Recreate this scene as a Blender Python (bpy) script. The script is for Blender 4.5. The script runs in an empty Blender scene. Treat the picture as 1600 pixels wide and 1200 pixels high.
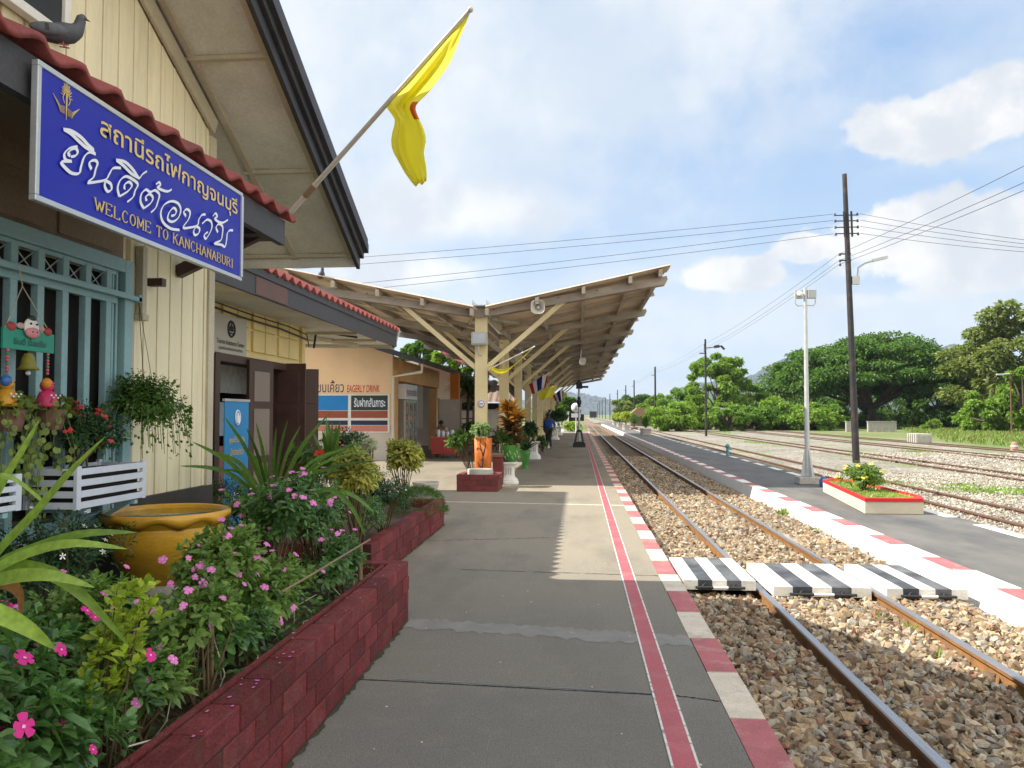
import bpy, math, random
import numpy as np
from mathutils import Vector, Matrix
random.seed(7); rng = np.random.default_rng(11)
SC = bpy.context.scene; COL = SC.collection
R = math.radians; PI = math.pi
# ---------------------------------------------------------------- camera
EYE = Vector((0, 0, 1.57))
cd = bpy.data.cameras.new('camera'); cam = bpy.data.objects.new('camera', cd); COL.objects.link(cam)
cd.sensor_width = 36; cd.lens = 36*1250/1600; cd.clip_start = .05; cd.clip_end = 12000
cam.location = EYE; cam.rotation_euler = (R(90+2.19), 0, R(4.80)); SC.camera = cam
CM = cam.rotation_euler.to_matrix()
def ray(px, py): return CM @ Vector((px-800, 600-py, -1250))
def pX(px, py, X): d = ray(px, py); t = X/d.x; return EYE+d*t
def pY(px, py, Y): d = ray(px, py); t = Y/d.y; return EYE+d*t
def pZ(px, py, Z=0): d = ray(px, py); t = (Z-EYE.z)/d.z; return EYE+d*t
# ---------------------------------------------------------------- light
SX, SY = 1.03, .08
SC.view_settings.view_transform = 'Standard'; SC.view_settings.look = 'None'
SC.view_settings.exposure = 1.15; SC.view_settings.gamma = 1
sd = bpy.data.lights.new('sun', 'SUN'); sun = bpy.data.objects.new('sun', sd); COL.objects.link(sun)
sd.energy = 4.3; sd.angle = R(.5); sd.color = (1, .93, .80)
sun.rotation_euler = Vector((SX, SY, -1)).to_track_quat('-Z', 'Y').to_euler()
elev = math.atan(1/math.hypot(SX, SY)); azim = math.atan2(-SX, -SY)
W = bpy.data.worlds.new('World'); SC.world = W; W.use_nodes = True
def world():
    nt = W.node_tree; N = nt.nodes; L = nt.links
    for n in list(N): N.remove(n)
    def nd(t, **k):
        n = N.new(t)
        for a, b in k.items(): setattr(n, a, b)
        return n
    out = nd('ShaderNodeOutputWorld'); bg = nd('ShaderNodeBackground'); bg.inputs[1].default_value = .116
    L.new(bg.outputs[0], out.inputs[0])
    sky = nd('ShaderNodeTexSky', sky_type='NISHITA'); sky.sun_disc = False
    sky.sun_elevation = elev; sky.sun_rotation = azim; sky.air_density = 1.0; sky.dust_density = 1.6; sky.ozone_density = 2
    tc = nd('ShaderNodeTexCoord')
    sep = nd('ShaderNodeSeparateXYZ'); L.new(tc.outputs['Generated'], sep.inputs[0])
    def math_(op, a, b=None, c=None, clamp=False):
        n = nd('ShaderNodeMath', operation=op); n.use_clamp = clamp
        for i, v in enumerate((a, b, c)):
            if v is None: continue
            if isinstance(v, (int, float)): n.inputs[i].default_value = v
            else: L.new(v, n.inputs[i])
        return n.outputs[0]
    def mr(v, a, b, c=0, d=1):
        n = nd('ShaderNodeMapRange', interpolation_type='SMOOTHSTEP'); L.new(v, n.inputs[0])
        for i, x in zip((1, 2, 3, 4), (a, b, c, d)): n.inputs[i].default_value = x
        return n.outputs[0]
    # cloud plane projection
    zz = math_('ADD', math_('MAXIMUM', sep.outputs[2], 0), .12)
    cx = math_('DIVIDE', sep.outputs[0], zz); cy = math_('DIVIDE', sep.outputs[1], zz)
    cmb = nd('ShaderNodeCombineXYZ'); L.new(cx, cmb.inputs[0]); L.new(cy, cmb.inputs[1])
    def noise(v, s, det=6, ro=.55, off=(0, 0, 0)):
        m = nd('ShaderNodeVectorMath', operation='ADD'); L.new(v, m.inputs[0]); m.inputs[1].default_value = off
        n = nd('ShaderNodeTexNoise'); L.new(m.outputs[0], n.inputs['Vector']); n.inputs['Scale'].default_value = s
        n.inputs['Detail'].default_value = det; n.inputs['Roughness'].default_value = ro; return n.outputs[0]
    n1 = noise(cmb.outputs[0], .55, 7, .55, (3.1, 1.7, 0))
    layer = mr(n1, .43, .60)
    n3 = noise(tc.outputs['Generated'], 9, 6, .58)
    n4 = noise(tc.outputs['Generated'], 34, 5, .6)
    wob = math_('ADD', math_('MULTIPLY', math_('SUBTRACT', n3, .5), 2.0), math_('MULTIPLY', math_('SUBTRACT', n4, .5), .7))
    def blob(px, py, rx, ry, soft=.30, w=1.0):
        c = ray(px, py).normalized()
        s = nd('ShaderNodeVectorMath', operation='SUBTRACT'); L.new(tc.outputs['Generated'], s.inputs[0]); s.inputs[1].default_value = c
        m = nd('ShaderNodeVectorMath', operation='MULTIPLY'); L.new(s.outputs[0], m.inputs[0]); m.inputs[1].default_value = (1250/rx, 1250/rx, 1250/ry)
        l = nd('ShaderNodeVectorMath', operation='LENGTH'); L.new(m.outputs[0], l.inputs[0])
        return math_('MULTIPLY', mr(math_('ADD', l.outputs[1], wob), 1+soft/2, 1-soft/2), w)
    big = None
    for b in ((1480, 190, 115, 42), (1580, 160, 90, 42), (1430, 365, 150, 48), (1560, 385, 200, 60), (1270, 385, 60, 22), (1130, 430, 90, 26),
              (1330, 470, 60, 10, .9, .5), (700, 330, 170, 40, 1.1, .8), (640, 425, 130, 26, .9, .9), (1440, 460, 40, 10, .9, .5)):
        v = blob(*b); big = v if big is None else math_('MAXIMUM', big, v)
    veil = None
    for b in ((760, 90, 420, 190, 1.4, .85), (960, 30, 330, 120, 1.2, .8), (520, 60, 260, 200, 1.4, .9), (1240, 500, 500, 45, 1.3, .55), (800, 250, 250, 60, 1.5, .5)):
        v = blob(*b); veil = v if veil is None else math_('MAXIMUM', veil, v)
    # base sky: nishita with a little pale haze towards the horizon
    hz = mr(sep.outputs[2], .0, .5, .75, .05)
    def mix(f, a, b):
        n = nd('ShaderNodeMix', data_type='RGBA'); 
        if isinstance(f, float): n.inputs[0].default_value = f
        else: L.new(f, n.inputs[0])
        for i, x in ((6, a), (7, b)):
            if isinstance(x, tuple): n.inputs[i].default_value = (*x, 1)
            else: L.new(x, n.inputs[i])
        return n.outputs[2]
    sc_ = nd('ShaderNodeVectorMath', operation='SCALE'); L.new(sky.outputs[0], sc_.inputs[0]); sc_.inputs[3].default_value = SKYK
    base = mix(.6, sc_.outputs[0], (.95, 2.0, 3.8))
    base = mix(hz, base, (2.6, 3.15, 3.7))
    shade = mr(noise(tc.outputs['Generated'], 5.5, 5, .6, (5, 2, 1)), .35, .65)
    greyc = mix(shade, (2.75, 3.1, 3.5), (3.7, 3.8, 3.85))
    c = mix(math_('MULTIPLY', layer, .5), base, greyc)
    c = mix(veil, c, greyc)
    # cumulus: bright tops, greyer bottoms from a shifted noise
    sh2 = mr(n3, .38, .6)
    cum = mix(sh2, (2.9, 3.05, 3.3), (4.1, 4.05, 3.95))
    c = mix(big, c, cum)
    # over-bright patches added to the unseen sky as fill for the shaded side
    fill_patch = None
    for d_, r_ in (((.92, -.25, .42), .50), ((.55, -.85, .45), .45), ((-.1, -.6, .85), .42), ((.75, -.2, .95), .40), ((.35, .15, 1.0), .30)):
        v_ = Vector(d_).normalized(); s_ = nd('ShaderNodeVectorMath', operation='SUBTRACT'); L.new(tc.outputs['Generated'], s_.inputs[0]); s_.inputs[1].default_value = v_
        l_ = nd('ShaderNodeVectorMath', operation='LENGTH'); L.new(s_.outputs[0], l_.inputs[0]); q_ = mr(math_('ADD', math_('DIVIDE', l_.outputs[1], r_), math_('MULTIPLY', wob, .5)), 1.3, .8); fill_patch = q_ if fill_patch is None else math_('MAXIMUM', fill_patch, q_)
    c = mix(fill_patch, c, (7.2, 6.85, 6.2))
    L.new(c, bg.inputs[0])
SKYK = .72
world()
# ---------------------------------------------------------------- materials
MATS = {}
def newmat(name):
    m = bpy.data.materials.new(name); m.use_nodes = True; MATS[name] = m
    nt = m.node_tree; b = nt.nodes['Principled BSDF']; return m, nt, b
def lin(c): return tuple(c)
def pm(name, col, rough=.7, var=.18, scale=4, fine=60, bump=.0, metal=0, col2=None, mask=(.5, .7), spec=.4, coords='Object', stretch=(1, 1, 1), bscale=None, island=0, coat=0):
    """principled with two layers of procedural variation, optional stains of a second colour, optional bump"""
    m, nt, b = newmat(name); N = nt.nodes; L = nt.links
    b.inputs['Roughness'].default_value = rough; b.inputs['Metallic'].default_value = metal
    b.inputs['Specular IOR Level'].default_value = spec
    if coat: b.inputs['Coat Weight'].default_value = coat; b.inputs['Coat Roughness'].default_value = .08
    tc = N.new('ShaderNodeTexCoord'); mp = N.new('ShaderNodeMapping'); L.new(tc.outputs[coords], mp.inputs[0]); mp.inputs[3].default_value = stretch
    def noise(s, d=5, r=.6):
        n = N.new('ShaderNodeTexNoise'); L.new(mp.outputs[0], n.inputs['Vector']); n.inputs['Scale'].default_value = s
        n.inputs['Detail'].default_value = d; n.inputs['Roughness'].default_value = r; return n
    def mr(v, a, bb, c, d):
        n = N.new('ShaderNodeMapRange'); L.new(v, n.inputs[0])
        for i, x in zip((1, 2, 3, 4), (a, bb, c, d)): n.inputs[i].default_value = x
        return n.outputs[0]
    def mul(a, bb):
        n = N.new('ShaderNodeMath'); n.operation = 'MULTIPLY'; L.new(a, n.inputs[0]); L.new(bb, n.inputs[1]); return n.outputs[0]
    n1 = noise(scale); n2 = noise(fine, 3)
    v = mul(mr(n1.outputs[0], .25, .75, 1-var, 1+var), mr(n2.outputs[0], .25, .75, 1-var*.7, 1+var*.7))
    if island:
        g = N.new('ShaderNodeNewGeometry'); v = mul(v, mr(g.outputs['Random Per Island'], 0, 1, 1-island, 1+island))
    base = N.new('ShaderNodeRGB'); base.outputs[0].default_value = (*col, 1); src = base.outputs[0]
    if col2:
        n3 = noise(scale*.7, 7, .68); mx = N.new('ShaderNodeMix'); mx.data_type = 'RGBA'
        L.new(mr(n3.outputs[0], mask[0], mask[1], 0, 1), mx.inputs[0]); L.new(src, mx.inputs[6]); mx.inputs[7].default_value = (*col2, 1); src = mx.outputs[2]
    sc = N.new('ShaderNodeVectorMath'); sc.operation = 'SCALE'; L.new(src, sc.inputs[0]); L.new(v, sc.inputs[3])
    L.new(sc.outputs[0], b.inputs['Base Color'])
    L.new(mr(n1.outputs[0], .3, .7, max(.02, rough-.1), min(1, rough+.1)), b.inputs['Roughness'])
    if bump:
        bp = N.new('ShaderNodeBump'); bp.inputs['Strength'].default_value = min(1, bump); bp.inputs['Distance'].default_value = .01*max(1, bump)
        nb = noise(bscale or fine, 6, .65); L.new(nb.outputs[0], bp.inputs['Height']); L.new(bp.outputs[0], b.inputs['Normal'])
    return m
def leafmat(name, col, col2=None, rough=.5, trans=.35, var=.35, spec=.3):
    m, nt, b = newmat(name); N = nt.nodes; L = nt.links
    g = N.new('ShaderNodeNewGeometry'); tc = N.new('ShaderNodeTexCoord')
    ramp = N.new('ShaderNodeValToRGB'); L.new(g.outputs['Random Per Island'], ramp.inputs[0])
    c2 = col2 or tuple(x*.55 for x in col)
    e = ramp.color_ramp.elements; e[0].color = (*c2, 1); e[1].color = (*(min(1, x*(1+var)) for x in col), 1); e[0].position = 0; e[1].position = 1
    k = ramp.color_ramp.elements.new(.5); k.color = (*col, 1)
    n = N.new('ShaderNodeTexNoise'); n.inputs['Scale'].default_value = 1.7; L.new(tc.outputs['Object'], n.inputs['Vector'])
    mr = N.new('ShaderNodeMapRange'); L.new(n.outputs[0], mr.inputs[0]); mr.inputs[1].default_value = .3; mr.inputs[2].default_value = .7; mr.inputs[3].default_value = .75; mr.inputs[4].default_value = 1.25
    nf_ = N.new('ShaderNodeTexNoise'); nf_.inputs['Scale'].default_value = 55; nf_.inputs['Detail'].default_value = 4; L.new(tc.outputs['Object'], nf_.inputs['Vector'])
    mf = N.new('ShaderNodeMapRange'); L.new(nf_.outputs[0], mf.inputs[0]); mf.inputs[1].default_value = .3; mf.inputs[2].default_value = .7; mf.inputs[3].default_value = .78; mf.inputs[4].default_value = 1.22
    mm = N.new('ShaderNodeMath'); mm.operation = 'MULTIPLY'; L.new(mr.outputs[0], mm.inputs[0]); L.new(mf.outputs[0], mm.inputs[1])
    sc = N.new('ShaderNodeVectorMath'); sc.operation = 'SCALE'; L.new(ramp.outputs[0], sc.inputs[0]); L.new(mm.outputs[0], sc.inputs[3])
    L.new(sc.outputs[0], b.inputs['Base Color']); b.inputs['Roughness'].default_value = rough; b.inputs['Specular IOR Level'].default_value = spec
    t = N.new('ShaderNodeBsdfTranslucent'); s2 = N.new('ShaderNodeVectorMath'); s2.operation = 'MULTIPLY'; L.new(sc.outputs[0], s2.inputs[0]); s2.inputs[1].default_value = (1.5, 1.7, .8)
    L.new(s2.outputs[0], t.inputs[0])
    mx = N.new('ShaderNodeMixShader'); mx.inputs[0].default_value = trans; L.new(b.outputs[0], mx.inputs[1]); L.new(t.outputs[0], mx.inputs[2])
    L.new(mx.outputs[0], N['Material Output'].inputs[0]); return m
# ---------------------------------------------------------------- tags, things, parts
ORG = {}
def tag(o, label=None, cat=None, group=None, kind=None):
    if label: o['label'] = label
    if cat: o['category'] = cat
    if group: o['group'] = group
    if kind: o['kind'] = kind
    return o
def thing(name, label, cat, loc=(0, 0, 0), group=None, rz=0):
    o = bpy.data.objects.new(name, None); COL.objects.link(o); o.location = loc; o.rotation_euler = (0, 0, rz); o.empty_display_size = .2
    ORG[o.name] = Vector(loc) if rz == 0 else Vector((0, 0, 0))
    return tag(o, label, cat, group)
def org(p): return ORG.get(p.name, Vector((0, 0, 0))) if p else Vector((0, 0, 0))
def mesh_obj(name, V, F, mats, parent=None, mi=None, smooth=False, local=False):
    me = bpy.data.meshes.new(name)
    off = Vector((0, 0, 0)) if local else org(parent)
    V = np.asarray(V, dtype=np.float64).reshape(-1, 3)-np.array(off)
    me.from_pydata(V.tolist(), [], F)
    if not isinstance(mats, (list, tuple)): mats = [mats]
    for m in mats: me.materials.append(m)
    if mi is not None: me.polygons.foreach_set('material_index', list(mi))
    if smooth is True: me.polygons.foreach_set('use_smooth', [True]*len(F))
    me.update()
    o = bpy.data.objects.new(name, me); COL.objects.link(o)
    if parent: o.parent = parent
    ORG[o.name] = off
    return o
def copy_tree(o, loc=None, parent=None, label=None, rz=None, scale=None):
    c = o.copy(); COL.objects.link(c)
    if parent is not None: c.parent = parent
    if loc is not None: c.location = loc
    if rz is not None: c.rotation_euler = (0, 0, rz)
    if scale is not None: c.scale = scale if isinstance(scale, (tuple, list)) else (scale,)*3
    if label: c['label'] = label
    for ch in list(o.children): copy_tree(ch, parent=c)
    return c
class MB:
    def __init__(s): s.v = []; s.f = []; s.m = []; s.sm = []
    def add(s, V, F, m=0, sm=False):
        b = len(s.v); s.v += [tuple(v) for v in V]; s.f += [tuple(i+b for i in f) for f in F]; s.m += [m]*len(F); s.sm += [sm]*len(F); return s
    def box(s, a, b, m=0):
        x0, y0, z0 = (min(a[i], b[i]) for i in range(3)); x1, y1, z1 = (max(a[i], b[i]) for i in range(3))
        V = [(x0, y0, z0), (x1, y0, z0), (x1, y1, z0), (x0, y1, z0), (x0, y0, z1), (x1, y0, z1), (x1, y1, z1), (x0, y1, z1)]
        return s.add(V, [(0, 3, 2, 1), (4, 5, 6, 7), (0, 1, 5, 4), (1, 2, 6, 5), (2, 3, 7, 6), (3, 0, 4, 7)], m)
    def cbox(s, c, d, m=0): return s.box([c[i]-d[i]/2 for i in range(3)], [c[i]+d[i]/2 for i in range(3)], m)
    def bar(s, p, q, w, h, up=(0, 0, 1), m=0):
        p = Vector(p); q = Vector(q); d = (q-p).normalized(); u = Vector(up)
        r = d.cross(u)
        if r.length < 1e-4: r = d.cross(Vector((1, 0, 0)))
        r.normalize(); u = r.cross(d)
        V = [p+r*a*w/2+u*b*h/2 for a, b in ((-1, -1), (1, -1), (1, 1), (-1, 1))]+[q+r*a*w/2+u*b*h/2 for a, b in ((-1, -1), (1, -1), (1, 1), (-1, 1))]
        return s.add(V, [(0, 1, 2, 3), (7, 6, 5, 4), (0, 4, 5, 1), (1, 5, 6, 2), (2, 6, 7, 3), (3, 7, 4, 0)], m)
    def tube(s, pts, r, n=8, m=0, cap=True):
        pts = [Vector(p) for p in pts]; rs = r if isinstance(r, (list, tuple)) else [r]*len(pts)
        V = []; F = []; prev = None
        for i, p in enumerate(pts):
            d = (pts[min(i+1, len(pts)-1)]-pts[max(i-1, 0)]).normalized()
            if prev is None:
                a = d.cross(Vector((0, 0, 1)))
                if a.length < 1e-3: a = d.cross(Vector((1, 0, 0)))
            else: a = prev-d*prev.dot(d)
            a.normalize(); prev = a; b = d.cross(a)
            V += [p+(a*math.cos(2*PI*k/n)+b*math.sin(2*PI*k/n))*rs[i] for k in range(n)]
        for i in range(len(pts)-1):
            for k in range(n): F.append((i*n+k, i*n+(k+1) % n, (i+1)*n+(k+1) % n, (i+1)*n+k))
        s.add(V, F, m, True)
        if cap: s.add(V[:n], [tuple(range(n))[::-1]], m); s.add(V[-n:], [tuple(range(n))], m)
        return s
    def lathe(s, prof, c=(0, 0, 0), n=28, m=0, wav=None, sm=True, sq=0):
        V = []; F = []
        for i, (r, z) in enumerate(prof):
            for k in range(n):
                t = 2*PI*k/n; rr = r; dz = 0
                if wav: rr, dz = wav(i, t, r)
                if sq: e = (abs(math.cos(t))**sq+abs(math.sin(t))**sq)**(-1/sq); rr *= e
                V.append((c[0]+rr*math.cos(t), c[1]+rr*math.sin(t), c[2]+z+dz))
        for i in range(len(prof)-1):
            for k in range(n): F.append((i*n+k, i*n+(k+1) % n, (i+1)*n+(k+1) % n, (i+1)*n+k))
        s.add(V, F, m, sm); s.add(V[:n], [tuple(range(n))[::-1]], m); s.add(V[-n:], [tuple(range(n))], m); return s
    def ball(s, c, r, m=0, n=12, k=8):
        r = r if isinstance(r, (list, tuple)) else (r, r, r); V = []; F = []
        for i in range(k+1):
            a = PI*i/k
            for j in range(n): b = 2*PI*j/n; V.append((c[0]+r[0]*math.sin(a)*math.cos(b), c[1]+r[1]*math.sin(a)*math.sin(b), c[2]+r[2]*math.cos(a)))
        for i in range(k):
            for j in range(n): F.append((i*n+j, (i+1)*n+j, (i+1)*n+(j+1) % n, i*n+(j+1) % n))
        return s.add(V, F, m, True)
    def prism(s, pts, d, m=0):
        """closed polygon pts extruded by vector d"""
        pts = [Vector(p) for p in pts]; d = Vector(d); n = len(pts); V = pts+[p+d for p in pts]
        nrm = Vector((0, 0, 0))
        for i in range(n): nrm += pts[i].cross(pts[(i+1) % n])
        F = [tuple(range(n)), tuple(range(2*n-1, n-1, -1))]+[(i, i+n, (i+1) % n+n, (i+1) % n) for i in range(n)]
        if nrm.dot(d) > 0: F = [tuple(reversed(f)) for f in F]
        return s.add(V, F, m)
    def build(s, name, mats, parent=None, bevel=0):
        o = mesh_obj(name, s.v, s.f, mats, parent, s.m)
        o.data.polygons.foreach_set('use_smooth', s.sm)
        if bevel:
            b = o.modifiers.new('b', 'BEVEL'); b.width = bevel; b.segments = 2; b.limit_method = 'ANGLE'; b.angle_limit = R(40)
        return o
def text(s, parent, name, mat, o, right, up, width=None, height=None, bold=0, shear=0, lift=.004, thick=.002, align='L', stretch=None):
    cu = bpy.data.curves.new('t', 'FONT'); cu.body = s; cu.size = 1; cu.offset = bold; cu.shear = shear; cu.resolution_u = 4
    to = bpy.data.objects.new('t', cu); COL.objects.link(to)
    dg = bpy.context.evaluated_depsgraph_get(); me = bpy.data.meshes.new_from_object(to.evaluated_get(dg))
    n = len(me.vertices); co = np.zeros(n*3); me.vertices.foreach_get('co', co); co = co.reshape(-1, 3)
    F = [tuple(p.vertices) for p in me.polygons]
    bpy.data.objects.remove(to); bpy.data.curves.remove(cu); bpy.data.meshes.remove(me)
    mn = co[:, :2].min(0); mx = co[:, :2].max(0); uv = (co[:, :2]-mn); w, h = mx-mn
    kx = ky = 1
    if width: kx = width/w
    if height: ky = height/h
    if width and not height: ky = kx
    if height and not width: kx = ky
    uv *= (kx, ky)
    if align == 'C': uv[:, 0] -= w*kx/2
    right = np.array(Vector(right).normalized()); up = np.array(Vector(up).normalized()); nr = np.cross(right, up)
    V = np.array(Vector(o))+uv[:, :1]*right+uv[:, 1:]*up+nr*lift
    return mesh_obj(name, V, F, mat, parent)
# ---------------------------------------------------------------- foliage
def unit(a): return a/np.maximum(np.linalg.norm(a, axis=-1, keepdims=True), 1e-9)
def rdir(n): return unit(rng.normal(size=(n, 3)))
def leaf_arrays(P, D, U, L, Wd, droop=.25, kind='leaf'):
    """leaves: base P, direction D, up U; 6 verts, 3 faces (or 4-vert folded diamonds for far foliage)"""
    D = unit(D); S = unit(np.cross(D, U)); U = unit(np.cross(S, D)); L = np.asarray(L).reshape(-1, 1)*np.ones((len(P), 1)); Wd = np.asarray(Wd).reshape(-1, 1)*np.ones((len(P), 1))
    dn = np.array([0, 0, -1.])
    if kind == 'quad':
        m = P+D*L*.5+U*L*.06; V = np.stack([P, m-S*Wd/2, P+D*L+dn*L*droop, m+S*Wd/2], 1); n = len(P); F = (np.arange(n)[:, None]*4+np.array([0, 1, 2, 3])).tolist()
        return V.reshape(-1, 3), F
    a, b = (.30, .68) if kind == 'leaf' else (.35, .75)
    wa, wb = (.8, .95) if kind == 'leaf' else (1, .8)
    p1 = P+D*L*a+dn*L*droop*a*a; p2 = P+D*L*b+dn*L*droop*b*b; p3 = P+D*L+dn*L*droop
    V = np.stack([P, p1-S*Wd/2*wa+U*Wd*.12, p1+S*Wd/2*wa+U*Wd*.12, p2-S*Wd/2*wb+U*Wd*.12, p2+S*Wd/2*wb+U*Wd*.12, p3, (P+p1)/2*0+p1, p2], 1)
    n = len(P); i = np.arange(n)[:, None]*8
    F = []
    for t in ((0, 6, 1), (0, 2, 6), (7, 5, 3), (4, 5, 7)): F += (i+np.array(t)).tolist()
    for t in ((1, 6, 7, 3), (6, 2, 4, 7)): F += (i+np.array(t)).tolist()
    return V.reshape(-1, 3), F
def shoots(tips, dirs, nl, L, Wd, droop=.3, spread=1.0, stem=.06):
    """whorls of leaves round shoot tips"""
    n = len(tips); k = nl
    t = np.linspace(0, 1, k)[None, :]*np.ones((n, 1)); ang = (np.arange(k)*2.4)[None, :]+rng.uniform(0, 6.28, (n, 1))
    d = unit(dirs); a = unit(np.cross(d, np.tile([.13, .3, .95], (n, 1)))); b = np.cross(d, a)
    out = a[:, None, :]*np.cos(ang)[..., None]+b[:, None, :]*np.sin(ang)[..., None]
    D = out*spread*(1.15-.75*t[..., None])+d[:, None, :]*(.25+.9*t[..., None])+rng.normal(size=(n, k, 3))*.12
    P = tips[:, None, :]-d[:, None, :]*stem*(1-t[..., None])
    LL = L*(1.05-.45*t)*rng.uniform(.55, 1.25, (n, k))*rng.uniform(.7, 1.15, (n, 1)); WW = LL*Wd/L
    return leaf_arrays(P.reshape(-1, 3), D.reshape(-1, 3), np.tile(d[:, None, :], (1, k, 1)).reshape(-1, 3)+np.array([0, 0, .4]), LL.reshape(-1), WW.reshape(-1), droop)
def blobpts(n, c, r, lumps=7, up=.35, seed=None, low=-.6):
    """surface-ish points of an uneven clump with outward directions"""
    g = np.random.default_rng(seed if seed is not None else int(rng.integers(1e9)))
    lc = g.normal(size=(lumps, 3)); lc = lc/np.linalg.norm(lc, axis=1, keepdims=True)*g.uniform(.25, .6, (lumps, 1)); lc[:, 2] = np.abs(lc[:, 2])*.9-.1
    which = g.integers(0, lumps, n); d = g.normal(size=(n, 3)); d = d/np.linalg.norm(d, axis=1, keepdims=True)
    d[:, 2] = np.where(d[:, 2] < low, -d[:, 2], d[:, 2])
    rad = g.uniform(.55, 1, (n, 1))**.5*g.uniform(.38, .6, (lumps, 1))[which]
    p = lc[which]+d*rad; p = p*np.array(r)+np.array(c)
    dd = unit(d+lc[which]*.8+np.array([0, 0, up])); return p, dd
def merge(parts):
    V = []; F = []; b = 0
    for v, f in parts: V.append(v); F += [[i+b for i in x] for x in f]; b += len(v)
    return np.concatenate(V), F
def petals(c, d, r, n=5, w=.8, cup=.1):
    """flat 5-petal flower as verts/faces, with a dark eye"""
    d = Vector(d).normalized(); a = d.cross(Vector((.2, .3, .9))).normalized(); b = d.cross(a); c = Vector(c); V = []; F = []
    for k in range(n):
        t = 2*PI*k/n; e = a*math.cos(t)+b*math.sin(t); s = d.cross(e); o = len(V)
        e = (e+a*random.uniform(-.12, .12)+b*random.uniform(-.12, .12)); r_0 = r; r = r*random.uniform(.82, 1.12)
        V += [c, c+e*r*.45-s*r*.28*w+d*r*cup, c+e*r*.9-s*r*.36*w+d*r*cup*.6, c+e*r*1.02+d*r*cup*.3, c+e*r*.9+s*r*.36*w+d*r*cup*.6, c+e*r*.45+s*r*.28*w+d*r*cup]
        F.append(tuple(range(o, o+6))); r = r_0
    return V, F
# ---------------------------------------------------------------- palette
M = {}
M['earth'] = pm('earth', (.10, .075, .05), .95, .4, 6, 60, bump=1)
M['white'] = pm('white_paint', (.74, .73, .70), .5, .08, 3, 40, col2=(.5, .48, .43), mask=(.62, .8))
M['wred'] = pm('kerb_red', (.40, .125, .135), .8, .22, 5, 70, bump=.6, col2=(.46, .27, .25), mask=(.52, .72))
M['kwhite'] = pm('kerb_white', (.60, .53, .43), .85, .2, 5, 70, bump=.6, col2=(.36, .31, .25), mask=(.52, .75))
M['kwhite2'] = pm('kerb_white_clean', (.76, .74, .70), .8, .09, 4, 60, bump=.5, col2=(.45, .41, .34), mask=(.60, .78))
M['concrete'] = pm('concrete', (.36, .34, .31), .85, .2, 4, 80, bump=.5)
M['paleconc'] = pm('pale_concrete', (.45, .43, .38), .85, .2, 4, 80, bump=.5, col2=(.25, .24, .2), mask=(.55, .75))
M['rust'] = pm('rail_rust', (.27, .135, .05), .85, .25, 6, 70, bump=.5, col2=(.16, .085, .045), mask=(.45, .7))
M['rustfar'] = pm('old_rail_rust', (.125, .07, .048), .85, .25, 2, 40, bump=.3)
M['steel'] = pm('rail_steel', (.42, .41, .42), .32, .12, 2, 30, metal=.85, stretch=(8, .3, 8))
M['black'] = pm('black_paint', (.025, .026, .028), .5, .2, 5, 50)
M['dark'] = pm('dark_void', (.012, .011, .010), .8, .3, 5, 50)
M['cream'] = pm('cream_siding', (.82, .75, .53), .6, .09, 2.2, 60, bump=.25, col2=(.50, .44, .29), mask=(.50, .76), stretch=(1, 2.2, .22))
M['paleyel'] = pm('yellow_siding', (.64, .52, .24), .6, .12, 2.2, 60, bump=.25, stretch=(1, 1, .5))
M['trim'] = pm('beige_trim', (.50, .455, .35), .65, .15, 3, 50, bump=.2)
M['soffit'] = pm('soffit_board', (.62, .62, .57), .8, .16, 1.6, 50, bump=.3, col2=(.45, .445, .40), mask=(.45, .75))
M['fascia'] = pm('dark_fascia', (.045, .045, .055), .55, .3, 3, 50, bump=.3)
M['fasciag'] = pm('grey_fascia', (.055, .055, .063), .6, .25, 3, 50, bump=.3)
M['fasciar'] = pm('faded_fascia', (.13, .075, .068), .7, .2, 3, 50)
M['tile'] = pm('red_roof_tile', (.24, .05, .045), .7, .22, 4, 60, bump=.3, col2=(.13, .035, .035), mask=(.5, .75))
M['tilelit'] = pm('lit_roof_tile', (.42, .115, .10), .7, .22, 4, 60, bump=.3)  # brighter copy of the red tile, sunlight put into its colour
M['blue'] = pm('blue_window_paint', (.26, .43, .47), .5, .12, 3, 60, bump=.15, col2=(.14, .28, .33), mask=(.55, .8))
M['brownpan'] = pm('brown_panel', (.23, .17, .115), .65, .2, 2.5, 50, bump=.2)
M['doorbrown'] = pm('door_brown', (.060, .030, .026), .45, .2, 3, 60)
M['doorpanel'] = pm('door_panel', (.21, .17, .145), .5, .12, 3, 60)
M['signblue'] = pm('sign_blue', (.010, .018, .36), .35, .05, 2, 40, spec=.25)
M['signwhite'] = pm('sign_white', (.72, .76, .86), .4, .03, 2, 40)
M['gold'] = pm('sign_gold', (.66, .50, .17), .45, .1, 9, 60)
M['alu'] = pm('aluminium', (.50, .53, .56), .35, .08, 5, 60, metal=.5)
M['brick'] = None
M['wood'] = pm('grey_timber', (.37, .33, .275), .8, .2, 3, 60, bump=.5, stretch=(.4, 1, 1), col2=(.24, .19, .145), mask=(.45, .7))
M['cyel'] = pm('cream_timber', (.66, .56, .33), .6, .1, 3, 60, bump=.15, col2=(.50, .42, .25), mask=(.58, .8))
M['galv'] = pm('galvanised', (.50, .53, .53), .45, .12, 5, 40, metal=.3)
M['pole'] = pm('dark_steel_pole', (.024, .023, .026), .6, .3, 3, 50, col2=(.10, .06, .045), mask=(.5, .75))
def brickmat(name, c1, c2, c3):
    m = pm(name, c1, .75, .34, 9, 90, bump=2.0, bscale=38, col2=c2, mask=(.5, .72), island=.28, spec=.25); return m
M['brick'] = brickmat('painted_red_brick', (.165, .030, .033), (.15, .062, .055), None)
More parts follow.
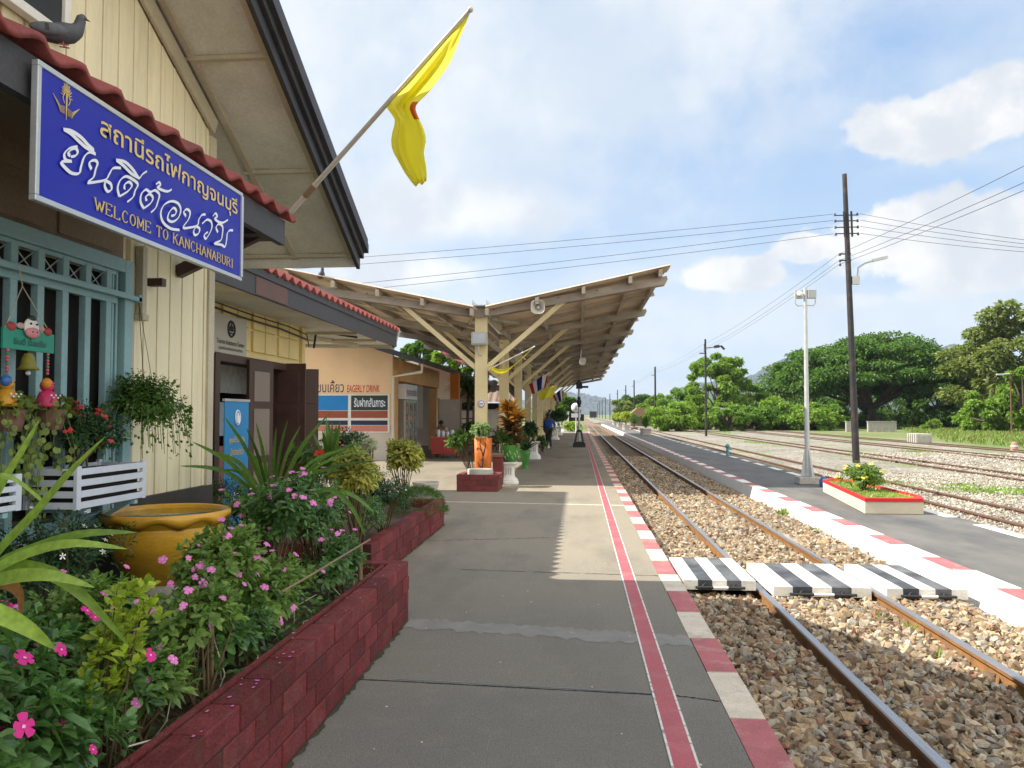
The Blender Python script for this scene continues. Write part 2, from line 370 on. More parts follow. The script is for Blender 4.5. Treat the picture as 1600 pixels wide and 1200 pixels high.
M['mortar'] = pm('brick_joint', (.05, .014, .016), .8, .2, 6, 60)
# ---------------------------------------------------------------- platform materials
def platform_mat():
    m, nt, b = newmat('platform_surface'); N = nt.nodes; L = nt.links
    tc = N.new('ShaderNodeTexCoord'); sep = N.new('ShaderNodeSeparateXYZ'); L.new(tc.outputs['Object'], sep.inputs[0])
    def noise(s, d=5, r=.6, st=(1, 1, 1)):
        mp = N.new('ShaderNodeMapping'); L.new(tc.outputs['Object'], mp.inputs[0]); mp.inputs[3].default_value = st
        n = N.new('ShaderNodeTexNoise'); L.new(mp.outputs[0], n.inputs['Vector']); n.inputs['Scale'].default_value = s; n.inputs['Detail'].default_value = d; n.inputs['Roughness'].default_value = r; return n.outputs[0]
    def mr(v, a, bb, c=0, d=1):
        n = N.new('ShaderNodeMapRange'); L.new(v, n.inputs[0])
        for i, x in zip((1, 2, 3, 4), (a, bb, c, d)): n.inputs[i].default_value = x
        return n.outputs[0]
    def mth(op, a, bb):
        n = N.new('ShaderNodeMath'); n.operation = op
        for i, v in enumerate((a, bb)):
            if isinstance(v, float): n.inputs[i].default_value = v
            else: L.new(v, n.inputs[i])
        return n.outputs[0]
    def mix(f, a, c):
        n = N.new('ShaderNodeMix'); n.data_type = 'RGBA'; L.new(f, n.inputs[0])
        for i, x in ((6, a), (7, c)):
            if isinstance(x, tuple): n.inputs[i].default_value = (*x, 1)
            else: L.new(x, n.inputs[i])
        return n.outputs[2]
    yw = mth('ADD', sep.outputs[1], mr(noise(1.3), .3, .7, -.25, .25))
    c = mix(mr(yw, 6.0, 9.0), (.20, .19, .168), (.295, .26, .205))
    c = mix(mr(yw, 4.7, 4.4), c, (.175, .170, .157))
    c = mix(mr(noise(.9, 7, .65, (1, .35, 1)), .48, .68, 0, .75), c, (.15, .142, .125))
    c = mix(mr(noise(4.3, 9, .78), .52, .72, 0, .35), c, (.30, .27, .225))
    c = mix(mr(noise(200, 2, .5), .56, .66, 0, .65), c, (.42, .39, .33))
    c = mix(mr(noise(70, 4, .6), .45, .75, 0, .55), c, (.13, .118, .098))
    c = mix(mr(noise(150, 3, .6), .56, .66, 0, .75), c, (.05, .047, .042))
    L.new(c, b.inputs['Base Color']); b.inputs['Roughness'].default_value = .9; b.inputs['Specular IOR Level'].default_value = .12
    bp = N.new('ShaderNodeBump'); bp.inputs['Strength'].default_value = .6; bp.inputs['Distance'].default_value = .007
    L.new(mth('ADD', noise(160, 4, .6), noise(9, 4, .6)), bp.inputs['Height']); L.new(bp.outputs[0], b.inputs['Normal']); return m
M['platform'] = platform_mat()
M['asphalt'] = pm('island_asphalt', (.145, .14, .13), .8, .18, 1.2, 120, bump=.5, col2=(.09, .092, .095), mask=(.45, .65), stretch=(1.4, .5, 1))
M['patch'] = pm('joint_mortar', (.215, .21, .195), .85, .2, 6, 90, bump=.4)
def gravelmat(name, cols, scale, rnd=1, bump=.03):
    m, nt, b = newmat(name); N = nt.nodes; L = nt.links
    tc = N.new('ShaderNodeTexCoord'); v = N.new('ShaderNodeTexVoronoi'); v.inputs['Scale'].default_value = scale; L.new(tc.outputs['Object'], v.inputs['Vector'])
    sp = N.new('ShaderNodeSeparateColor'); L.new(v.outputs['Color'], sp.inputs[0])
    ramp = N.new('ShaderNodeValToRGB'); L.new(sp.outputs[0], ramp.inputs[0]); e = ramp.color_ramp.elements
    e[0].color = (*cols[0], 1); e[1].color = (*cols[-1], 1)
    for i, c in enumerate(cols[1:-1]): k = e.new((i+1)/(len(cols)-1)); k.color = (*c, 1)
    n = N.new('ShaderNodeTexNoise'); n.inputs['Scale'].default_value = .45; n.inputs['Detail'].default_value = 6; L.new(tc.outputs['Object'], n.inputs['Vector'])
    mr = N.new('ShaderNodeMapRange'); L.new(n.outputs[0], mr.inputs[0]); mr.inputs[1].default_value = .3; mr.inputs[2].default_value = .7; mr.inputs[3].default_value = .75; mr.inputs[4].default_value = 1.2
    md = N.new('ShaderNodeMapRange'); L.new(v.outputs['Distance'], md.inputs[0]); md.inputs[1].default_value = .3; md.inputs[2].default_value = .75; md.inputs[3].default_value = 1; md.inputs[4].default_value = .45
    mu = N.new('ShaderNodeMath'); mu.operation = 'MULTIPLY'; L.new(mr.outputs[0], mu.inputs[0]); L.new(md.outputs[0], mu.inputs[1])
    sc = N.new('ShaderNodeVectorMath'); sc.operation = 'SCALE'; L.new(ramp.outputs[0], sc.inputs[0]); L.new(mu.outputs[0], sc.inputs[3]); L.new(sc.outputs[0], b.inputs['Base Color'])
    b.inputs['Roughness'].default_value = .9
    bp = N.new('ShaderNodeBump'); bp.invert = True; bp.inputs['Distance'].default_value = bump; bp.inputs['Strength'].default_value = .8; L.new(v.outputs['Distance'], bp.inputs['Height']); L.new(bp.outputs[0], b.inputs['Normal'])
    return m
BAL = [(.07, .045, .025), (.27, .18, .10), (.34, .255, .165), (.20, .19, .175), (.42, .345, .25), (.24, .14, .085)]
M['ballast'] = gravelmat('ballast_bed', BAL, 17)
YRD = [(.17, .155, .13), (.33, .305, .26), (.42, .395, .34), (.25, .215, .17), (.47, .44, .39)]
M['yard'] = gravelmat('yard_gravel', YRD, 11)
def yard_mat():
    """grey gravel that gives way to grass and dry growth towards the trees"""
    m = M['yard']; nt = m.node_tree; N = nt.nodes; L = nt.links; b = N['Principled BSDF']
    src = b.inputs['Base Color'].links[0].from_socket
    tc = N.new('ShaderNodeTexCoord'); sep = N.new('ShaderNodeSeparateXYZ'); L.new(tc.outputs['Object'], sep.inputs[0])
    def noise(s, d=6, r=.65, st=(1, .3, 1)):
        mp = N.new('ShaderNodeMapping'); L.new(tc.outputs['Object'], mp.inputs[0]); mp.inputs[3].default_value = st
        n = N.new('ShaderNodeTexNoise'); L.new(mp.outputs[0], n.inputs['Vector']); n.inputs['Scale'].default_value = s; n.inputs['Detail'].default_value = d; n.inputs['Roughness'].default_value = r; return n.outputs[0]
    def mr(v, a, c, d=0, e=1):
        n = N.new('ShaderNodeMapRange'); L.new(v, n.inputs[0])
        for i, x in zip((1, 2, 3, 4), (a, c, d, e)): n.inputs[i].default_value = x
        return n.outputs[0]
    def mix(f, a, c):
        n = N.new('ShaderNodeMix'); n.data_type = 'RGBA'; L.new(f, n.inputs[0])
        for i, x in ((6, a), (7, c)):
            if isinstance(x, tuple): n.inputs[i].default_value = (*x, 1)
            else: L.new(x, n.inputs[i])
        return n.outputs[2]
    ad = N.new('ShaderNodeMath'); ad.operation = 'ADD'; L.new(sep.outputs[0], ad.inputs[0]); L.new(mr(noise(.35), .3, .7, -5, 5), ad.inputs[1])
    grass = mix(mr(noise(.25), .42, .62), (.13, .19, .045), (.27, .23, .11))
    grass = mix(mr(noise(3, 4, .7, (1, 1, 1)), .3, .7), grass, (.09, .14, .04))
    c = mix(mr(noise(.8), .53, .63, 0, .85), src, (.15, .20, .07))
    c = mix(mr(ad.outputs[0], 20, 24), c, grass)
    L.new(c, b.inputs['Base Color'])
yard_mat()
M['grass'] = pm('grass_ground', (.13, .18, .05), .95, .4, 2, 30, bump=1, col2=(.26, .22, .10), mask=(.5, .7))
# ---------------------------------------------------------------- ground, platforms
def struct(o): o['kind'] = 'structure'; return o
b = MB(); b.add([(-300, -60, -.42), (600, -60, -.42), (3000, 6000, -.42), (-3000, 6000, -.42)], [(0, 1, 2, 3)]); struct(b.build('ground', M['grass']))
b = MB(); b.add([(5.8, -20, -.27), (70, -20, -.27), (70, 500, -.27), (5.8, 500, -.27)], [(0, 1, 2, 3)]); struct(b.build('yard_ground', M['yard']))
PE = .95; PEND = 74
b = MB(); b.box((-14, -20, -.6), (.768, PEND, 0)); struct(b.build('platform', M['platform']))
# left kerb blocks, alternating red and white
def kerb(x0, x1, z0, y0, step, n, name, red, wht, batter=0, gap=.004):
    me = MB(); y = y0; i = 0
    g = random.Random(3)
    while i < n:
        s = step[i % 2]; j = g.uniform(-.006, .006); k = g.uniform(-.004, .004)
        V = []
        for yy in (y+gap, y+s-gap):
            V += [(x0-batter, yy, z0), (x1, yy, z0), (x1+k, yy, 0+j), (x0+k, yy, 0+j)]
        m = i % 2
        me.add(V, [(0, 1, 2, 3), (7, 6, 5, 4), (0, 4, 5, 1)], 1)
        me.add(V, [(3, 2, 6, 7)], m)                        # top
        me.add(V, [(0, 3, 7, 4)], 1 if batter else m); me.add(V, [(1, 5, 6, 2)], 1 if batter else m)
        y += s; i += 1
    o = me.build(name, [red, wht]); return struct(o)
kerb(.768, PE, -.6, 4.28-.745*25, (.745, .745), 120, 'platform_kerb', M['wred'], M['kwhite'])
kerb(3.75, 3.97, -.6, 7.64-.77-1.62*16, (.77, .85), 190, 'island_kerb', M['wred'], M['kwhite2'], batter=.14)
b = MB(); b.box((3.97, -20, -.6), (5.8, 165, -.008)); struct(b.build('island_platform', M['asphalt']))
b = MB()
for i in range(70):
    y = -6+i*2.1; b.box((5.62, y, -.05), (5.79, y+1.25, -.004))
struct(b.build('island_edge_line', M['kwhite2']))
# red safety line with white borders, joints
b = MB()
for x0, x1, mi in ((.415, .52, 0), (.403, .415, 1), (.52, .532, 1)):
    V = [(x0, -5, .004), (x1, -5, .004), (x1, PEND-1, .004), (x0, PEND-1, .004)]; b.add(V, [(0, 1, 2, 3)], mi)
struct(b.build('safety_line', [pm('line_red', (.40, .10, .12), .75, .15, 3, 60, bump=.3, col2=(.42, .17, .17), mask=(.5, .7)), pm('line_white', (.62, .60, .56), .8, .2, 30, 90, col2=(.25, .24, .22), mask=(.55, .6))]))
def ragged(name, xa, xb, ya, yb, w, wj, z, mat, n=60):
    V = []; F = []
    for i in range(n+1):
        t = i/n; x = xa+(xb-xa)*t; y = ya+(yb-ya)*t; h = w/2
        V += [(x, y-h+random.uniform(-wj, wj), z), (x, y+h+random.uniform(-wj, wj), z)]
        if i: F.append((2*i-2, 2*i, 2*i+1, 2*i-1))
    return struct(mesh_obj(name, V, F, mat))
ragged('joint_patch', -1.30, .765, 6.02, 5.68, .27, .05, .002, M['patch'])
ragged('joint_line', -2.4, .765, 14.35, 14.0, .12, .015, .002, pm('joint_pale', (.50, .45, .36), .8, .15, 5, 50))
ragged('platform_crack', -1.35, .40, 4.72, 4.60, .012, .004, .002, M['dark'], 90)
ragged('platform_crack', -1.1, .40, 4.745, 4.625, .010, .003, .0025, pm('joint_sealant', (.16, .22, .23), .6, .1, 5, 50), 60)
def dirt(x, y0, y1, w, n=160):
    V = []; F = []
    for i in range(n+1):
        y = y0+(y1-y0)*i/n; V += [(x, y, .0015), (x+w*random.uniform(.25, 1.3), y, .0015)]
        if i: F.append((2*i-2, 2*i-1, 2*i+1, 2*i))
    return struct(mesh_obj('dirt_line', V, F, pm('moss_dirt', (.05, .048, .03), .95, .4, 12, 80, bump=.6)))
dirt(-1.312, .3, 6.1, .028); dirt(-1.932, 7.4, 11.4, .03)
ragged('platform_crack', -.6, .40, 3.35, 3.1, .006, .012, .002, M['dark'], 90)
ragged('platform_crack', -1.9, -.3, 9.9, 10.3, .008, .02, .002, M['dark'], 70)
ragged('platform_crack', -1.2, .768, 8.1, 7.95, .012, .008, .002, M['dark'], 60)
ragged('platform_crack', .52, .768, 4.60, 4.52, .012, .01, .002, M['dark'], 20)
ragged('platform_crack', -5, .765, 21.0, 21.0, .05, .01, .002, M['concrete'], 30)
ragged('platform_crack', -5, .765, 28.0, 28.0, .05, .01, .002, M['concrete'], 30)
# small chips and bird droppings
b = MB()
for i in range(60):
    x, y = random.uniform(-1.2, .7), random.uniform(2.2, 14); r = random.uniform(.003, .011)
    b.add([(x+r*random.uniform(.6, 1.2)*math.cos(t*PI/3), y+r*random.uniform(.6, 1.6)*math.sin(t*PI/3), .0035) for t in range(6)], [tuple(range(6))])
tag(b.build('droppings', M['kwhite']), kind='stuff')
# ---------------------------------------------------------------- tracks
def rail(b, x, zt, y0, y1, m0=0, m1=1):
    prof = [(-.055, -.14), (.055, -.14), (.055, -.128), (.010, -.115), (.008, -.04), (.031, -.032), (.033, -.008), (.026, 0), (-.026, 0), (-.033, -.008), (-.031, -.032), (-.008, -.04), (-.010, -.115), (-.055, -.128)]
    n = len(prof); V = [(x+a, y0, zt+c) for a, c in prof]+[(x+a, y1, zt+c) for a, c in prof]
    for i in range(n):
        j = (i+1) % n; top = i in (6, 7, 8)
        b.add(V, [(i, j, j+n, i+n)] if False else [(i, i+n, j+n, j)][:1], m1 if top else m0)
def track(xc, zt, y0, y1, name, label, rustm, top, gauge=1.06, clips=0):
    t = thing(name, label, 'track', (xc, 0, zt-.14)); t['kind'] = 'structure'
    for s in (-1, 1):
        r = MB(); rail(r, xc+s*gauge/2, zt, y0, y1); ro = r.build('rail', [rustm, top], t)
    if clips:
        c = MB(); y = 2.0
        while y < 24:
            for s in (-1, 1):
                for k in (-1, 1):
                    x = xc+s*gauge/2+k*.075; c.tube([(x-k*.02, y-.035, zt-.115), (x+k*.02, y-.03, zt-.09), (x+k*.025, y+.02, zt-.095), (x-k*.02, y+.03, zt-.115)], .009, 6)
            y += .62
        c.build('rail_clips', rustm, t)
    s = MB(); y = y0
    while y < min(y1, 120): s.box((xc-.95, y, zt-.30), (xc+.95, y+.22, zt-.135)); y += .62
    s.build('sleepers', M['concrete'] if clips else M['rustfar'], t)
    return t
track(2.26, -.10, -6, 420, 'main_track', 'nearest railway line with polished rails between the two platforms', M['rust'], M['steel'], clips=1)
track(7.6, -.185, -6, 420, 'siding_track', 'rusty railway line directly behind the island platform', M['rustfar'], M['rustfar'])
track(12.6, -.19, -6, 420, 'yard_track', 'rusty railway line in grey gravel beyond the tall dark pole', M['rustfar'], M['rustfar'])
track(17.9, -.20, -6, 420, 'yard_track', 'rusty railway line in grey gravel passing the concrete block', M['rustfar'], M['rustfar'])
track(21.7, -.20, -6, 300, 'yard_track', 'farthest rusty railway line along the edge of the grass', M['rustfar'], M['rustfar'])
b = MB(); b.box((PE, -20, -.6), (3.7, 500, -.235)); struct(b.build('track_bed', M['ballast']))
b = MB(); b.add([(3.0, 160, -.15), (5.9, 160, -.15), (5.9, 500, -.15), (3.0, 500, -.15)], [(0, 1, 2, 3)]); struct(b.build('gravel_verge', M['yard']))
# loose stones: one merged mesh of angular rocks
def rocks(name, P, size, mat):
    base = []
    t = (1+5**.5)/2
    ico = np.array([(-1, t, 0), (1, t, 0), (-1, -t, 0), (1, -t, 0), (0, -1, t), (0, 1, t), (0, -1, -t), (0, 1, -t), (t, 0, -1), (t, 0, 1), (-t, 0, -1), (-t, 0, 1)]); ico /= np.linalg.norm(ico[0])
    tri = np.array([(0, 11, 5), (0, 5, 1), (0, 1, 7), (0, 7, 10), (0, 10, 11), (1, 5, 9), (5, 11, 4), (11, 10, 2), (10, 7, 6), (7, 1, 8), (3, 9, 4), (3, 4, 2), (3, 2, 6), (3, 6, 8), (3, 8, 9), (4, 9, 5), (2, 4, 11), (6, 2, 10), (8, 6, 7), (9, 8, 1)])
    n = len(P); kinds = np.stack([ico*rng.uniform(.42, 1.2, (12, 1))*np.array([1, rng.uniform(.5, .95), rng.uniform(.4, .75)]) for _ in range(14)])
    which = rng.integers(0, 14, n)
    q = rng.normal(size=(n, 4)); q[:, 1:3] *= .45; q /= np.linalg.norm(q, axis=1, keepdims=True); w, x, y, z = q.T
    Rm = np.stack([np.stack([1-2*(y*y+z*z), 2*(x*y-z*w), 2*(x*z+y*w)], -1), np.stack([2*(x*y+z*w), 1-2*(x*x+z*z), 2*(y*z-x*w)], -1), np.stack([2*(x*z-y*w), 2*(y*z+x*w), 1-2*(x*x+y*y)], -1)], 1)
    V = np.einsum('nij,nkj->nki', Rm, kinds[which])*np.asarray(size)[:, None, None]+P[:, None, :]
    me = bpy.data.meshes.new(name); me.vertices.add(n*12); me.vertices.foreach_set('co', V.reshape(-1).astype(np.float32))
    F = (tri[None]+np.arange(n)[:, None, None]*12).reshape(-1, 3); nf = len(F)
    me.loops.add(nf*3); me.loops.foreach_set('vertex_index', F.reshape(-1).astype(np.int32)); me.polygons.add(nf)
    me.polygons.foreach_set('loop_start', np.arange(0, nf*3, 3, dtype=np.int32)); me.polygons.foreach_set('loop_total', np.full(nf, 3, np.int32))
    me.materials.append(mat); me.polygons.foreach_set('use_smooth', np.zeros(nf, bool)); me.update(calc_edges=True)
    o = bpy.data.objects.new(name, me); COL.objects.link(o); return tag(o, kind='stuff')
def rockmat(name, cols):
    m, nt, b = newmat(name); N = nt.nodes; L = nt.links
    g = N.new('ShaderNodeNewGeometry'); r = N.new('ShaderNodeValToRGB'); L.new(g.outputs['Random Per Island'], r.inputs[0]); r.color_ramp.interpolation = 'CONSTANT'
    e = r.color_ramp.elements; e[0].color = (*cols[0], 1); e[1].color = (*cols[-1], 1); e[1].position = (len(cols)-1)/len(cols)
    for i, c in enumerate(cols[1:-1]): k = e.new((i+1)/len(cols)); k.color = (*c, 1)
    tc = N.new('ShaderNodeTexCoord')
    def noise(s, a, c):
        n = N.new('ShaderNodeTexNoise'); n.inputs['Scale'].default_value = s; n.inputs['Detail'].default_value = 5; L.new(tc.outputs['Object'], n.inputs['Vector'])
        q = N.new('ShaderNodeMapRange'); L.new(n.outputs[0], q.inputs[0]); q.inputs[1].default_value = .3; q.inputs[2].default_value = .7; q.inputs[3].default_value = a; q.inputs[4].default_value = c; return q.outputs[0]
    mu = N.new('ShaderNodeMath'); mu.operation = 'MULTIPLY'; L.new(noise(60, .72, 1.25), mu.inputs[0]); L.new(noise(1.1, .8, 1.15), mu.inputs[1])
    sc = N.new('ShaderNodeVectorMath'); sc.operation = 'SCALE'; L.new(r.outputs[0], sc.inputs[0]); L.new(mu.outputs[0], sc.inputs[3]); L.new(sc.outputs[0], b.inputs['Base Color']); b.inputs['Roughness'].default_value = .85
    return m
RC = [(.36, .27, .165), (.22, .15, .085), (.43, .35, .245), (.27, .25, .215), (.29, .22, .14), (.14, .095, .06), (.36, .26, .15), (.30, .27, .22), (.44, .38, .29), (.24, .13, .08), (.28, .20, .125), (.21, .18, .14), (.17, .12, .075)]
M['rock'] = rockmat('ballast_stone', RC)
M['rockg'] = rockmat('yard_stone', [(.36, .335, .285), (.44, .415, .36), (.25, .225, .185), (.49, .465, .41), (.30, .25, .19), (.39, .35, .285)])
def scatter(x0, x1, y0, y1, dens, z, zj, s0, s1, avoid=()):
    n = int((x1-x0)*(y1-y0)*dens); P = np.stack([rng.uniform(x0, x1, n), rng.uniform(y0, y1, n), z+rng.uniform(-zj, zj, n)], 1); S = rng.uniform(s0, s1, n)*np.where(rng.random(n) < .07, 1.45, 1)
    k = np.ones(n, bool)
    for a, c, d, e in avoid: k &= ~((P[:, 0] > a) & (P[:, 0] < c) & (P[:, 1] > d) & (P[:, 1] < e))
    # nothing on the rail heads
    for xr in (1.73, 2.79): k &= ~(np.abs(P[:, 0]-xr) < .045+S*.6)
    # nothing through the kerbs
    k &= P[:, 0] > PE+S*.7; k &= ~((P[:, 0]+S > 3.61) & (P[:, 0]-S < 5.8))
    return P[k], S[k]
pan = ((.95, 3.7, 7.92, 8.98),)
A = [scatter(.96, 3.6, 1.7, 8, 1000, -.190, .026, .030, .060, pan), scatter(.96, 3.6, 8, 16, 800, -.19, .024, .030, .058, pan), scatter(.96, 3.6, 16, 34, 420, -.20, .02, .036, .058)]
rocks('ballast_stones', np.concatenate([a[0] for a in A]), np.concatenate([a[1] for a in A]), M['rock'])
A = [scatter(5.85, 12, 8, 26, 260, -.26, .015, .02, .042), scatter(12, 24, 14, 40, 45, -.26, .015, .03, .055)]
rocks('yard_stones', np.concatenate([a[0] for a in A]), np.concatenate([a[1] for a in A]), M['rockg'])
# ---------------------------------------------------------------- crossing panels
M['pwhite'] = pm('panel_white', (.70, .68, .63), .8, .12, 5, 60, bump=.6, col2=(.36, .32, .26), mask=(.50, .78))
def crossing(x0, x1, label, ya=7.84, yb=9.06, nb=5, zt=-.06):
    t = thing('crossing_panel', label, 'crossing panel', ((x0+x1)/2, (ya+yb)/2, -.2), 'striped crossing panels over the track')
    w = (x1-x0)/nb; p = MB()
    for i in range(nb): p.box((x0+i*w, ya, zt-.09), (x0+(i+1)*w, yb, zt), i % 2)
    p.build('panel', [M['pwhite'], pm('panel_black', (.045, .05, .06), .6, .3, 4, 60, col2=(.15, .155, .16), mask=(.4, .7))], t)
    h = MB(); z = zt-.062; L = x1-x0; a = x0+.16*L; c = x1-.16*L; seg = [a, a+(c-a)*.36, a+(c-a)*.66, c]
    for i in range(3): h.tube([(seg[i], ya-.035, z), (seg[i+1], ya-.035, z)], .014, 8, 1 if i % 2 else 0)
    for k in (.3, .72): x = x0+L*k; h.tube([(x, ya+.0, z+.03), (x-.03, ya-.03, z+.015), (x, ya-.035, z)], .009, 6, 0)
    h.build('handle', [M['black'], M['white']], t); return t
crossing(.99, 1.67, 'small striped crossing panel between the platform edge and the first rail', zt=-.012)
crossing(1.83, 2.73, 'striped crossing panel lying between the two polished rails')
crossing(2.87, 3.60, 'striped crossing panel beside the white island kerb')
# ---------------------------------------------------------------- near gabled building
WX, FX, WY1, EY, EZ, TP, RY = -2.76, -2.03, 6.0, 7.4, 3.075, .485, 1.8
WY1 = pX(327, 600, WX).y
def rz(y): return EZ+TP*(EY-y)
gb = thing('ticket_building', 'cream boarded station building with a tall gable and blue barred window', 'building', (-4.4, 2, 0))
w = MB(); w.box((-8, -3.5, 0), (WX-.03, WY1, 2.9)); RZ = rz(RY)
w.prism([(WX-.03, -3.5, 2.9), (WX-.03, WY1, 2.9), (WX-.03, WY1, rz(WY1)-.08), (WX-.03, RY, RZ-.08), (WX-.03, -3.5, rz(WY1)-.08)], (-5.2, 0, 0))
w.build('wall', M['cream'], gb)
s = MB(); y = 2.9; BW = .163
WIN = (3.05, pX(203, 500, WX+.05).y); WZT = pX(200, 407, WX+.06).z
while y < WY1-.02:
    y2 = min(y+BW, WY1-.05)
    zb = 1.05 if y > WIN[1]-.02 else 2.95
    zt = rz(y+BW/2)-.17
    # boards between window/awning and roof; pointed tops under the sloping trim
    V = [(WX-.03, y+.007, zb), (WX-.03, y2-.007, zb), (WX-.03, y2-.007, rz(y2)-.2), (WX-.03, y+.007, rz(y)-.2)]
    s.prism(V, (.03, 0, 0)); y += BW
s.build('siding', M['cream'], gb, bevel=.003)
t_ = MB(); t_.bar((WX+.015, WY1+.0, rz(WY1)-.12), (WX+.015, RY, RZ-.12), .03, .12, m=0); t_.box((WX-.03, WY1-.06, .5), (WX+.02, WY1+.03, rz(WY1)-.2))
t_.box((WX-.029, WIN[1]+.01, .6), (WX+.012, WIN[1]+.12, WZT)); t_.box((WX+.012, WIN[1]+.12, WZT-.30), (WX+.06, WIN[1]+.17, 2.62)); t_.box((WX+.012, WIN[1]+.11, WZT-.34), (WX+.07, WIN[1]+.18, WZT-.30))
t_.build('trim', M['trim'], gb, bevel=.004)
d = MB(); d.box((WX-.029, -3.5, .0), (WX+.03, WY1+.02, 1.05)); d.build('base_wall', pm('dark_base', (.055, .048, .042), .8, .3, 4, 60, bump=.4), gb)
# brown panelled band over the window
p = MB(); p.box((WX-.028, -1, WZT-.01), (WX-.004, WIN[1]+.01, 2.95))
for k in range(6):
    y0 = WIN[1]-.07-k*.62
    for (a, c) in ((WZT+.04, WZT+.24), (WZT+.29, 2.92)): p.box((WX-.004, y0-.54, a), (WX+.008, y0-.05, c))
p.build('upper_panels', M['brownpan'], gb, bevel=.004)
# roof: two slabs, soffit with ribs, dark stepped fascia
rf = MB(); th = .05
for sgn in (1, -1):
    def P(x, yy, dz): # yy measured from ridge towards eave
        return (x, RY+sgn*yy, RZ-TP*yy+dz)
    Lr = EY-RY
    V = [P(-8, 0, .06), P(FX+.03, 0, .06), P(FX+.03, Lr+.05, .06), P(-8, Lr+.05, .06), P(-8, 0, .14), P(FX+.03, 0, .14), P(FX+.03, Lr+.05, .14), P(-8, Lr+.05, .14)]
    rf.add(V, [(0, 1, 2, 3), (4, 7, 6, 5), (0, 4, 5, 1), (1, 5, 6, 2), (2, 6, 7, 3), (3, 7, 4, 0)])
roof = rf.build('roof', M['fascia'], gb)
so = MB(); rib = MB()
for sgn in (1, -1):
    Lr = EY-RY
    V = [P_ for P_ in [(x, RY+sgn*yy, RZ-TP*yy+dz) for x, yy, dz in ((-7.9, 0, 0), (FX-.09, 0, 0), (FX-.09, Lr, 0), (-7.9, Lr, 0), (-7.9, 0, .05), (FX-.09, 0, .05), (FX-.09, Lr, .05), (-7.9, Lr, .05))]]
    so.add(V, [(0, 1, 2, 3), (4, 7, 6, 5), (0, 4, 5, 1), (1, 5, 6, 2), (2, 6, 7, 3), (3, 7, 4, 0)])
so.build('soffit', M['soffit'], roof)
for k in range(7):
    yy = EY-.03-k*1.02; z = rz(yy)-.012; rib.bar((-4.6 if k == 0 else WX, yy, z), (FX-.09, yy, z), .045, .03)
for x in (WX+.06, FX-.13): rib.bar((x, EY, EZ-.012), (x, RY, RZ-.012), .05, .03)
for x in (-3.3, -4.1): rib.bar((x, EY, EZ-.012), (x, WY1, rz(WY1)-.012), .05, .03)
rib.build('soffit_ribs', M['trim'], roof)
f = MB()
for dx, dz0, dz1 in ((-.085, -.10, .10), (-.048, .0, .15), (-.01, .07, .19)):
    for sgn in (1, -1):
        a = (FX+dx, RY, RZ); c = (FX+dx, RY+sgn*(EY-RY+.04), RZ-TP*(EY-RY+.04))
        V = [(a[0], a[1], a[2]+dz0), (c[0], c[1], c[2]+dz0), (c[0], c[1], c[2]+dz1), (a[0], a[1], a[2]+dz1)]
        f.prism(V, (.036, 0, 0))
f.box((-6.5, EY+.0, EZ-.10), (FX-.09, EY+.035, EZ+.07), 1)
f.build('fascia', [M['fascia'], M['soffit']], roof, bevel=.004)
# awning with clay tiles
AX, AZ, AY1 = -2.02, 2.935, pX(461, 345, -2.0).y
def tiles(b, x0, z0, x1, z1, ya, yb, period, amp, th=.014, seg=8, m=0, rows=1):
    """corrugated tile sheet from eave (x0,z0) up to (x1,z1), waves along y"""
    n = int((yb-ya)/period*seg); V = []; F = []
    for i in range(n+1):
        y = ya+(yb-ya)*i/n; ph = ((y-ya)/period) % 1
        h = amp*(.5+.5*math.cos(2*PI*ph**.62))
        for (x, z) in ((x0, z0), (x1, z1)):
            V += [(x, y, z+h), (x, y, z+h-th)]
    for i in range(n):
        o = i*4; q = o+4
        F += [(o, q, q+2, o+2), (o+1, o+3, q+3, q+1), (o, o+1, q+1, q)]
    b.add(V, F, m, True)
b = MB(); tiles(b, AX+.03, AZ, WX+.1, AZ+.30, -1.5, AY1, .252, .055, th=.03); aw = b.build('awning_tiles', M['tile'], gb)
b = MB(); b.box((AX-.06, -1.5, AZ-.19), (AX-.015, AY1-.10, AZ-.02), 0); b.box((AX-.30, AY1-.34, AZ-.16), (AX-.06, AY1-.10, AZ+.06), 0)
b.box((AX-.30, -1.5, AZ-.03), (WX, AY1-.14, AZ-.012), 1); b.build('awning_beam', [M['fasciag'], M['brownpan']], gb)
b = MB(); b.bar((WX, WY1-.5, 2.55), (AX-.1, AY1-.2, AZ-.1), .06, .08); b.bar((WX, WIN[1]+.3, 2.42), (WX+.1, WIN[1]+.3, 2.42), .05, .05); b.build('awning_bracket', M['doorbrown'], gb)
# window
wn = MB(); y0, y1, z0, z1 = WIN[0], WIN[1], .95, WZT; X = WX+.05
wn.box((WX-.02, y1-.085, z0), (X+.02, y1, z1)); wn.box((WX-.02, -.6, z1-.08), (X+.02, y1-.085, z1)); wn.box((WX-.02, y0-3.6, z0), (X+.02, y1-.085, z0+.07))
for dy in (.11, .15): wn.box((WX+.0, y1-dy-.02, z0+.07), (X-.01, y1-dy, z1-.08))
wf = wn.build('window', M['blue'], gb, bevel=.004)
bars = MB(); P_ = .195; k = 0; y = y1-.20
while y > .2:
    bars.box((X-.035, y-.05, z0+.07), (X+.005, y, z1-.09)); y -= P_; k += 1
bars.box((X-.03, .0, z1-.105), (X-.0, y1-.15, z1-.081)); bars.box((X-.03, .0, z1-.275), (X+.008, y1-.15, z1-.215))
bars.build('window_bars', M['blue'], wf, bevel=.003)
x_ = MB(); y = y1-.20
while y > .3:
    for a, c in ((z1-.105, z1-.215), (z1-.215, z1-.105)): x_.tube([(X-.02, y-.05-P_+.05, a), (X-.02, y-.05, c)], .0035, 5)
    y -= P_
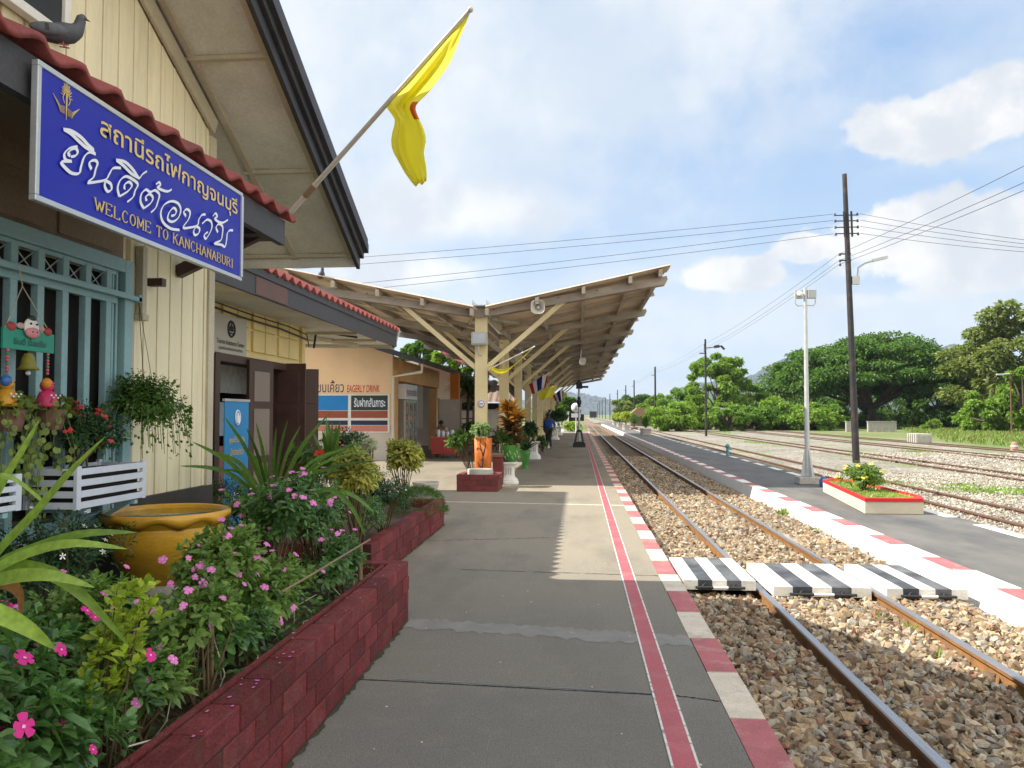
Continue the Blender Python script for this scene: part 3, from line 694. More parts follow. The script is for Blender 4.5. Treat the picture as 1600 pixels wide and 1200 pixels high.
x_.build('wire_crosses', M['alu'], wf)
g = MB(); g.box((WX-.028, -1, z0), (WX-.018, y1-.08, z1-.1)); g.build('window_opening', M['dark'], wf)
hr = pX(222, 472, X+.06); hz0 = hr.z; hb = MB(); hb.box((X+.02, -.5, hz0), (X+.06, hr.y, hz0+.025)); hb.box((X-.02, hr.y-.03, hz0-.005), (X+.06, hr.y, hz0+.04)); hb.box((X+.02, -.5, hz0+.025), (X+.03, hr.y-.03, hz0+.04)); hb.build('hanging_rail', M['blue'], wf)
# black framed board above the awning
nb = thing('notice_board', 'black board in a white frame above the tiled awning', 'sign', (WX+.05, 2.9, 3.3))
nc = pX(108, 70, WX+.06); ny, nz = nc.y, nc.z
b = MB(); b.box((WX+.02, 2.3, nz+.05), (WX+.05, ny-.05, 4.6)); b.build('board', M['black'], nb)
b = MB(); b.box((WX+.015, 2.3, nz), (WX+.07, ny, nz+.05)); b.box((WX+.015, ny-.05, nz+.05), (WX+.07, ny, 4.6)); b.build('board_frame', M['white'], nb, bevel=.003)
b = MB(); b.box((WX+.05, ny-.36, nz+.26), (WX+.055, ny-.34, nz+.36)); b.box((WX+.05, ny-.34, nz+.30), (WX+.055, ny-.30, nz+.32)); b.build('lettering', M['white'], nb)
# ---------------------------------------------------------------- blue welcome sign
SX0 = AX+.03
c0 = pX(57, 95, SX0); c1 = pX(378, 300, SX0); c2 = pX(380, 442, SX0); c3 = pX(57, 312, SX0)
ya, yb = c0.y, c1.y; zt = (c0.z+c1.z)/2; zb = (c2.z+c3.z)/2
ws = thing('welcome_sign', 'large blue sign with gold and white lettering hanging under the tiled awning', 'sign', (SX0, (ya+yb)/2, zb))
b = MB(); fw = .022
b.box((SX0-.012, ya+fw, zb+fw), (SX0+.002, yb-fw, zt-fw)); b.build('sign_panel', M['signblue'], ws)
b = MB()
for q in (((SX0-.02, ya, zb), (SX0+.008, yb, zb+fw)), ((SX0-.02, ya, zt-fw), (SX0+.008, yb, zt)), ((SX0-.02, ya, zb+fw), (SX0+.008, ya+fw, zt-fw)), ((SX0-.02, yb-fw, zb+fw), (SX0+.014, yb, zt-fw))): b.box(*q)
b.box((SX0-.03, ya+fw, zb+fw), (SX0-.014, yb-fw, zt-fw)); b.build('sign_frame', M['alu'], ws, bevel=.003)
Ws, Hs = yb-ya, zt-zb; YV, ZV = (0, 1, 0), (0, 0, 1)
text('สถานีรถไฟกาญจนบุรี', ws, 'lettering', M['gold'], (SX0+.002, ya+Ws*.215, zt-Hs*.335), YV, ZV, width=Ws*.745, height=Hs*.235, bold=.012)
BR = [  # brush centre lines, in quarter-pixels of the photograph, laid out on the sign face
 [(395,808),(445,818),(505,858),(548,905),(584,940),(540,925),(490,882),(440,835),(395,808)],
 [(438,972),(425,960),(440,938),(468,928),(482,948),(470,972),(440,980)], [(482,915),(430,928),(400,962),(408,1000),(445,1008)],
 [(445,1008),(380,1012),(405,1050),(445,1082),(490,1082),(502,1040),(522,980),(555,952),(592,962)],
 [(568,1058),(555,1030),(562,1008),(590,1003),(604,1022),(592,1060),(578,1108),(543,1140),(600,1136),(655,1122),(678,1085),(700,1052),(748,1050)],
 [(655,1122),(650,1165),(668,1196),(690,1184),(686,1150),(655,1130)],
 [(720,1000),(775,1012),(825,1060),(862,1112),(885,1088),(912,1070)], [(720,1000),(765,1035),(815,1085),(862,1112)],
 [(738,1228),(728,1175),(745,1125),(780,1103),(822,1122),(853,1152),(836,1192),(822,1232),(786,1262)], [(738,1228),(790,1196),(816,1160),(798,1138),(772,1152),(768,1184)],
 [(890,1302),(870,1262),(875,1212),(902,1186),(930,1200),(960,1190),(986,1216),(976,1262),(962,1300),(933,1328)], [(890,1302),(932,1270),(946,1236),(926,1214),(902,1230),(906,1256)],
 [(965,1152),(984,1140),(992,1158),(974,1170),(1002,1188),(1038,1196),(1062,1184)],
 [(1112,1437),(1055,1428),(1008,1388),(994,1330),(1015,1280),(1060,1258),(1102,1272),(1118,1312),(1102,1362),(1066,1386),(1036,1370),(1044,1330),(1070,1300),(1088,1316),(1080,1342),(1056,1350)],
 [(1152,1350),(1138,1326),(1155,1308),(1177,1326),(1166,1372),(1133,1422),(1182,1421),(1222,1408),(1232,1370),(1250,1344),(1272,1340)], [(1222,1408),(1200,1442),(1206,1468),(1228,1460),(1236,1430),(1212,1414)],
 [(1252,1398),(1282,1374),(1308,1386),(1312,1422),(1296,1462),(1274,1492),(1264,1470),(1286,1450)],
 [(1318,1352),(1334,1334),(1346,1354),(1330,1366),(1352,1386),(1382,1391),(1412,1374)],
 [(1350,1452),(1338,1422),(1355,1400),(1378,1416),(1377,1462),(1366,1502),(1326,1522),(1370,1530),(1392,1542),(1402,1502),(1406,1462),(1420,1441),(1442,1440)]]
b = MB(); lz = 0
for st in BR:
    P_ = [pX(x/4, y/4, SX0+.006) for x, y in st]; n = len(P_); Q = []
    for k in range(n-1):
        p0, p1, p2, p3 = P_[max(k-1, 0)], P_[k], P_[k+1], P_[min(k+2, n-1)]
        for j in range(5): u = j/5; Q.append(.5*((2*p1)+(-p0+p2)*u+(2*p0-5*p1+4*p2-p3)*u*u+(-p0+3*p1-3*p2+p3)*u**3))
    Q.append(P_[-1]); nib = Vector((0, .0048, .0048)); lz += .0006; V = []; F = []
    for k, q in enumerate(Q):
        d = (Q[min(k+1, len(Q)-1)]-Q[max(k-1, 0)]).normalized(); pr_ = Vector((1, 0, 0)).cross(d); w_ = nib.dot(pr_); w_ = pr_*(abs(w_)+.0026); q = q+Vector((lz+k*.00004, 0, 0))
        V += [q-w_, q+w_]
        if k: F.append((2*k-2, 2*k, 2*k+1, 2*k-1))
    b.add(V, F)
b.build('lettering', M['signwhite'], ws)
# stroke-drawn serif capitals
GL = {'W': [[(0, 1), (.28, 0), (.5, .8), (.72, 0), (1, 1)]], 'E': [[(.1, 0), (.1, 1), (.85, 1), (.85, .85)], [(.1, .5), (.65, .5)], [(.1, 0), (.88, 0), (.88, .2)]], 'L': [[(.1, 1), (.1, 0), (.85, 0), (.85, .2)]],
      'C': [[(.88, .8), (.7, .97), (.4, 1), (.15, .75), (.1, .5), (.15, .25), (.4, 0), (.7, .03), (.88, .2)]], 'O': [[(.5, 1), (.2, .85), (.08, .5), (.2, .15), (.5, 0), (.8, .15), (.92, .5), (.8, .85), (.5, 1)]],
      'M': [[(.1, 0), (.1, 1), (.5, .2), (.9, 1), (.9, 0)]], 'T': [[(.5, 0), (.5, 1)], [(.08, .82), (.08, 1), (.92, 1), (.92, .82)]], 'K': [[(.12, 0), (.12, 1)], [(.85, 1), (.15, .42)], [(.4, .6), (.9, 0)]],
      'A': [[(.05, 0), (.5, 1), (.95, 0)], [(.25, .35), (.75, .35)]], 'N': [[(.12, 0), (.12, 1), (.88, 0), (.88, 1)]], 'H': [[(.12, 0), (.12, 1)], [(.88, 0), (.88, 1)], [(.12, .5), (.88, .5)]],
      'B': [[(.12, 0), (.12, 1), (.6, 1), (.8, .87), (.8, .65), (.6, .52), (.12, .52)], [(.6, .52), (.88, .38), (.88, .13), (.65, 0), (.12, 0)]], 'U': [[(.12, 1), (.12, .25), (.3, .03), (.6, .0), (.85, .25), (.85, 1)]],
      'R': [[(.12, 0), (.12, 1), (.6, 1), (.82, .85), (.82, .65), (.6, .5), (.12, .5)], [(.5, .5), (.92, 0)]], 'I': [[(.5, 0), (.5, 1)]]}
SERIF = {'W': [(0, 1), (1, 1)], 'L': [(.1, 1), (.1, 0)], 'E': [(.1, 0), (.1, 1)], 'M': [(.1, 0), (.9, 0), (.1, 1), (.9, 1)], 'T': [(.5, 0)], 'K': [(.12, 0), (.12, 1), (.85, 1), (.9, 0)], 'A': [(.05, 0), (.95, 0)],
         'N': [(.12, 0), (.12, 1), (.88, 1)], 'H': [(.12, 0), (.12, 1), (.88, 0), (.88, 1)], 'B': [(.12, 0), (.12, 1)], 'U': [(.12, 1), (.85, 1)], 'R': [(.12, 0), (.12, 1), (.92, 0)], 'I': [(.5, 0), (.5, 1)]}
def serif_text(s, parent, mat, o, right, up, width, height):
    o = Vector(o); r = Vector(right); u = Vector(up); nrm = r.cross(u); b = MB(); adv = {'I': .55, 'W': 1.25, 'M': 1.15, ' ': .6}
    tot = sum(adv.get(c, 1)*1.18 for c in s); k = width/tot; x = 0
    for c in s:
        w = adv.get(c, 1)
        def p(q): return o+r*(x+(q[0]*w if c != 'I' else .27)*k)+u*q[1]*height+nrm*.005
        for st in GL.get(c, []):
            for a, d in zip(st, st[1:]):
                A, D = p(a), p(d); vert = abs(d[1]-a[1]) > abs(d[0]-a[0])
                b.bar(A, D, k*(.11 if vert else .06), .003, up=nrm)
        for q in SERIF.get(c, []): b.bar(p(q)-r*k*.14, p(q)+r*k*.14, k*.045, .003, up=nrm)
        x += w*1.18*k
    return b.build('lettering', mat, parent)
serif_text('WELCOME TO KANCHANABURI', ws, M['gold'], (SX0+.002, ya+Ws*.20, zb+Hs*.105), YV, ZV, Ws*.735, Hs*.095)
# winged emblem
b = MB(); ec = pX(104, 160, SX0+.006); es = Hs*.155
def e_(y, z): return ec+Vector((0, y, z))*es
for k in range(13):
    a = PI*(.02+.96*k/12)+0; r0, r1 = .28, .62 if k % 2 else .7
    b.bar(e_(math.cos(a)*r0*.7, math.sin(a)*r0+.25), e_(math.cos(a)*r1*.62, math.sin(a)*r1+.25), .0022, .002, up=(1, 0, 0))
for sgn in (-1, 1):
    for k in range(7):
        t = k/6; b.tube([e_(sgn*.12, -.25-t*.35), e_(sgn*(.45), -.32-t*.28), e_(sgn*(1.0-t*.5), .05-t*.5)], .0012, 4)
    b.tube([e_(sgn*.15, -.1), e_(sgn*.28, .15), e_(sgn*.1, .45)], .0018, 4)
b.tube([e_(0, -.85), e_(0, -.3), e_(0, .3), e_(0, .62)], [.001, .003, .0035, .001], 5)
b.build('emblem', M['gold'], ws)
# ---------------------------------------------------------------- tourist office building
TX = -4.5; TY1 = pX(474, 600, TX).y
D0 = pX(333, 415, TX).y
tb = thing('tourist_office', 'yellow boarded tourist office with brown folding doors and tiled roof', 'building', (-6, 10.5, 0))
PDT = pX(335, 550, TX).z; D1 = pX(466, 620, TX).y
b = MB(); TY0 = 6.5
b.box((-8.5, TY0, 0), (TX-.03, D0+.05, 3.3)); b.box((-8.5, D0+.05, PDT), (TX-.03, TY1, 3.3)); b.box((-8.5, TY1-.12, 0), (TX-.03, TY1, PDT)); b.box((-8.5, D0, 0), (-8.2, TY1, PDT))
b.build('wall', M['paleyel'], tb)
b = MB(); y = TY0+.1; zc = PDT+.78
while y < TY1-.05: b.box((TX-.03, y+.006, zc), (TX, min(TY1, y+.19)-.006, 3.35)); y += .19
b.box((TX-.03, TY1-.12, .2), (TX+.02, TY1+.02, 3.35)); b.box((TX-.03, TY0, zc-.05), (TX+.012, TY1-.12, zc)); b.box((TX-.03, D0, PDT), (TX+.02, TY1-.12, PDT+.06))
for k in range(5):
    y0 = TY1-.25-k*.95
    for (a, c) in ((y0-.84, y0-.44), (y0-.41, y0-.01)):
        for (u, v) in ((PDT+.10, PDT+.38), (PDT+.41, PDT+.69)):
            b.box((TX-.03, a, u), (TX+.006, c, v))
b.build('siding', M['paleyel'], tb, bevel=.004)
# doors
dr = MB(); dr.box((TX-.03, D0, 0), (TX+.05, D0+.13, PDT)); dr.box((TX-.03, D0+.13, PDT-.1), (TX+.04, D1, PDT)); dr.box((TX-.03, D1, 0), (TX+.04, D1+.1, PDT)); door = dr.build('door_frame', M['doorbrown'], tb)
def leaf(p, q, zt_, nm='door'):
    b = MB(); p = Vector(p); q = Vector(q); d = (q-p).normalized(); n = d.cross(Vector((0, 0, 1)))
    b.bar(p+Vector((0, 0, zt_/2)), q+Vector((0, 0, zt_/2)), .045, zt_)
    L = (q-p).length
    for a, c in ((.25, .85), (.95, 1.6), (1.7, zt_-.15)):
        for sg in (-1, 1):
            b.bar(p+d*L*.18+Vector((0, 0, (a+c)/2))+n*sg*.012, q-d*L*.18+Vector((0, 0, (a+c)/2))+n*sg*.012, .04, c-a, m=1 if nm == 'panelled_door' else 0)
    return b.build('door', [M['doorbrown'], M['doorpanel']], tb, bevel=.004)
yp0 = pX(392, 600, TX+.1).y; yp1 = pX(425, 600, TX+.1).y
leaf((TX+.06, yp0, .05), (TX+.10, yp1, .05), PDT-.08, 'panelled_door')
la, lb = pY(424, 568, 11.9), pY(478, 568, 11.95); leaf((la.x, 11.9, .05), (lb.x, 11.95, .05), lb.z-.05)
la, lb = pY(474, 577, 12.8), pY(498, 577, 12.9); leaf((la.x, 12.8, .05), (lb.x, 12.9, .05), lb.z-.05)
# interior: window pane, shelves seen through the door
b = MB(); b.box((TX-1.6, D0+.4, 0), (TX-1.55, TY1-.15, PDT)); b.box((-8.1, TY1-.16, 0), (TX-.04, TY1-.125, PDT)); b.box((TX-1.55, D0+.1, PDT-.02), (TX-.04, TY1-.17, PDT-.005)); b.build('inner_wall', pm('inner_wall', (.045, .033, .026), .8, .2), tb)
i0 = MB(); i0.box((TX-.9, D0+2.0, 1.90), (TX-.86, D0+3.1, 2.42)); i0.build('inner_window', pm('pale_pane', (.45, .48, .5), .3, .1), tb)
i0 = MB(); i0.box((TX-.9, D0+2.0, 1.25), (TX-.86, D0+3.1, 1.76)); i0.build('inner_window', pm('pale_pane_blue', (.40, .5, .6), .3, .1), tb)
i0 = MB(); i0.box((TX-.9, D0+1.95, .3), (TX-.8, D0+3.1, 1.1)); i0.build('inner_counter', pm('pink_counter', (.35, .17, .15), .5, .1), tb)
# roof with clay tiles in the lit copy of the tile colour
EX2, EZ2 = -3.66, 3.30; EYE2 = pX(624, 530, EX2).y
b = MB(); tiles(b, EX2, EZ2-.02, -8.6, EZ2+2.2, 6.6, EYE2, .28, .075, th=.03, m=0); b.build('roof_tiles', M['tilelit'], tb)
b = MB(); b.prism([(EX2-.09, 6.6, EZ2-.03), (EX2-.09, 6.6, EZ2-.35), (EX2-.05, 6.6, EZ2-.35), (EX2-.05, 6.6, EZ2-.03)], (0, EYE2-6.62, 0), 0)
b.box((EX2-.05, pX(406, 450, EX2).y, EZ2-.34), (EX2-.043, pX(455, 450, EX2).y, EZ2-.13), 1); b.box((EX2-.05, 6.6, EZ2-.12), (EX2-.03, EYE2-.05, EZ2-.03), 0)
b.box((EX2-.6, EYE2-.06, EZ2-.36), (EX2-.09, EYE2-.02, EZ2-.05), 0)
b.build('fascia', [M['fasciag'], M['fasciar']], tb)
b = MB(); b.add([(EX2-.09, 6.6, EZ2-.33), (EX2-.09, EYE2-.03, EZ2-.33), (-8.6, EYE2-.03, EZ2-.26), (-8.6, 6.6, EZ2-.26)], [(0, 1, 2, 3)])
b.build('soffit', M['soffit'], tb)
b = MB()
for y in (13.3, 14.6, 15.8): b.bar((EX2-.1, y, EZ2-.35), (-8, y, EZ2-.29), .06, .05)
b.bar((-4.9, 13.2, EZ2-.36), (-4.4, 15.6, EZ2-.36), .06, .06); b.bar((-6.6, 13.2, EZ2-.33), (-6.6, 15.6, EZ2-.33), .05, .05); b.build('soffit_ribs', M['trim'], tb)
b = MB(); b.prism([(EX2, EYE2, EZ2-.05), (EX2, EYE2, EZ2+.03), (-8.6, EYE2, EZ2+2.25), (-8.6, EYE2, EZ2-.30), (EX2-.1, EYE2, EZ2-.38)], (0, .04, 0)); b.build('gable_end', M['soffit'], tb)
b = MB(); b.tube([(TX+.03, 8.4, 2.93), (TX+.05, 10.2, 2.86), (TX+.06, 11.6, 2.85), (TX+.05, TY1, 2.80)], .014, 6); b.tube([(TX+.03, 8.4, 2.98), (TX+.05, 10.6, 2.93), (TX+.06, 12.0, 2.92), (TX+.05, TY1, 2.88), (TX+.02, TY1+.2, 2.7)], .009, 6)
b.tube([(TX+.02, 13.2, 2.7), (TX+.02, 13.3, 2.95), (TX+.1, 13.6, 3.0), (EX2-.3, 14.0, 2.95)], .02, 6); b.build('cables', M['black'], tb)
# Tourist Assistance Center board
a = pX(333, 484, TX+.02); c = pX(384, 503, TX+.02); zt_ = (a.z+c.z)/2; zb_ = pX(384, 560, TX+.02).z
ts = thing('office_sign', 'square grey sign with a round black emblem above the office door', 'sign', (TX+.03, a.y, zb_))
b = MB(); b.box((TX+.012, a.y, zb_), (TX+.035, c.y, zt_)); b.build('sign_panel', pm('grey_sign', (.38, .36, .31), .5, .08, 3), ts, bevel=.003)
b = MB(); H = zt_-zb_; Wd = c.y-a.y; cy = a.y+Wd*.5; cz = zt_-H*.33; rr = H*.19
ring = [(TX+.039, cy+rr*math.cos(t*PI/16), cz+rr*math.sin(t*PI/16)) for t in range(33)]
b.tube(ring, .016, 4, cap=False)
for sg in (-1, 1): b.tube([(TX+.039, cy+sg*rr*.55, cz+rr*.1), (TX+.039, cy+sg*rr*.3, cz+rr*.35), (TX+.039, cy+sg*rr*.15, cz-rr*.1), (TX+.039, cy+sg*rr*.6, cz-rr*.15)], .014, 4)
b.tube([(TX+.039, cy, cz-rr*.3), (TX+.039, cy, cz+rr*.8)], [.03, .008], 4); b.tube([(TX+.039, cy-rr*.5, cz-rr*.55), (TX+.039, cy+rr*.5, cz-rr*.55)], .01, 4)
b.build('emblem', M['black'], ts)
text('Tourist Assistance Center', ts, 'lettering', M['black'], (TX+.035, cy, zt_-H*.74), YV, ZV, width=Wd*.84, height=H*.12, align='C', bold=.01)
text('ศูนย์ช่วยเหลือนักท่องเที่ยว', ts, 'lettering', M['black'], (TX+.035, cy, zt_-H*.9), YV, ZV, width=Wd*.72, height=H*.11, align='C', bold=.01)
# blue roll-up banner in the doorway
bx = TX+.45; a = pX(350, 624, bx); c = pX(381, 628, bx)
bn = thing('banner_stand', 'blue upright banner with white and yellow writing in the office doorway', 'banner', (bx, a.y, 0))
b = MB(); ztb = a.z-.02; b.box((bx, a.y, .12), (bx+.012, c.y+.12, ztb)); b.build('banner', pm('banner_blue', (.02, .22, .50), .45, .12, 1.5), bn)
b = MB(); b.box((bx-.08, a.y-.03, .0), (bx+.09, c.y+.15, .1)); b.tube([(bx-.02, (a.y+c.y)/2, .1), (bx-.02, (a.y+c.y)/2, ztb)], .012); b.box((bx-.01, a.y-.02, ztb), (bx+.02, c.y+.14, ztb+.03)); b.build('stand', M['alu'], bn)
cyb = (a.y+c.y+.12)/2
text('ศูนย์ช่วยเหลือ', bn, 'lettering', M['gold'], (bx+.012, cyb, ztb-.50), YV, ZV, width=.42, height=.09, align='C', bold=.01)
text('นักท่องเที่ยว', bn, 'lettering', M['gold'], (bx+.012, cyb, ztb-.63), YV, ZV, width=.36, height=.09, align='C', bold=.01)
b = MB(); ez_ = ztb-.19; ring = [(bx+.02, cyb+.065*math.cos(t*PI/10), ez_+.085*math.sin(t*PI/10)) for t in range(21)]; b.tube(ring, .01, 5, cap=False)
b.tube([(bx+.02, cyb, ez_-.06), (bx+.02, cyb, ez_+.06)], [.03, .01], 5)
for sg in (-1, 1): b.tube([(bx+.02, cyb+sg*.02, ez_-.03), (bx+.02, cyb+sg*.045, ez_+.02)], .011, 5)
b.box((bx+.012, cyb-.07, .62), (bx+.016, cyb+.07, .66)); b.box((bx+.012, cyb-.045, .42), (bx+.016, cyb+.045, .60)); b.build('emblem', M['signwhite'], bn)
# ---------------------------------------------------------------- hanging wires strung at window
# ---------------------------------------------------------------- orange shop
M['orange'] = pm('orange_render', (.72, .42, .20), .8, .1, 1.2, 50, bump=.2, col2=(.60, .33, .14), mask=(.5, .75))
M['peach'] = pm('peach_render', (.82, .55, .33), .8, .08, 1.2, 50, bump=.2)
M['beige'] = pm('beige_render', (.58, .52, .45), .8, .1, 1.2, 50, bump=.2)
SYF = 27.0; kx = lambda px, py=640: pY(px, py, SYF).x; kz = lambda py, px=560: pY(px, py, SYF).z
sh = thing('snack_shop', 'orange rendered snack shop with striped panels painted on its end wall', 'building', (-8.5, 30, 0))
xc = kx(613)
b = MB(); b.box((-14, SYF, 0), (xc, SYF+.2, kz(664)), 1); b.box((-14, SYF, kz(664)), (xc, SYF+.2, 4.2), 0); b.box((xc-.2, SYF+.2, 0), (xc, SYF+.9, 3.6), 2)
b.box((-14, SYF+13, 0), (xc-1.0, SYF+13.2, 3.6), 1); b.box((-14, SYF+.2, 0), (-13.8, SYF+13, 3.6), 1)
b.box((xc-.35, SYF+8.5, 0), (xc-.0, SYF+8.8, 3.4), 2)
b.build('wall', [M['peach'], M['beige'], M['orange']], sh)
# painted stripe panels
def fr(nm, px0, px1, py0, py1, mat, yo=.0, dep=.02):
    b = MB(); b.box((kx(px0), SYF-dep-yo, kz(py1)), (kx(px1), SYF-yo, kz(py0))); return b.build(nm, mat, sh)
fr('panel_frame', 480, 609, 616, 676, M['white'], .0, .03)
PB = {'a': (.015, .21, .55), 'b': (.31, .075, .04), 'c': (.02, .03, .07), 'd': (.56, .20, .15), 'e': (.03, .045, .04)}
PM = {k: pm('shop_panel_'+k, v, .55, .08, 2) for k, v in PB.items()}
for x0, x1 in ((482, 544), (549, 606)):
    for nm, y0, y1_ in (('a' if x0 == 482 else 'e', 618, 641), ('b', 642, 653), ('c', 657, 664), ('d', 665, 674)): fr('painted_panel', x0, x1, y0, y1_, PM[nm], .03, .012)
for x0 in (549, 556, 566, 576, 590): pass
text('รับฝากสัมภาระ', sh, 'lettering', M['signwhite'], (kx(578), SYF-.042, kz(636)), (1, 0, 0), ZV, width=kx(602)-kx(553), height=.32, align='C', bold=.02)
text('ของขบเคี้ยว', sh, 'lettering', pm('navy_letters', (.04, .04, .09), .6, .1), (kx(473), SYF, kz(613)), (1, 0, 0), ZV, width=kx(537)-kx(473), height=.42, bold=.005)
text('Eagerly Drink'.upper(), sh, 'lettering', pm('red_letters', (.50, .02, .015), .6, .1), (kx(542), SYF, kz(613)), (1, 0, 0), ZV, width=kx(593)-kx(542), height=.25, bold=.008, shear=.1)
# roof: gable verge towards us, eave running away
SEX, SEZ = -5.26, 3.42
b = MB(); b.prism([(SEX, 26.2, SEZ), (SEX, 26.2, SEZ-.07), (-14.5, 26.2, SEZ+2.9), (-14.5, 26.2, SEZ+2.97)], (0, 14.5, 0)); b.build('roof', pm('shop_roof', (.10, .085, .075), .7, .25, 3), sh)
b = MB(); b.prism([(SEX, 26.15, SEZ+.02), (SEX, 26.15, SEZ-.16), (-14.5, 26.15, SEZ+2.8), (-14.5, 26.15, SEZ+3.0)], (0, .05, 0)); b.box((SEX, 26.15, SEZ-.14), (SEX+.12, 40.6, SEZ+.0)); b.build('fascia', M['fascia'], sh)
b = MB(); x = kx(613)+.05; b.tube([(SEX+.02, 26.4, SEZ-.16), (SEX+.02, 26.4, SEZ-.42), (x, 26.9, SEZ-.55), (x, 26.92, .1)], .055, 8); b.build('downpipe', pm('cream_pipe', (.66, .58, .45), .5, .1), sh)
fx = xc+.25
b = MB(); b.box((xc-.3, SYF+.9, 2.75), (fx-.12, SYF+8.5, 3.5)); b.build('upper_wall', M['orange'], sh)
b = MB(); b.box((fx-.3, SYF+.95, 2.12), (fx, SYF+3.0, 2.66)); b.build('sign_box', M['signwhite'], sh)
text('ร้านอาหาร', sh, 'lettering', pm('shop_red', (.42, .04, .04), .5, .1), (fx, SYF+1.1, 2.25), YV, ZV, width=.95, height=.30, bold=.01); text('เครื่องดื่ม', sh, 'lettering', pm('shop_green', (.05, .20, .08), .5, .1), (fx, SYF+2.15, 2.25), YV, ZV, width=.75, height=.30, bold=.01)
b = MB(); b.box((xc-2.5, SYF+3.6, 0), (xc-2.4, SYF+12.8, 3.2)); b.build('inner_wall', pm('shop_inner', (.07, .06, .05), .8, .25, 2), sh)
# drinks fridge
fg = thing('drinks_fridge', 'tall glass-doored drinks fridge under the shop sign', 'fridge', (fx, SYF+2, 0))
b = MB(); b.box((fx-.8, SYF+.95, 0), (fx-.06, SYF+3.05, 2.1)); b.build('cabinet', pm('fridge_grey', (.22, .21, .2), .5, .1), fg)
b = MB()
for y in (SYF+.95, SYF+1.62, SYF+2.3, SYF+2.97): b.box((fx-.06, y, .05), (fx, y+.07, 2.1))
b.box((fx-.06, SYF+1.0, 2.0), (fx-.005, SYF+3.0, 2.1)); b.box((fx-.06, SYF+1.0, .05), (fx-.005, SYF+3.0, .3)); b.build('door_frame', M['alu'], fg)
BT = [pm('bt_%d' % i, c, .3, .1) for i, c in enumerate(((.30, .05, .04), (.35, .35, .33), (.25, .14, .03), (.05, .12, .05)))]
for k in range(5):
    for j in range(17): yy = SYF+1.08+j*.115; b = MB(); b.tube([(fx-.045, yy, .42+k*.32), (fx-.045, yy, .56+k*.32), (fx-.045, yy, .62+k*.32)], [.035, .035, .014], 6); b.build('bottle', random.choice(BT), fg)
b = MB(); b.box((xc-.1, SYF+4.0, 1.0), (xc-.04, SYF+5.6, 3.0)); b.build('partition', pm('grey_partition', (.32, .30, .27), .7, .1), sh)
# shop clutter: vending counter, partition and red table
tt = pZ(700, 712); tbx = pY(697, 690, 28.6).x
rt = thing('red_table', 'red draped vendor table beside the snack shop', 'table', (tbx, 28.6, 0))
b = MB(); b.box((tbx-.48, 28.3, .16), (tbx+.35, 29.2, .74)); b.build('table_skirt', pm('table_red', (.36, .045, .035), .6, .15, 3), rt, bevel=.01)
b = MB(); b.box((tbx-.52, 28.26, .74), (tbx+.39, 29.24, .78)); b.build('table_top', pm('table_top', (.45, .12, .08), .5, .1), rt)
for sx in (-.42, .3):
    for yy in (28.36, 29.1): b = MB(); b.tube([(tbx+sx, yy, 0), (tbx+sx, yy, .18)], .025); b.build('leg', M['rustfar'], rt)
jr = thing('jar_tray', 'clear jars and cups standing on the red vendor table', 'jars', (tbx+.1, 28.6, .78))
for i in range(7):
    b = MB(); h = random.uniform(.12, .26); b.lathe([(.05, 0), (.055, h*.7), (.04, h), (.035, h+.02)], (tbx-.25+i*.085, 28.5+.2*(i % 2), .78), 10); b.build('jar', M['alu'] if i % 2 else M['signwhite'], jr)
pr = thing('grey_partition', 'tall grey screen standing behind the red vendor table', 'screen', (tbx-.35, 30.0, 0))
b = MB(); b.box((tbx-.55, 30.3, 0), (tbx+.25, 30.36, 2.15)); b.build('panel', pm('screen_panel', (.36, .33, .30), .7, .1), pr); b = MB(); b.box((tbx-.6, 30.28, 0), (tbx-.55, 30.4, 2.2)); b.box((tbx+.25, 30.28, 0), (tbx+.3, 30.4, 2.2)); b.build('frame', M['brownpan'], pr)
oc = thing('orange_pillar', 'square shop pillar with an orange upper half', 'pillar', (pY(710, 640, 33).x, 33, 0)); x = pY(710, 640, 33).x
b = MB(); b.box((x-.18, 33, 1.9), (x+.18, 33.3, 3.3)); b.build('upper_post', pm('vivid_orange', (.62, .19, .02), .6, .1), oc); b = MB(); b.box((x-.16, 33.02, 0), (x+.16, 33.28, 1.9)); b.build('lower_post', pm('teal_post', (.16, .26, .25), .6, .1), oc)
rk = thing('display_rack', 'dark wooden shelf rack behind the canopy posts', 'rack', (-5.2, 33, 0)); x = pY(727, 690, 33).x
b = MB()
for k in range(5): b.box((x-.3, 33, .3+k*.36), (x+.3, 33.4, .34+k*.36))
for sx in (-.32, .3): b.box((x+sx, 33, 0), (x+sx+.04, 33.4, 1.95))
b.build('shelves', M['doorbrown'], rk)
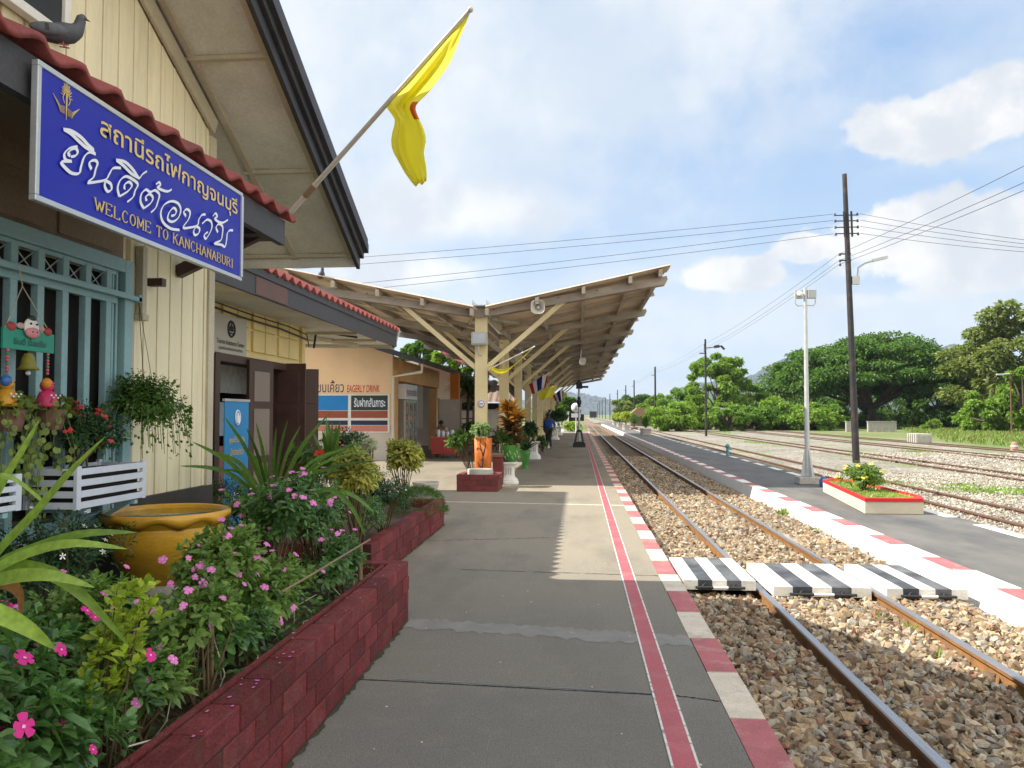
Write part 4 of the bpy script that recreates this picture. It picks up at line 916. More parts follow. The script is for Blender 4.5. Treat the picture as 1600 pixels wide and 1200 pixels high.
# ---------------------------------------------------------------- platform canopy
CY0, CSP, CN = 17.9, 5.5, 10
PXc = pY(752, 600, CY0).x; zpost = pY(752, 497, CY0).z; TR = pY(1040, 437, CY0); ZB0 = pY(760, 490, CY0).z
SL = (TR.z-ZB0)/(TR.x-PXc); HS = TR.x-PXc
cn = thing('platform_canopy', 'long butterfly canopy of grey timber on cream posts over the platform', 'canopy', (PXc, CY0, 0))
M['sheet'] = pm('canopy_sheet', (.56, .45, .34), .8, .16, .8, 30, bump=.2, col2=(.40, .32, .24), mask=(.45, .7))
YE = CY0-.42; RS0 = pY(757, 479, YE).z; TPX = pY(1048, 414, YE).x-PXc; RL = (pY(1048, 414, YE).z-RS0)/(TPX-.14)
OF = RS0-ZB0-RL*.14-.01
def bz(dx): return ZB0+SL*abs(dx)
for sgn in (1, -1):
    b = MB(); period = .24; ya = YE; yb = CY0+CSP*(CN-1)+.8; n = int((yb-ya)/period*4); V = []; F = []
    st = [(.14, 0), (1.45, 0), (2.8, 0), (TPX+(.5 if sgn < 0 else 0), 0)]
    for i in range(n+1):
        y = ya+(yb-ya)*i/n; h = .030*math.sin(2*PI*(y-ya)/period)+.02*math.sin(y*.7)*.3
        jag = .05*math.sin(int((y-ya)/.96)*12.9)
        for k, (dx, _) in enumerate(st):
            d = dx+((jag-.16*min(1, max(0, y-ya-.6)) if k == 3 else 0)); z = bz(0)+OF+RL*d+h; V += [(PXc+sgn*d, y, z), (PXc+sgn*d, y, z+.012)]
    m_ = len(st)*2
    for i in range(n):
        for k in range(len(st)-1):
            o = i*m_+k*2; q = o+m_; f1, f2 = (o, o+2, q+2, q), (o+1, q+1, q+3, o+3)
            F += [f1, f2]
        o = i*m_+m_-2; q = o+m_; F += [(o, o+1, q+1, q)]
    b.add(V, F); b.build('roof_sheet', M['sheet'], cn)
for i in range(CN):
    y = CY0+i*CSP
    b = MB(); b.box((PXc-.135, y-.10, 0), (PXc+.135, y+.10, bz(0)-.05)); b.box((PXc-.17, y-.135, 0), (PXc+.17, y+.135, .45)); b.build('post', M['cyel'], cn, bevel=.008)
    for sgn in (1, -1):
        b = MB()
        for dy in (-.15, .11):
            x1 = PXc+sgn*(HS+(.42 if sgn < 0 else .03)); b.prism([(PXc, y+dy, bz(0)-.11), (x1-sgn*.05, y+dy, bz(HS)-.12), (x1, y+dy, bz(HS)-.02), (x1-sgn*.02, y+dy, bz(HS)+.06), (PXc, y+dy, bz(0)+.06)], (0, .05, 0))
        for dx in (.3, 1.2, 1.75, 2.6): b.tube([(PXc+sgn*dx, y-.17, bz(dx)+.02), (PXc+sgn*dx, y+.17, bz(dx)+.02)], .014, 6, 1)
        b.build('beam', [M['wood'], M['black']], cn)
        b = MB(); dx = 1.95; b.bar((PXc+sgn*.12, y, 2.62), (PXc+sgn*dx, y, bz(dx)+.0), .10, .13, up=(0, 1, 0)); b.build('brace', M['cyel'], cn)
for sgn in (1, -1):
    for dx in (.17, 1.28, 2.3, 3.32, HS-.15+(.42 if sgn < 0 else 0)):
        b = MB(); z = bz(0)+OF+RL*dx-.035
        b.prism([(PXc+sgn*(dx-.04), ya, z-.15), (PXc+sgn*(dx+.04), ya, z-.15), (PXc+sgn*(dx+.04), ya, z+.012), (PXc+sgn*(dx-.04), ya, z-.006)], (0, yb-ya, 0)); b.build('purlin', M['wood'], cn)
    # common rafters of lath under the sheets
    b = MB()
    for i in range(CN*2-1):
        y = CY0+.0+i*CSP/2
        if i % 2: b.bar((PXc+sgn*.15, y, bz(0)+OF-.13), (PXc+sgn*HS, y, bz(0)+OF-.13+RL*HS), .05, .10)
    for i in range(CN-1):
        y = CY0+i*CSP; b.bar((PXc+sgn*.2, y+.2, 3.75), (PXc+sgn*1.1, y+CSP-.2, bz(1.1)+.1), .05, .07)
    b.build('rafters', M['wood'], cn)
b = MB(); b.box((PXc-.17, ya+.1, bz(0)+.14), (PXc+.17, yb, bz(0)+.16)); b.box((PXc-.17, ya+.1, bz(0)+.16), (PXc-.15, yb, bz(0)+.26)); b.box((PXc+.15, ya+.1, bz(0)+.16), (PXc+.17, yb, bz(0)+.26)); b.build('gutter', M['galv'], cn)
b = MB(); b.bar((PXc, CY0, 3.35), (PXc, yb-.8, 3.35), .05, .12); b.build('tie_beam', M['wood'], cn)
# longitudinal braces seen between posts
for i in range(CN-1):
    for s_ in (0, 1):
        y = CY0+(i+s_)*CSP; k = 1 if s_ == 0 else -1; b = MB(); b.bar((PXc, y+k*.1, 2.9), (PXc, y+k*.8, 3.6), .07, .09); b.build('knee_brace', M['cyel'], cn)
# loudspeaker
lp = pY(841, 481, CY0-.25); ls = thing('loudspeaker', 'pale horn loudspeaker fixed on the first canopy beam', 'loudspeaker', tuple(lp))
def horn(parent, c, r, dirv=(0, -1, 0)):
    b = MB(); prof = [(r*.25, 0), (r*.3, .06), (r*.5, .16), (r*.8, .24), (r, .27), (r*1.02, .275), (r*.92, .262), (r*.7, .225), (r*.42, .15), (r*.2, .12), (0.001, .11)]
    b.lathe(prof, (0, 0, 0), 20, sq=3.2); q = Vector(dirv).to_track_quat('Z', 'Y'); b.v = [tuple(q @ Vector(v)+Vector(c)) for v in b.v]; return b
b = horn(ls, (lp.x, lp.y+.1, lp.z), .155); b.build('horn', M['paleconc'] if 0 else pm('horn_paint', (.50, .46, .40), .5, .1), ls)
b = MB(); b.ball((lp.x, lp.y-.05, lp.z), .05, 0, 12, 8); b.tube([(lp.x, lp.y+.0, lp.z), (lp.x, lp.y+.22, lp.z)], .055); b.box((lp.x-.05, lp.y+.1, lp.z+.05), (lp.x+.05, lp.y+.16, lp.z+.16)); b.build('driver', M['alu'], ls)
lp = pY(907, 561, CY0+CSP*2); ls = thing('loudspeaker', 'small loudspeaker hanging deeper under the canopy', 'loudspeaker', tuple(lp))
horn(ls, (lp.x, lp.y, lp.z), .13, (.3, -1, -.4)).build('horn', M['white'], ls); b = MB(); b.tube([(lp.x, lp.y, lp.z), (lp.x+.02, lp.y+.1, lp.z+.35)], .02); b.build('bracket', M['alu'], ls)
# floodlight box on post
fp = pY(749, 530, CY0-.2); fl = thing('floodlight', 'boxy grey floodlight mounted on the nearest canopy post', 'lamp', tuple(fp))
b = MB(); b.box((fp.x-.17, fp.y-.12, fp.z-.13), (fp.x+.17, fp.y+.06, fp.z+.15)); b.build('housing', pm('lamp_grey', (.40, .40, .37), .5, .12), fl, bevel=.012)
b = MB(); b.box((fp.x-.135, fp.y-.13, fp.z-.10), (fp.x+.135, fp.y-.118, fp.z+.12)); b.build('glass', M['alu'], fl); b = MB(); b.tube([(fp.x-.03, fp.y-.0, fp.z-.13), (fp.x-.02, fp.y+.02, fp.z-.32), (fp.x+.05, fp.y+.08, fp.z-.36)], .012); b.build('cable', M['alu'], fl)
nsg = thing('no_smoking_sign', 'small round prohibition sticker on the nearest canopy post', 'sign', (PXc, CY0-.11, 1.9)); q = pY(752, 631, CY0-.105)
b = MB(); b.lathe([(.001, 0), (.09, 0), (.09, .004), (.001, .004)], (0, 0, 0), 20); b.v = [(q.x+v[0], q.y-v[2], q.z+v[1]) for v in b.v]; b.build('disc', M['signwhite'], nsg)
b = MB(); b.tube([(q.x+.075*math.cos(t*PI/10), q.y-.006, q.z+.075*math.sin(t*PI/10)) for t in range(21)], .008, 5, cap=False); b.box((q.x-.045, q.y-.008, q.z-.01), (q.x+.045, q.y-.004, q.z+.012)); b.build('symbol', pm('mauve', (.3, .12, .3), .5), nsg)
# ---------------------------------------------------------------- flags
def clothmat(name, col, tr=.45):
    m, nt, b = newmat(name); N = nt.nodes; L = nt.links; b.inputs['Base Color'].default_value = (*col, 1); b.inputs['Roughness'].default_value = .8; b.inputs['Specular IOR Level'].default_value = .1
    t = N.new('ShaderNodeBsdfTranslucent'); t.inputs[0].default_value = (*col, 1); mx = N.new('ShaderNodeMixShader'); mx.inputs[0].default_value = tr
    L.new(b.outputs[0], mx.inputs[1]); L.new(t.outputs[0], mx.inputs[2]); L.new(mx.outputs[0], N['Material Output'].inputs[0]); return m
M['flagy'] = clothmat('flag_yellow', (.95, .90, .16), .62); M['flagr'] = clothmat('flag_red', (.50, .03, .05)); M['flagw'] = clothmat('flag_white', (.75, .75, .78)); M['flagb'] = clothmat('flag_blue', (.03, .03, .16)); M['flago'] = clothmat('flag_emblem', (.75, .22, .03))
def grid_cloth(name, rows, mats, parent, mi=None, sub=1):
    """rows: lists of points from hoist to fly; thin real cloth"""
    nr, nc = len(rows), len(rows[0]); V = [p for r in rows for p in r]; F = []; I = []
    for i in range(nr-1):
        for j in range(nc-1): F.append((i*nc+j, i*nc+j+1, (i+1)*nc+j+1, (i+1)*nc+j)); I.append(mi(i/(nr-1), j/(nc-1)) if mi else 0)
    o = mesh_obj(name, V, F, mats, parent, I, smooth=True)
    if sub: s = o.modifiers.new('s', 'SUBSURF'); s.levels = s.render_levels = sub
    k = o.modifiers.new('k', 'SOLIDIFY'); k.thickness = .0012; return o
# big yellow flag on the awning end
fb = pX(455, 331, -2.05); ft = pY(735, 15, 4.75); fl = thing('flag', 'large yellow flag on a slanting white pole fixed to the awning end', 'flag', tuple(fb))
b = MB(); b.tube([tuple(fb), tuple(ft)], [.019, .013], 10); b.ball(tuple(ft), .018); b.build('pole', M['alu'] if 0 else pm('pole_white', (.55, .53, .49), .5, .1), fl)
b = MB(); mid = fb.lerp(ft, .12); b.tube([tuple(fb.lerp(ft, .09)), tuple(fb.lerp(ft, .15))], .024, 8); b.build('tape', M['brownpan'], fl)
# cloth outline in the pole's own plane: hoist edge along the pole from t=.51 to .97
dpole = (ft-fb).normalized(); side = Vector((.35, .94, 0))
Yf = 4.75
def fp_(px, py, off=0): 
    t = (px-455)/(735-455); Yb = fb.y+(ft.y-fb.y)*t; return pY(px, py, Yb+off)
L_ = [(729, 20), (706, 44), (688, 62), (668, 84), (645, 112), (622, 138), (606, 158), (602, 170), (622, 186), (612, 205), (610, 232), (622, 252), (632, 272), (648, 290)]
R_ = [(734, 22), (718, 60), (712, 78), (704, 98), (690, 118), (668, 148), (652, 160), (647, 170), (655, 186), (664, 205), (667, 222), (660, 240), (667, 260), (667, 285)]
rows = []
for i, (l, r) in enumerate(zip(L_, R_)):
    row = []
    for j in range(11):
        u = j/10; px = l[0]+(r[0]-l[0])*u; py = l[1]+(r[1]-l[1])*u; amp = .06*min(1, i/4)
        fold = amp*math.sin(u*9+i*.35)+amp*.5*math.sin(u*17-i*.5)
        if i in (6, 7): fold *= 1.5
        row.append(tuple(fp_(px, py+(2.5*math.sin(u*12+i) if i > 10 else 0), fold+.02-.22*u*min(1, i/5))))
    rows.append(row)
grid_cloth('cloth', rows, [M['flagy'], M['flago']], fl, lambda a, c: 1 if .42 < a < .56 and c > .72 else 0)
def drape_flag(name, label, base, tip, drop, cols, sag=.5):
    """flag hanging from a short slanting pole on a canopy post"""
    f = thing(name, label, 'flag', tuple(base)); base = Vector(base); tip = Vector(tip)
    b = MB(); b.tube([tuple(base), tuple(tip)], [.014, .010], 8); b.build('pole', M['white'], f)
    d = tip-base; rows = []; nr = 9
    for i in range(nr):
        row = []; t = .12+.88*i/(nr-1); p = base+d*t
        for j in range(9):
            u = j/8; dx = drop*u
            row.append((p.x+.10*u*math.sin(t*7+u*3)+(sag*u*(1-t))*-.0-.25*u*t, p.y+.07*math.sin(t*9+u*5)*u, p.z-dx*(1-.25*abs(t-.5))))
        rows.append(row)
    grid_cloth('cloth', rows, cols[0], f, cols[1]); return f
thai = ([M['flagr'], M['flagw'], M['flagb']], lambda a, c: 0 if a < .17 or a > .83 else 1 if a < .33 or a > .67 else 2)
# first yellow one: hammock-like, slung between post and pole tip
Yq = CY0-.25; A_ = [(763, 571), (775, 577), (790, 578), (803, 571), (818, 557), (832, 543)]; B_ = [(764, 573), (772, 584), (785, 588), (797, 577), (815, 562), (833, 544)]
f = thing('flag', 'small yellow flag slung from the nearest canopy post', 'flag', tuple(pY(763, 572, Yq)))
b = MB(); b.tube([tuple(pY(762, 578, CY0-.1)), tuple(pY(836, 541, Yq-.1))], .014, 8); b.build('pole', M['white'], f)
grid_cloth('cloth', [[tuple(pY(a[0]+(c[0]-a[0])*k/4, a[1]+(c[1]-a[1])*k/4, Yq+.08*math.sin(k*1.6))) for k in range(5)] for a, c in zip(A_, B_)], [M['flagy']], f)
def post_flag(label, i, quad, cols, stripes=None):
    y = CY0+CSP*i-.3; f = thing('flag', label, 'flag', tuple(pY(*quad[0], y))); tl, tr, br, bl = quad
    b = MB(); a = pY(tl[0]-4, tl[1]+30, y+.2); c = pY(tr[0]+1, tr[1]-2, y-.05); b.tube([tuple(a), tuple(c)], .015, 8); b.build('pole', M['white'], f); rows = []
    for r_ in range(8):
        v = r_/7; row = []
        for k in range(11):
            u = k/10; px = (tl[0]*(1-u)+tr[0]*u)*(1-v)+(bl[0]*(1-u)+br[0]*u)*v; py = (tl[1]*(1-u)+tr[1]*u)*(1-v)+(bl[1]*(1-u)+br[1]*u)*v+1.2*math.sin(u*7)
            row.append(tuple(pY(px, py, y+.10*math.sin(u*8+v))))
        rows.append(row)
    return grid_cloth('cloth', rows, cols, f, stripes)
tstripe = lambda a, c: 0 if c < .16 or c > .84 else 1 if c < .32 or c > .68 else 2
post_flag('red white and blue striped flag hanging nearest under the canopy', 2, [(826, 600), (857, 583), (852, 606), (832, 616)], thai[0], tstripe)
post_flag('wide yellow flag hanging between two striped flags under the canopy', 3, [(841, 611), (872, 601), (862, 622), (843, 624)], [M['flagy']])
post_flag('red white and blue striped flag hanging farthest along the canopy', 4, [(863, 617), (880, 608), (880, 625), (871, 632)], thai[0], tstripe)
# ---------------------------------------------------------------- pots and pedestals
M['orangep'] = pm('orange_pot', (.50, .13, .012), .5, .2, 6, 50); M['greenp'] = pm('green_pot', (.055, .22, .03), .45, .2, 6, 50); M['wpot'] = pm('white_pot', (.70, .70, .67), .5, .1, 4, 50)
M['terra'] = pm('brown_pot', (.15, .075, .05), .6, .2, 4, 50)
def pot(name, label, c, prof, mat, sq=0, group=None, cat='plant pot', n=28):
    t = thing(name, label, cat, tuple(c), group); b = MB(); r = prof[-1][0]; z = prof[-1][1]
    b.lathe(list(prof)+[(r*.9, z), (r*.86, z-.05), (.001, z-.05)], tuple(c), n, sq=sq); b.build('bowl', mat, t)
    b = MB(); b.lathe([(.001, 0), (r*.84, 0), (r*.84, .01), (.001, .015)], (c[0], c[1], c[2]+z-.06), 20, sq=sq); b.build('soil', M['earth'], t); return t
def pedestal(label, c, h, s, group='white pedestals along the canopy posts'):
    t = thing('pedestal', label, 'pedestal', tuple(c), group); b = MB()
    p = [(.5, 0), (.5, .10), (.46, .14), (.46, .2), (.36, .27), (.30, .34), (.29, .78), (.33, .83), (.33, .86), (.43, .90), (.45, .93), (.45, 1)]
    b.lathe([(r*s, z*h) for r, z in p], tuple(c), 28, sq=5); b.build('column', M['wpot'], t, bevel=.004)
    b = MB()
    for k in (-.12, 0, .12):
        b.box((c[0]+k*s-.015, c[1]-.30*s, c[2]+h*.42), (c[0]+k*s+.015, c[1]-.285*s, c[2]+h*.72))
        b.box((c[0]+.285*s, c[1]+k*s-.015, c[2]+h*.42), (c[0]+.30*s, c[1]+k*s+.015, c[2]+h*.72))
    b.build('reliefs', M['paleconc'], t); return t
LM = {}
LM['green'] = leafmat('leaf_green', (.075, .15, .03)); LM['deep'] = leafmat('leaf_deep', (.035, .085, .028), trans=.2); LM['lime'] = leafmat('leaf_lime', (.24, .33, .045)); LM['yellow'] = leafmat('leaf_yellow', (.42, .40, .10), (.13, .19, .04))
LM['croton'] = leafmat('leaf_croton', (.16, .075, .03), (.04, .05, .02)); LM['crotono'] = leafmat('leaf_croton_orange', (.50, .23, .03), (.20, .10, .02)); LM['blade'] = leafmat('leaf_blade', (.10, .19, .04), (.045, .10, .025), trans=.3); LM['vinca'] = leafmat('leaf_vinca', (.10, .20, .06), (.05, .115, .04), rough=.35, spec=.5)
LM['vincal'] = leafmat('leaf_vinca_light', (.17, .27, .07), (.08, .15, .04), rough=.4); LM['spec'] = leafmat('leaf_speckled', (.22, .30, .14), (.05, .11, .04)); LM['fern'] = leafmat('leaf_fern', (.07, .15, .035), (.04, .08, .02))
LM['ylit'] = leafmat('palm_yellow', (.28, .33, .05), (.14, .2, .03))
M['stem'] = pm('stem', (.10, .07, .035), .8, .2, 9, 50); M['stemg'] = pm('green_stem', (.12, .16, .05), .7, .2, 9, 50)
def blades(root, n, L, w, rng_el=(20, 85), droop=.4, seg=7, seed=0, az=None, fold=.25, jit=.03):
    """long strap leaves from a point, each a folded curved strip"""
    g = random.Random(seed); V = []; F = []
    for i in range(n):
        a = az[i % len(az)] if az else g.uniform(0, 2*PI); el = R(g.uniform(*rng_el)); l = L*g.uniform(.7, 1.1); ww = w*g.uniform(.75, 1.1)
        d = Vector((math.cos(a)*math.cos(el), math.sin(a)*math.cos(el), math.sin(el))); p = Vector(root)+Vector((g.uniform(-jit, jit), g.uniform(-jit, jit), g.uniform(0, jit))); s = Vector((-math.sin(a), math.cos(a), 0)); o = len(V); dr = droop*g.uniform(.6, 1.4)
        for k in range(seg+1):
            t = k/seg; wk = ww*(.35+.65*min(1, t*3.5))*(1-t**3)**.8+.001; up = s.cross(d).normalized()
            V += [p-s*wk/2+up*wk*fold, p, p+s*wk/2+up*wk*fold]
            if k: F += [(o+k*3-3, o+k*3-2, o+k*3+1, o+k*3), (o+k*3-2, o+k*3-1, o+k*3+2, o+k*3+1)]
            p = p+d*l/seg; d = (d+Vector((0, 0, -dr/seg*(t+.25)*1.6))).normalized()
    return np.array([tuple(v) for v in V]), [list(f) for f in F]
def plant(name, label, cat, base, fol, mat, stem=None, group=None, flowers=None, smooth=True):
    t = thing(name, label, cat, tuple(base), group); V, F = merge(fol); mesh_obj('foliage', V, F, mat, t, smooth=smooth)
    if stem: stem.build('stems', M['stem'], t)
    return t
def stems(base, tips, r=.006, n=None, k=5):
    b = MB(); bb = Vector(base)
    for i in range(0, len(tips), max(1, len(tips)//(n or 14))):
        p = Vector(tips[i]); m = bb.lerp(p, .5)+Vector((random.uniform(-.04, .04), random.uniform(-.04, .04), .02)); b.tube([tuple(bb+Vector((random.uniform(-.05, .05), random.uniform(-.05, .05), 0))), tuple(m), tuple(p)], [r*1.4, r, r*.5], 5)
    return b
def bush(name, label, c, r, n, L, Wd, mat, nl=8, base=None, cat='plant', group=None, up=.35, droop=.3, lumps=8, spread=1.0, sr=.006, seed=None, low=-.6):
    p, d = blobpts(n, c, r, lumps, up, seed, low); base = base or (c[0], c[1], c[2]-r[2]*.95)
    return plant(name, label, cat, base, [shoots(p, d, nl, L, Wd, droop, spread)], mat, stems(base, p, sr), group), p, d
# little brick planter with a ring of concrete around a post foot
def bricks(b, p, q, z0, nc, h, bl, th, nrm, seed=0, jit=.004, m=0):
    """courses of separate bricks along the wall p-q"""
    g = random.Random(seed); p = Vector(p); q = Vector(q); d = (q-p); L = d.length; d.normalize(); n = Vector(nrm)
    for c in range(nc):
        x = -bl*.5 if c % 2 else 0
        while x < L-.01:
            a, e = max(0, x), min(L, x+bl)
            if e-a > .02:
                o = g.uniform(-jit, jit); A = p+d*(a+.004)+n*o+Vector((0, 0, z0+c*h+.0035)); Bp = p+d*(e-.004)-n*th+n*o+Vector((0, 0, z0+(c+1)*h-.0035)); b.box(A, Bp, m)
            x += bl
M['brickdark'] = pm('aged_red_brick', (.155, .035, .034), .8, .22, 7, 70, bump=.4, island=.2)
bp0 = pZ(713, 768); bp1 = pZ(779, 768); x0, x1, y0, y1_ = bp0.x, bp1.x, bp0.y, bp0.y+.9
t = thing('brick_planter', 'small square planter of dark red brick at the foot of the nearest canopy post', 'planter', ((x0+x1)/2, (y0+y1_)/2, 0), 'red brick planters')
b = MB(); kw = dict(z0=0, nc=3, h=.115, bl=.28, th=.12); bricks(b, (x0, y0, 0), (x1, y0, 0), nrm=(0, -1, 0), seed=1, **kw); bricks(b, (x1, y1_, 0), (x0, y1_, 0), nrm=(0, 1, 0), seed=2, **kw); bricks(b, (x0+0, y1_-.12, 0), (x0, y0+.12, 0), nrm=(-1, 0, 0), seed=3, **kw); bricks(b, (x1, y0+.12, 0), (x1, y1_-.12, 0), nrm=(1, 0, 0), seed=4, **kw)
b.build('brick_wall', M['brickdark'], t, bevel=.004); b = MB(); b.box((x0+.01, y0+.01, 0), (x1-.01, y1_-.01, .24)); b.build('soil', M['earth'], t)
b = MB(); b.lathe([(.27, 0), (.27, .2), (.21, .2), (.21, .1), (.001, .1)], ((x0+x1)/2+.02, (y0+y1_)/2-.1, .24), 24); b.build('concrete_ring', M['concrete'], t)
# orange square pot with painted tree
q = pY(755, 725, 17.35); oc_ = (q.x, 17.35, .18)
t = pot('plant_pot', 'tall square orange pot with a black tree painted on it', oc_, [(.165, 0), (.17, .35), (.185, .88)], M['orangep'], sq=7)
b = MB(); fy = 17.35-.184*.98; X0 = q.x-.0
for pts in ([(0, .22), (.02, .45), (-.01, .62), (-.05, .74), (-.03, .9)], [(.02, .5), (.07, .7), (.06, .9)], [(-.01, .62), (-.09, .68), (-.13, .64)], [(0, .24), (-.07, .3), (-.1, .36)], [(.02, .45), (-.05, .4)]): b.tube([(X0+a, fy+.012-.014*(z/.95)*1, .18+z) for a, z in pts], [.02]+[.012]*(len(pts)-2)+[.006], 5)
b.build('painted_tree', M['black'], t)
bush('potted_plant', 'leafy speckled plant spilling out of the tall orange pot', (q.x, 17.35, 1.24), (.34, .34, .26), 120, .11, .05, LM['spec'], nl=7, base=(q.x, 17.35, 1.1))
bush('potted_plant', 'loose green plant spreading left of the tall orange pot', (q.x-.55, 17.9, .95), (.38, .3, .38), 110, .13, .045, LM['green'], nl=7, base=(q.x-.3, 17.9, .1))
bush('potted_plant', 'dark green plant filling the gap between orange pot and green bowl', (q.x+.42, 18.1, 1.0), (.25, .3, .30), 90, .12, .045, LM['green'], nl=7, base=(q.x+.42, 18.1, .2))
b = MB(); t = thing('stone_block', 'rough brown stone block behind the orange pot', 'block', (q.x+.5, 17.9, 0)); b.box((q.x+.16, 17.75, 0), (q.x+.38, 18.3, .62)); b.build('stone', M['brickdark'], t, bevel=.02); b = MB(); b.box((q.x+.14, 17.73, .62), (q.x+.40, 18.32, .70)); b.build('capping', M['terra'], t, bevel=.01)
# green bowl on white pedestal
g = pZ(794, 757); pedestal('white classical pedestal carrying the painted green bowl', (g.x, g.y+.2, 0), .50, .44)
t = pot('plant_pot', 'round green painted bowl on the nearest white pedestal', (g.x+.03, g.y+.2, .50), [(.10, 0), (.18, .06), (.22, .17), (.228, .36), (.235, .38)], M['greenp'])
b = MB()
for k in range(9):
    a0 = -2.6+k*.25; r_ = .232
    b.tube([(g.x+.03+r_*math.cos(a0+j*.05), g.y+.2+r_*math.sin(a0+j*.05), .66+.07*math.sin(k*2.1)+.05*math.sin(j*1.4)) for j in range(5)], .006, 4)
b.build('painted_swirls', pm('pale_green_paint', (.5, .62, .42), .6), t)
cx, cy = g.x+.03, g.y+.2
V1 = [blades((cx+random.uniform(-.12, .12), cy+random.uniform(-.12, .12), .92+k*.12), 20, .40-.02*k, .11, (-5, 60), .9, 5, k) for k in range(8)]
plant('croton_plant', 'tall copper and orange croton growing in the green bowl', 'plant', (cx, cy, .95), V1[:5], LM['croton'], stems((cx, cy, .95), [(cx+.05*math.cos(k), cy+.05*math.sin(k), 1.9) for k in range(4)], .012))
plant('croton_plant', 'bright orange crown of croton leaves above the green bowl', 'plant', (cx, cy, 1.5), [blades((cx+random.uniform(-.1, .14), cy-.05, 1.32+k*.10), 18, .36, .12, (0, 60), .9, 5, 20+k) for k in range(5)], LM['crotono'])
q = pZ(820, 733); t = pot('plant_pot', 'tapering plain green pot standing behind the bowl', (q.x, q.y+.2, 0), [(.11, 0), (.09, .08), (.095, .16), (.14, .4), (.17, .54)], M['greenp'])
plant('potted_plant', 'broad dark blades rising from the tapering green pot', 'plant', (q.x, q.y+.2, .50), [blades((q.x, q.y+.2, .51), 13, .72, .19, (25, 80), .8, 7, 5, fold=.12)], LM['deep'])
M['wpot2'] = M['wpot']
for i, (px, py, hh, s, lab, plab, lm, seed) in enumerate(((834, 717, .62, .5, 'white classical pedestal behind the tapering green pot', 'bushy dark plant standing on the second white pedestal', 'deep', 1), (853, 700, .62, .45, 'slim white pedestal just left of the walking man', 'reddish leafed plant left of the walking man', 'croton', 2),
        (868, 687, .62, .5, 'white pedestal just right of the walking man', 'round dark bush right of the walking man', 'deep', 3), (874, 680, .62, .5, 'fourth white pedestal along the posts past the walking man', 'rounded bush on the fourth white pedestal', 'green', 4), (878, 675, .62, .5, 'farthest white pedestal before the end of the canopy', 'farthest round bush along the canopy posts', 'deep', 5))):
    q = pZ(px, py); pedestal(lab, (q.x, q.y, 0), hh, s)
    if i == 0: bush('potted_plant', plab, (q.x-.1, q.y, 1.0), (.34, .34, .36), 110, .2, .09, LM[lm], nl=7, base=(q.x, q.y, .62))
    elif i == 1: plant('potted_plant', plab, 'plant', (q.x, q.y, .6), [blades((q.x, q.y, .7+k*.2), 12, .40, .08, (20, 80), .5, 5, 60+k) for k in range(3)], LM[lm])
    else: bush('potted_plant', plab, (q.x, q.y, 1.45), (.75, .75, .75), 220, .2, .10, LM[lm], nl=7, base=(q.x, q.y, .6), seed=seed)
q = pZ(847, 706); bush('potted_plant', 'low green plant at the foot of the pedestals left of the man', (q.x, q.y, .4), (.4, .4, .42), 90, .15, .06, LM['green'], nl=7)
q = pY(847, 695, 23)
# ---------------------------------------------------------------- lamp stand with black cast base
q = pZ(905, 699); lt = thing('signal_stand', 'grey pole on a black flared cast base near the safety line', 'lamp post', (q.x, q.y, 0)); cx, cy = q.x, q.y+.3
b = MB(); b.box((cx-.3, cy-.28, 0), (cx+.3, cy+.28, .20)); b.box((cx-.24, cy-.22, .20), (cx+.24, cy+.22, .26))
for sx in (-1, 1):
    for sy in (-1, 1): b.bar((cx+sx*.20, cy+sy*.18, .25), (cx+sx*.09, cy+sy*.08, .78), .07, .07)
b.box((cx-.12, cy-.1, .74), (cx+.12, cy+.1, .84)); b.build('base', M['black'], lt, bevel=.01)
b = MB(); ztop = pY(905, 600, cy).z; b.tube([(cx, cy, .3), (cx, cy, ztop)], .05, 12); b.build('pole', M['galv'], lt)
b = MB(); z = pY(904, 628, cy).z; b.ball((cx, cy, z), (.12, .12, .16)); b.tube([(cx, cy, z-.25), (cx, cy, z+.25)], .08); b.build('clock_housing', M['black'], lt)
b = MB(); z = pY(904, 603, cy).z; b.box((cx-.14, cy-.12, z-.14), (cx+.16, cy+.12, z+.14)); b.box((cx+.14, cy-.1, z-.10), (cx+.45, cy+.1, z-.0)); b.prism([(cx-.14, cy-.12, z+.14), (cx+.16, cy-.12, z+.14), (cx+.0, cy-.12, z+.3)], (0, .24, 0)); b.build('lamp_head', M['black'], lt)
q = pY(900, 665, 70); rs = thing('round_signal', 'white round disc signal on a post beyond the platform end', 'signal', (q.x, 70, 0)); z = pY(900, 637, 70).z
b = MB(); b.tube([(q.x, 70, -.4), (q.x, 70, z)], .05); b.build('post', M['white'], rs); b = MB(); b.lathe([(.001, 0), (.42, 0), (.42, .05), (.001, .05)], (0, 0, 0), 24); b.v = [(q.x+v[0], 69.95-v[2], z+v[1]) for v in b.v]; b.build('disc', M['signwhite'], rs)
b = MB(); b.box((q.x-.4, 69.9, z-.85), (q.x+.4, 69.95, z-.5)); b.build('plate', M['signwhite'], rs); b = MB(); b.box((q.x-.03, 69.88, z-.22), (q.x+.03, 69.9, z+.22)); b.build('mark', M['black'], rs)
q = pY(880, 650, 85); wl = thing('white_wall', 'low white block hut at the far end of the platform', 'hut', (q.x, 85, 0)); b = MB(); b.box((q.x-1.5, 84, -.4), (q.x+.6, 87, 1.9)); b.build('wall', M['white'], wl); b = MB(); b.box((q.x+.6, 84.5, .9), (q.x+2.2, 87, 1.6)); b.build('roof', M['dark'], wl)
t, *_ = bush('clipped_hedge', 'low clipped hedge at the end of the platform', (pY(888, 662, 78).x, 78, .4), (1.6, .9, .8), 260, .25, .12, LM['lime'], nl=6, cat='hedge')
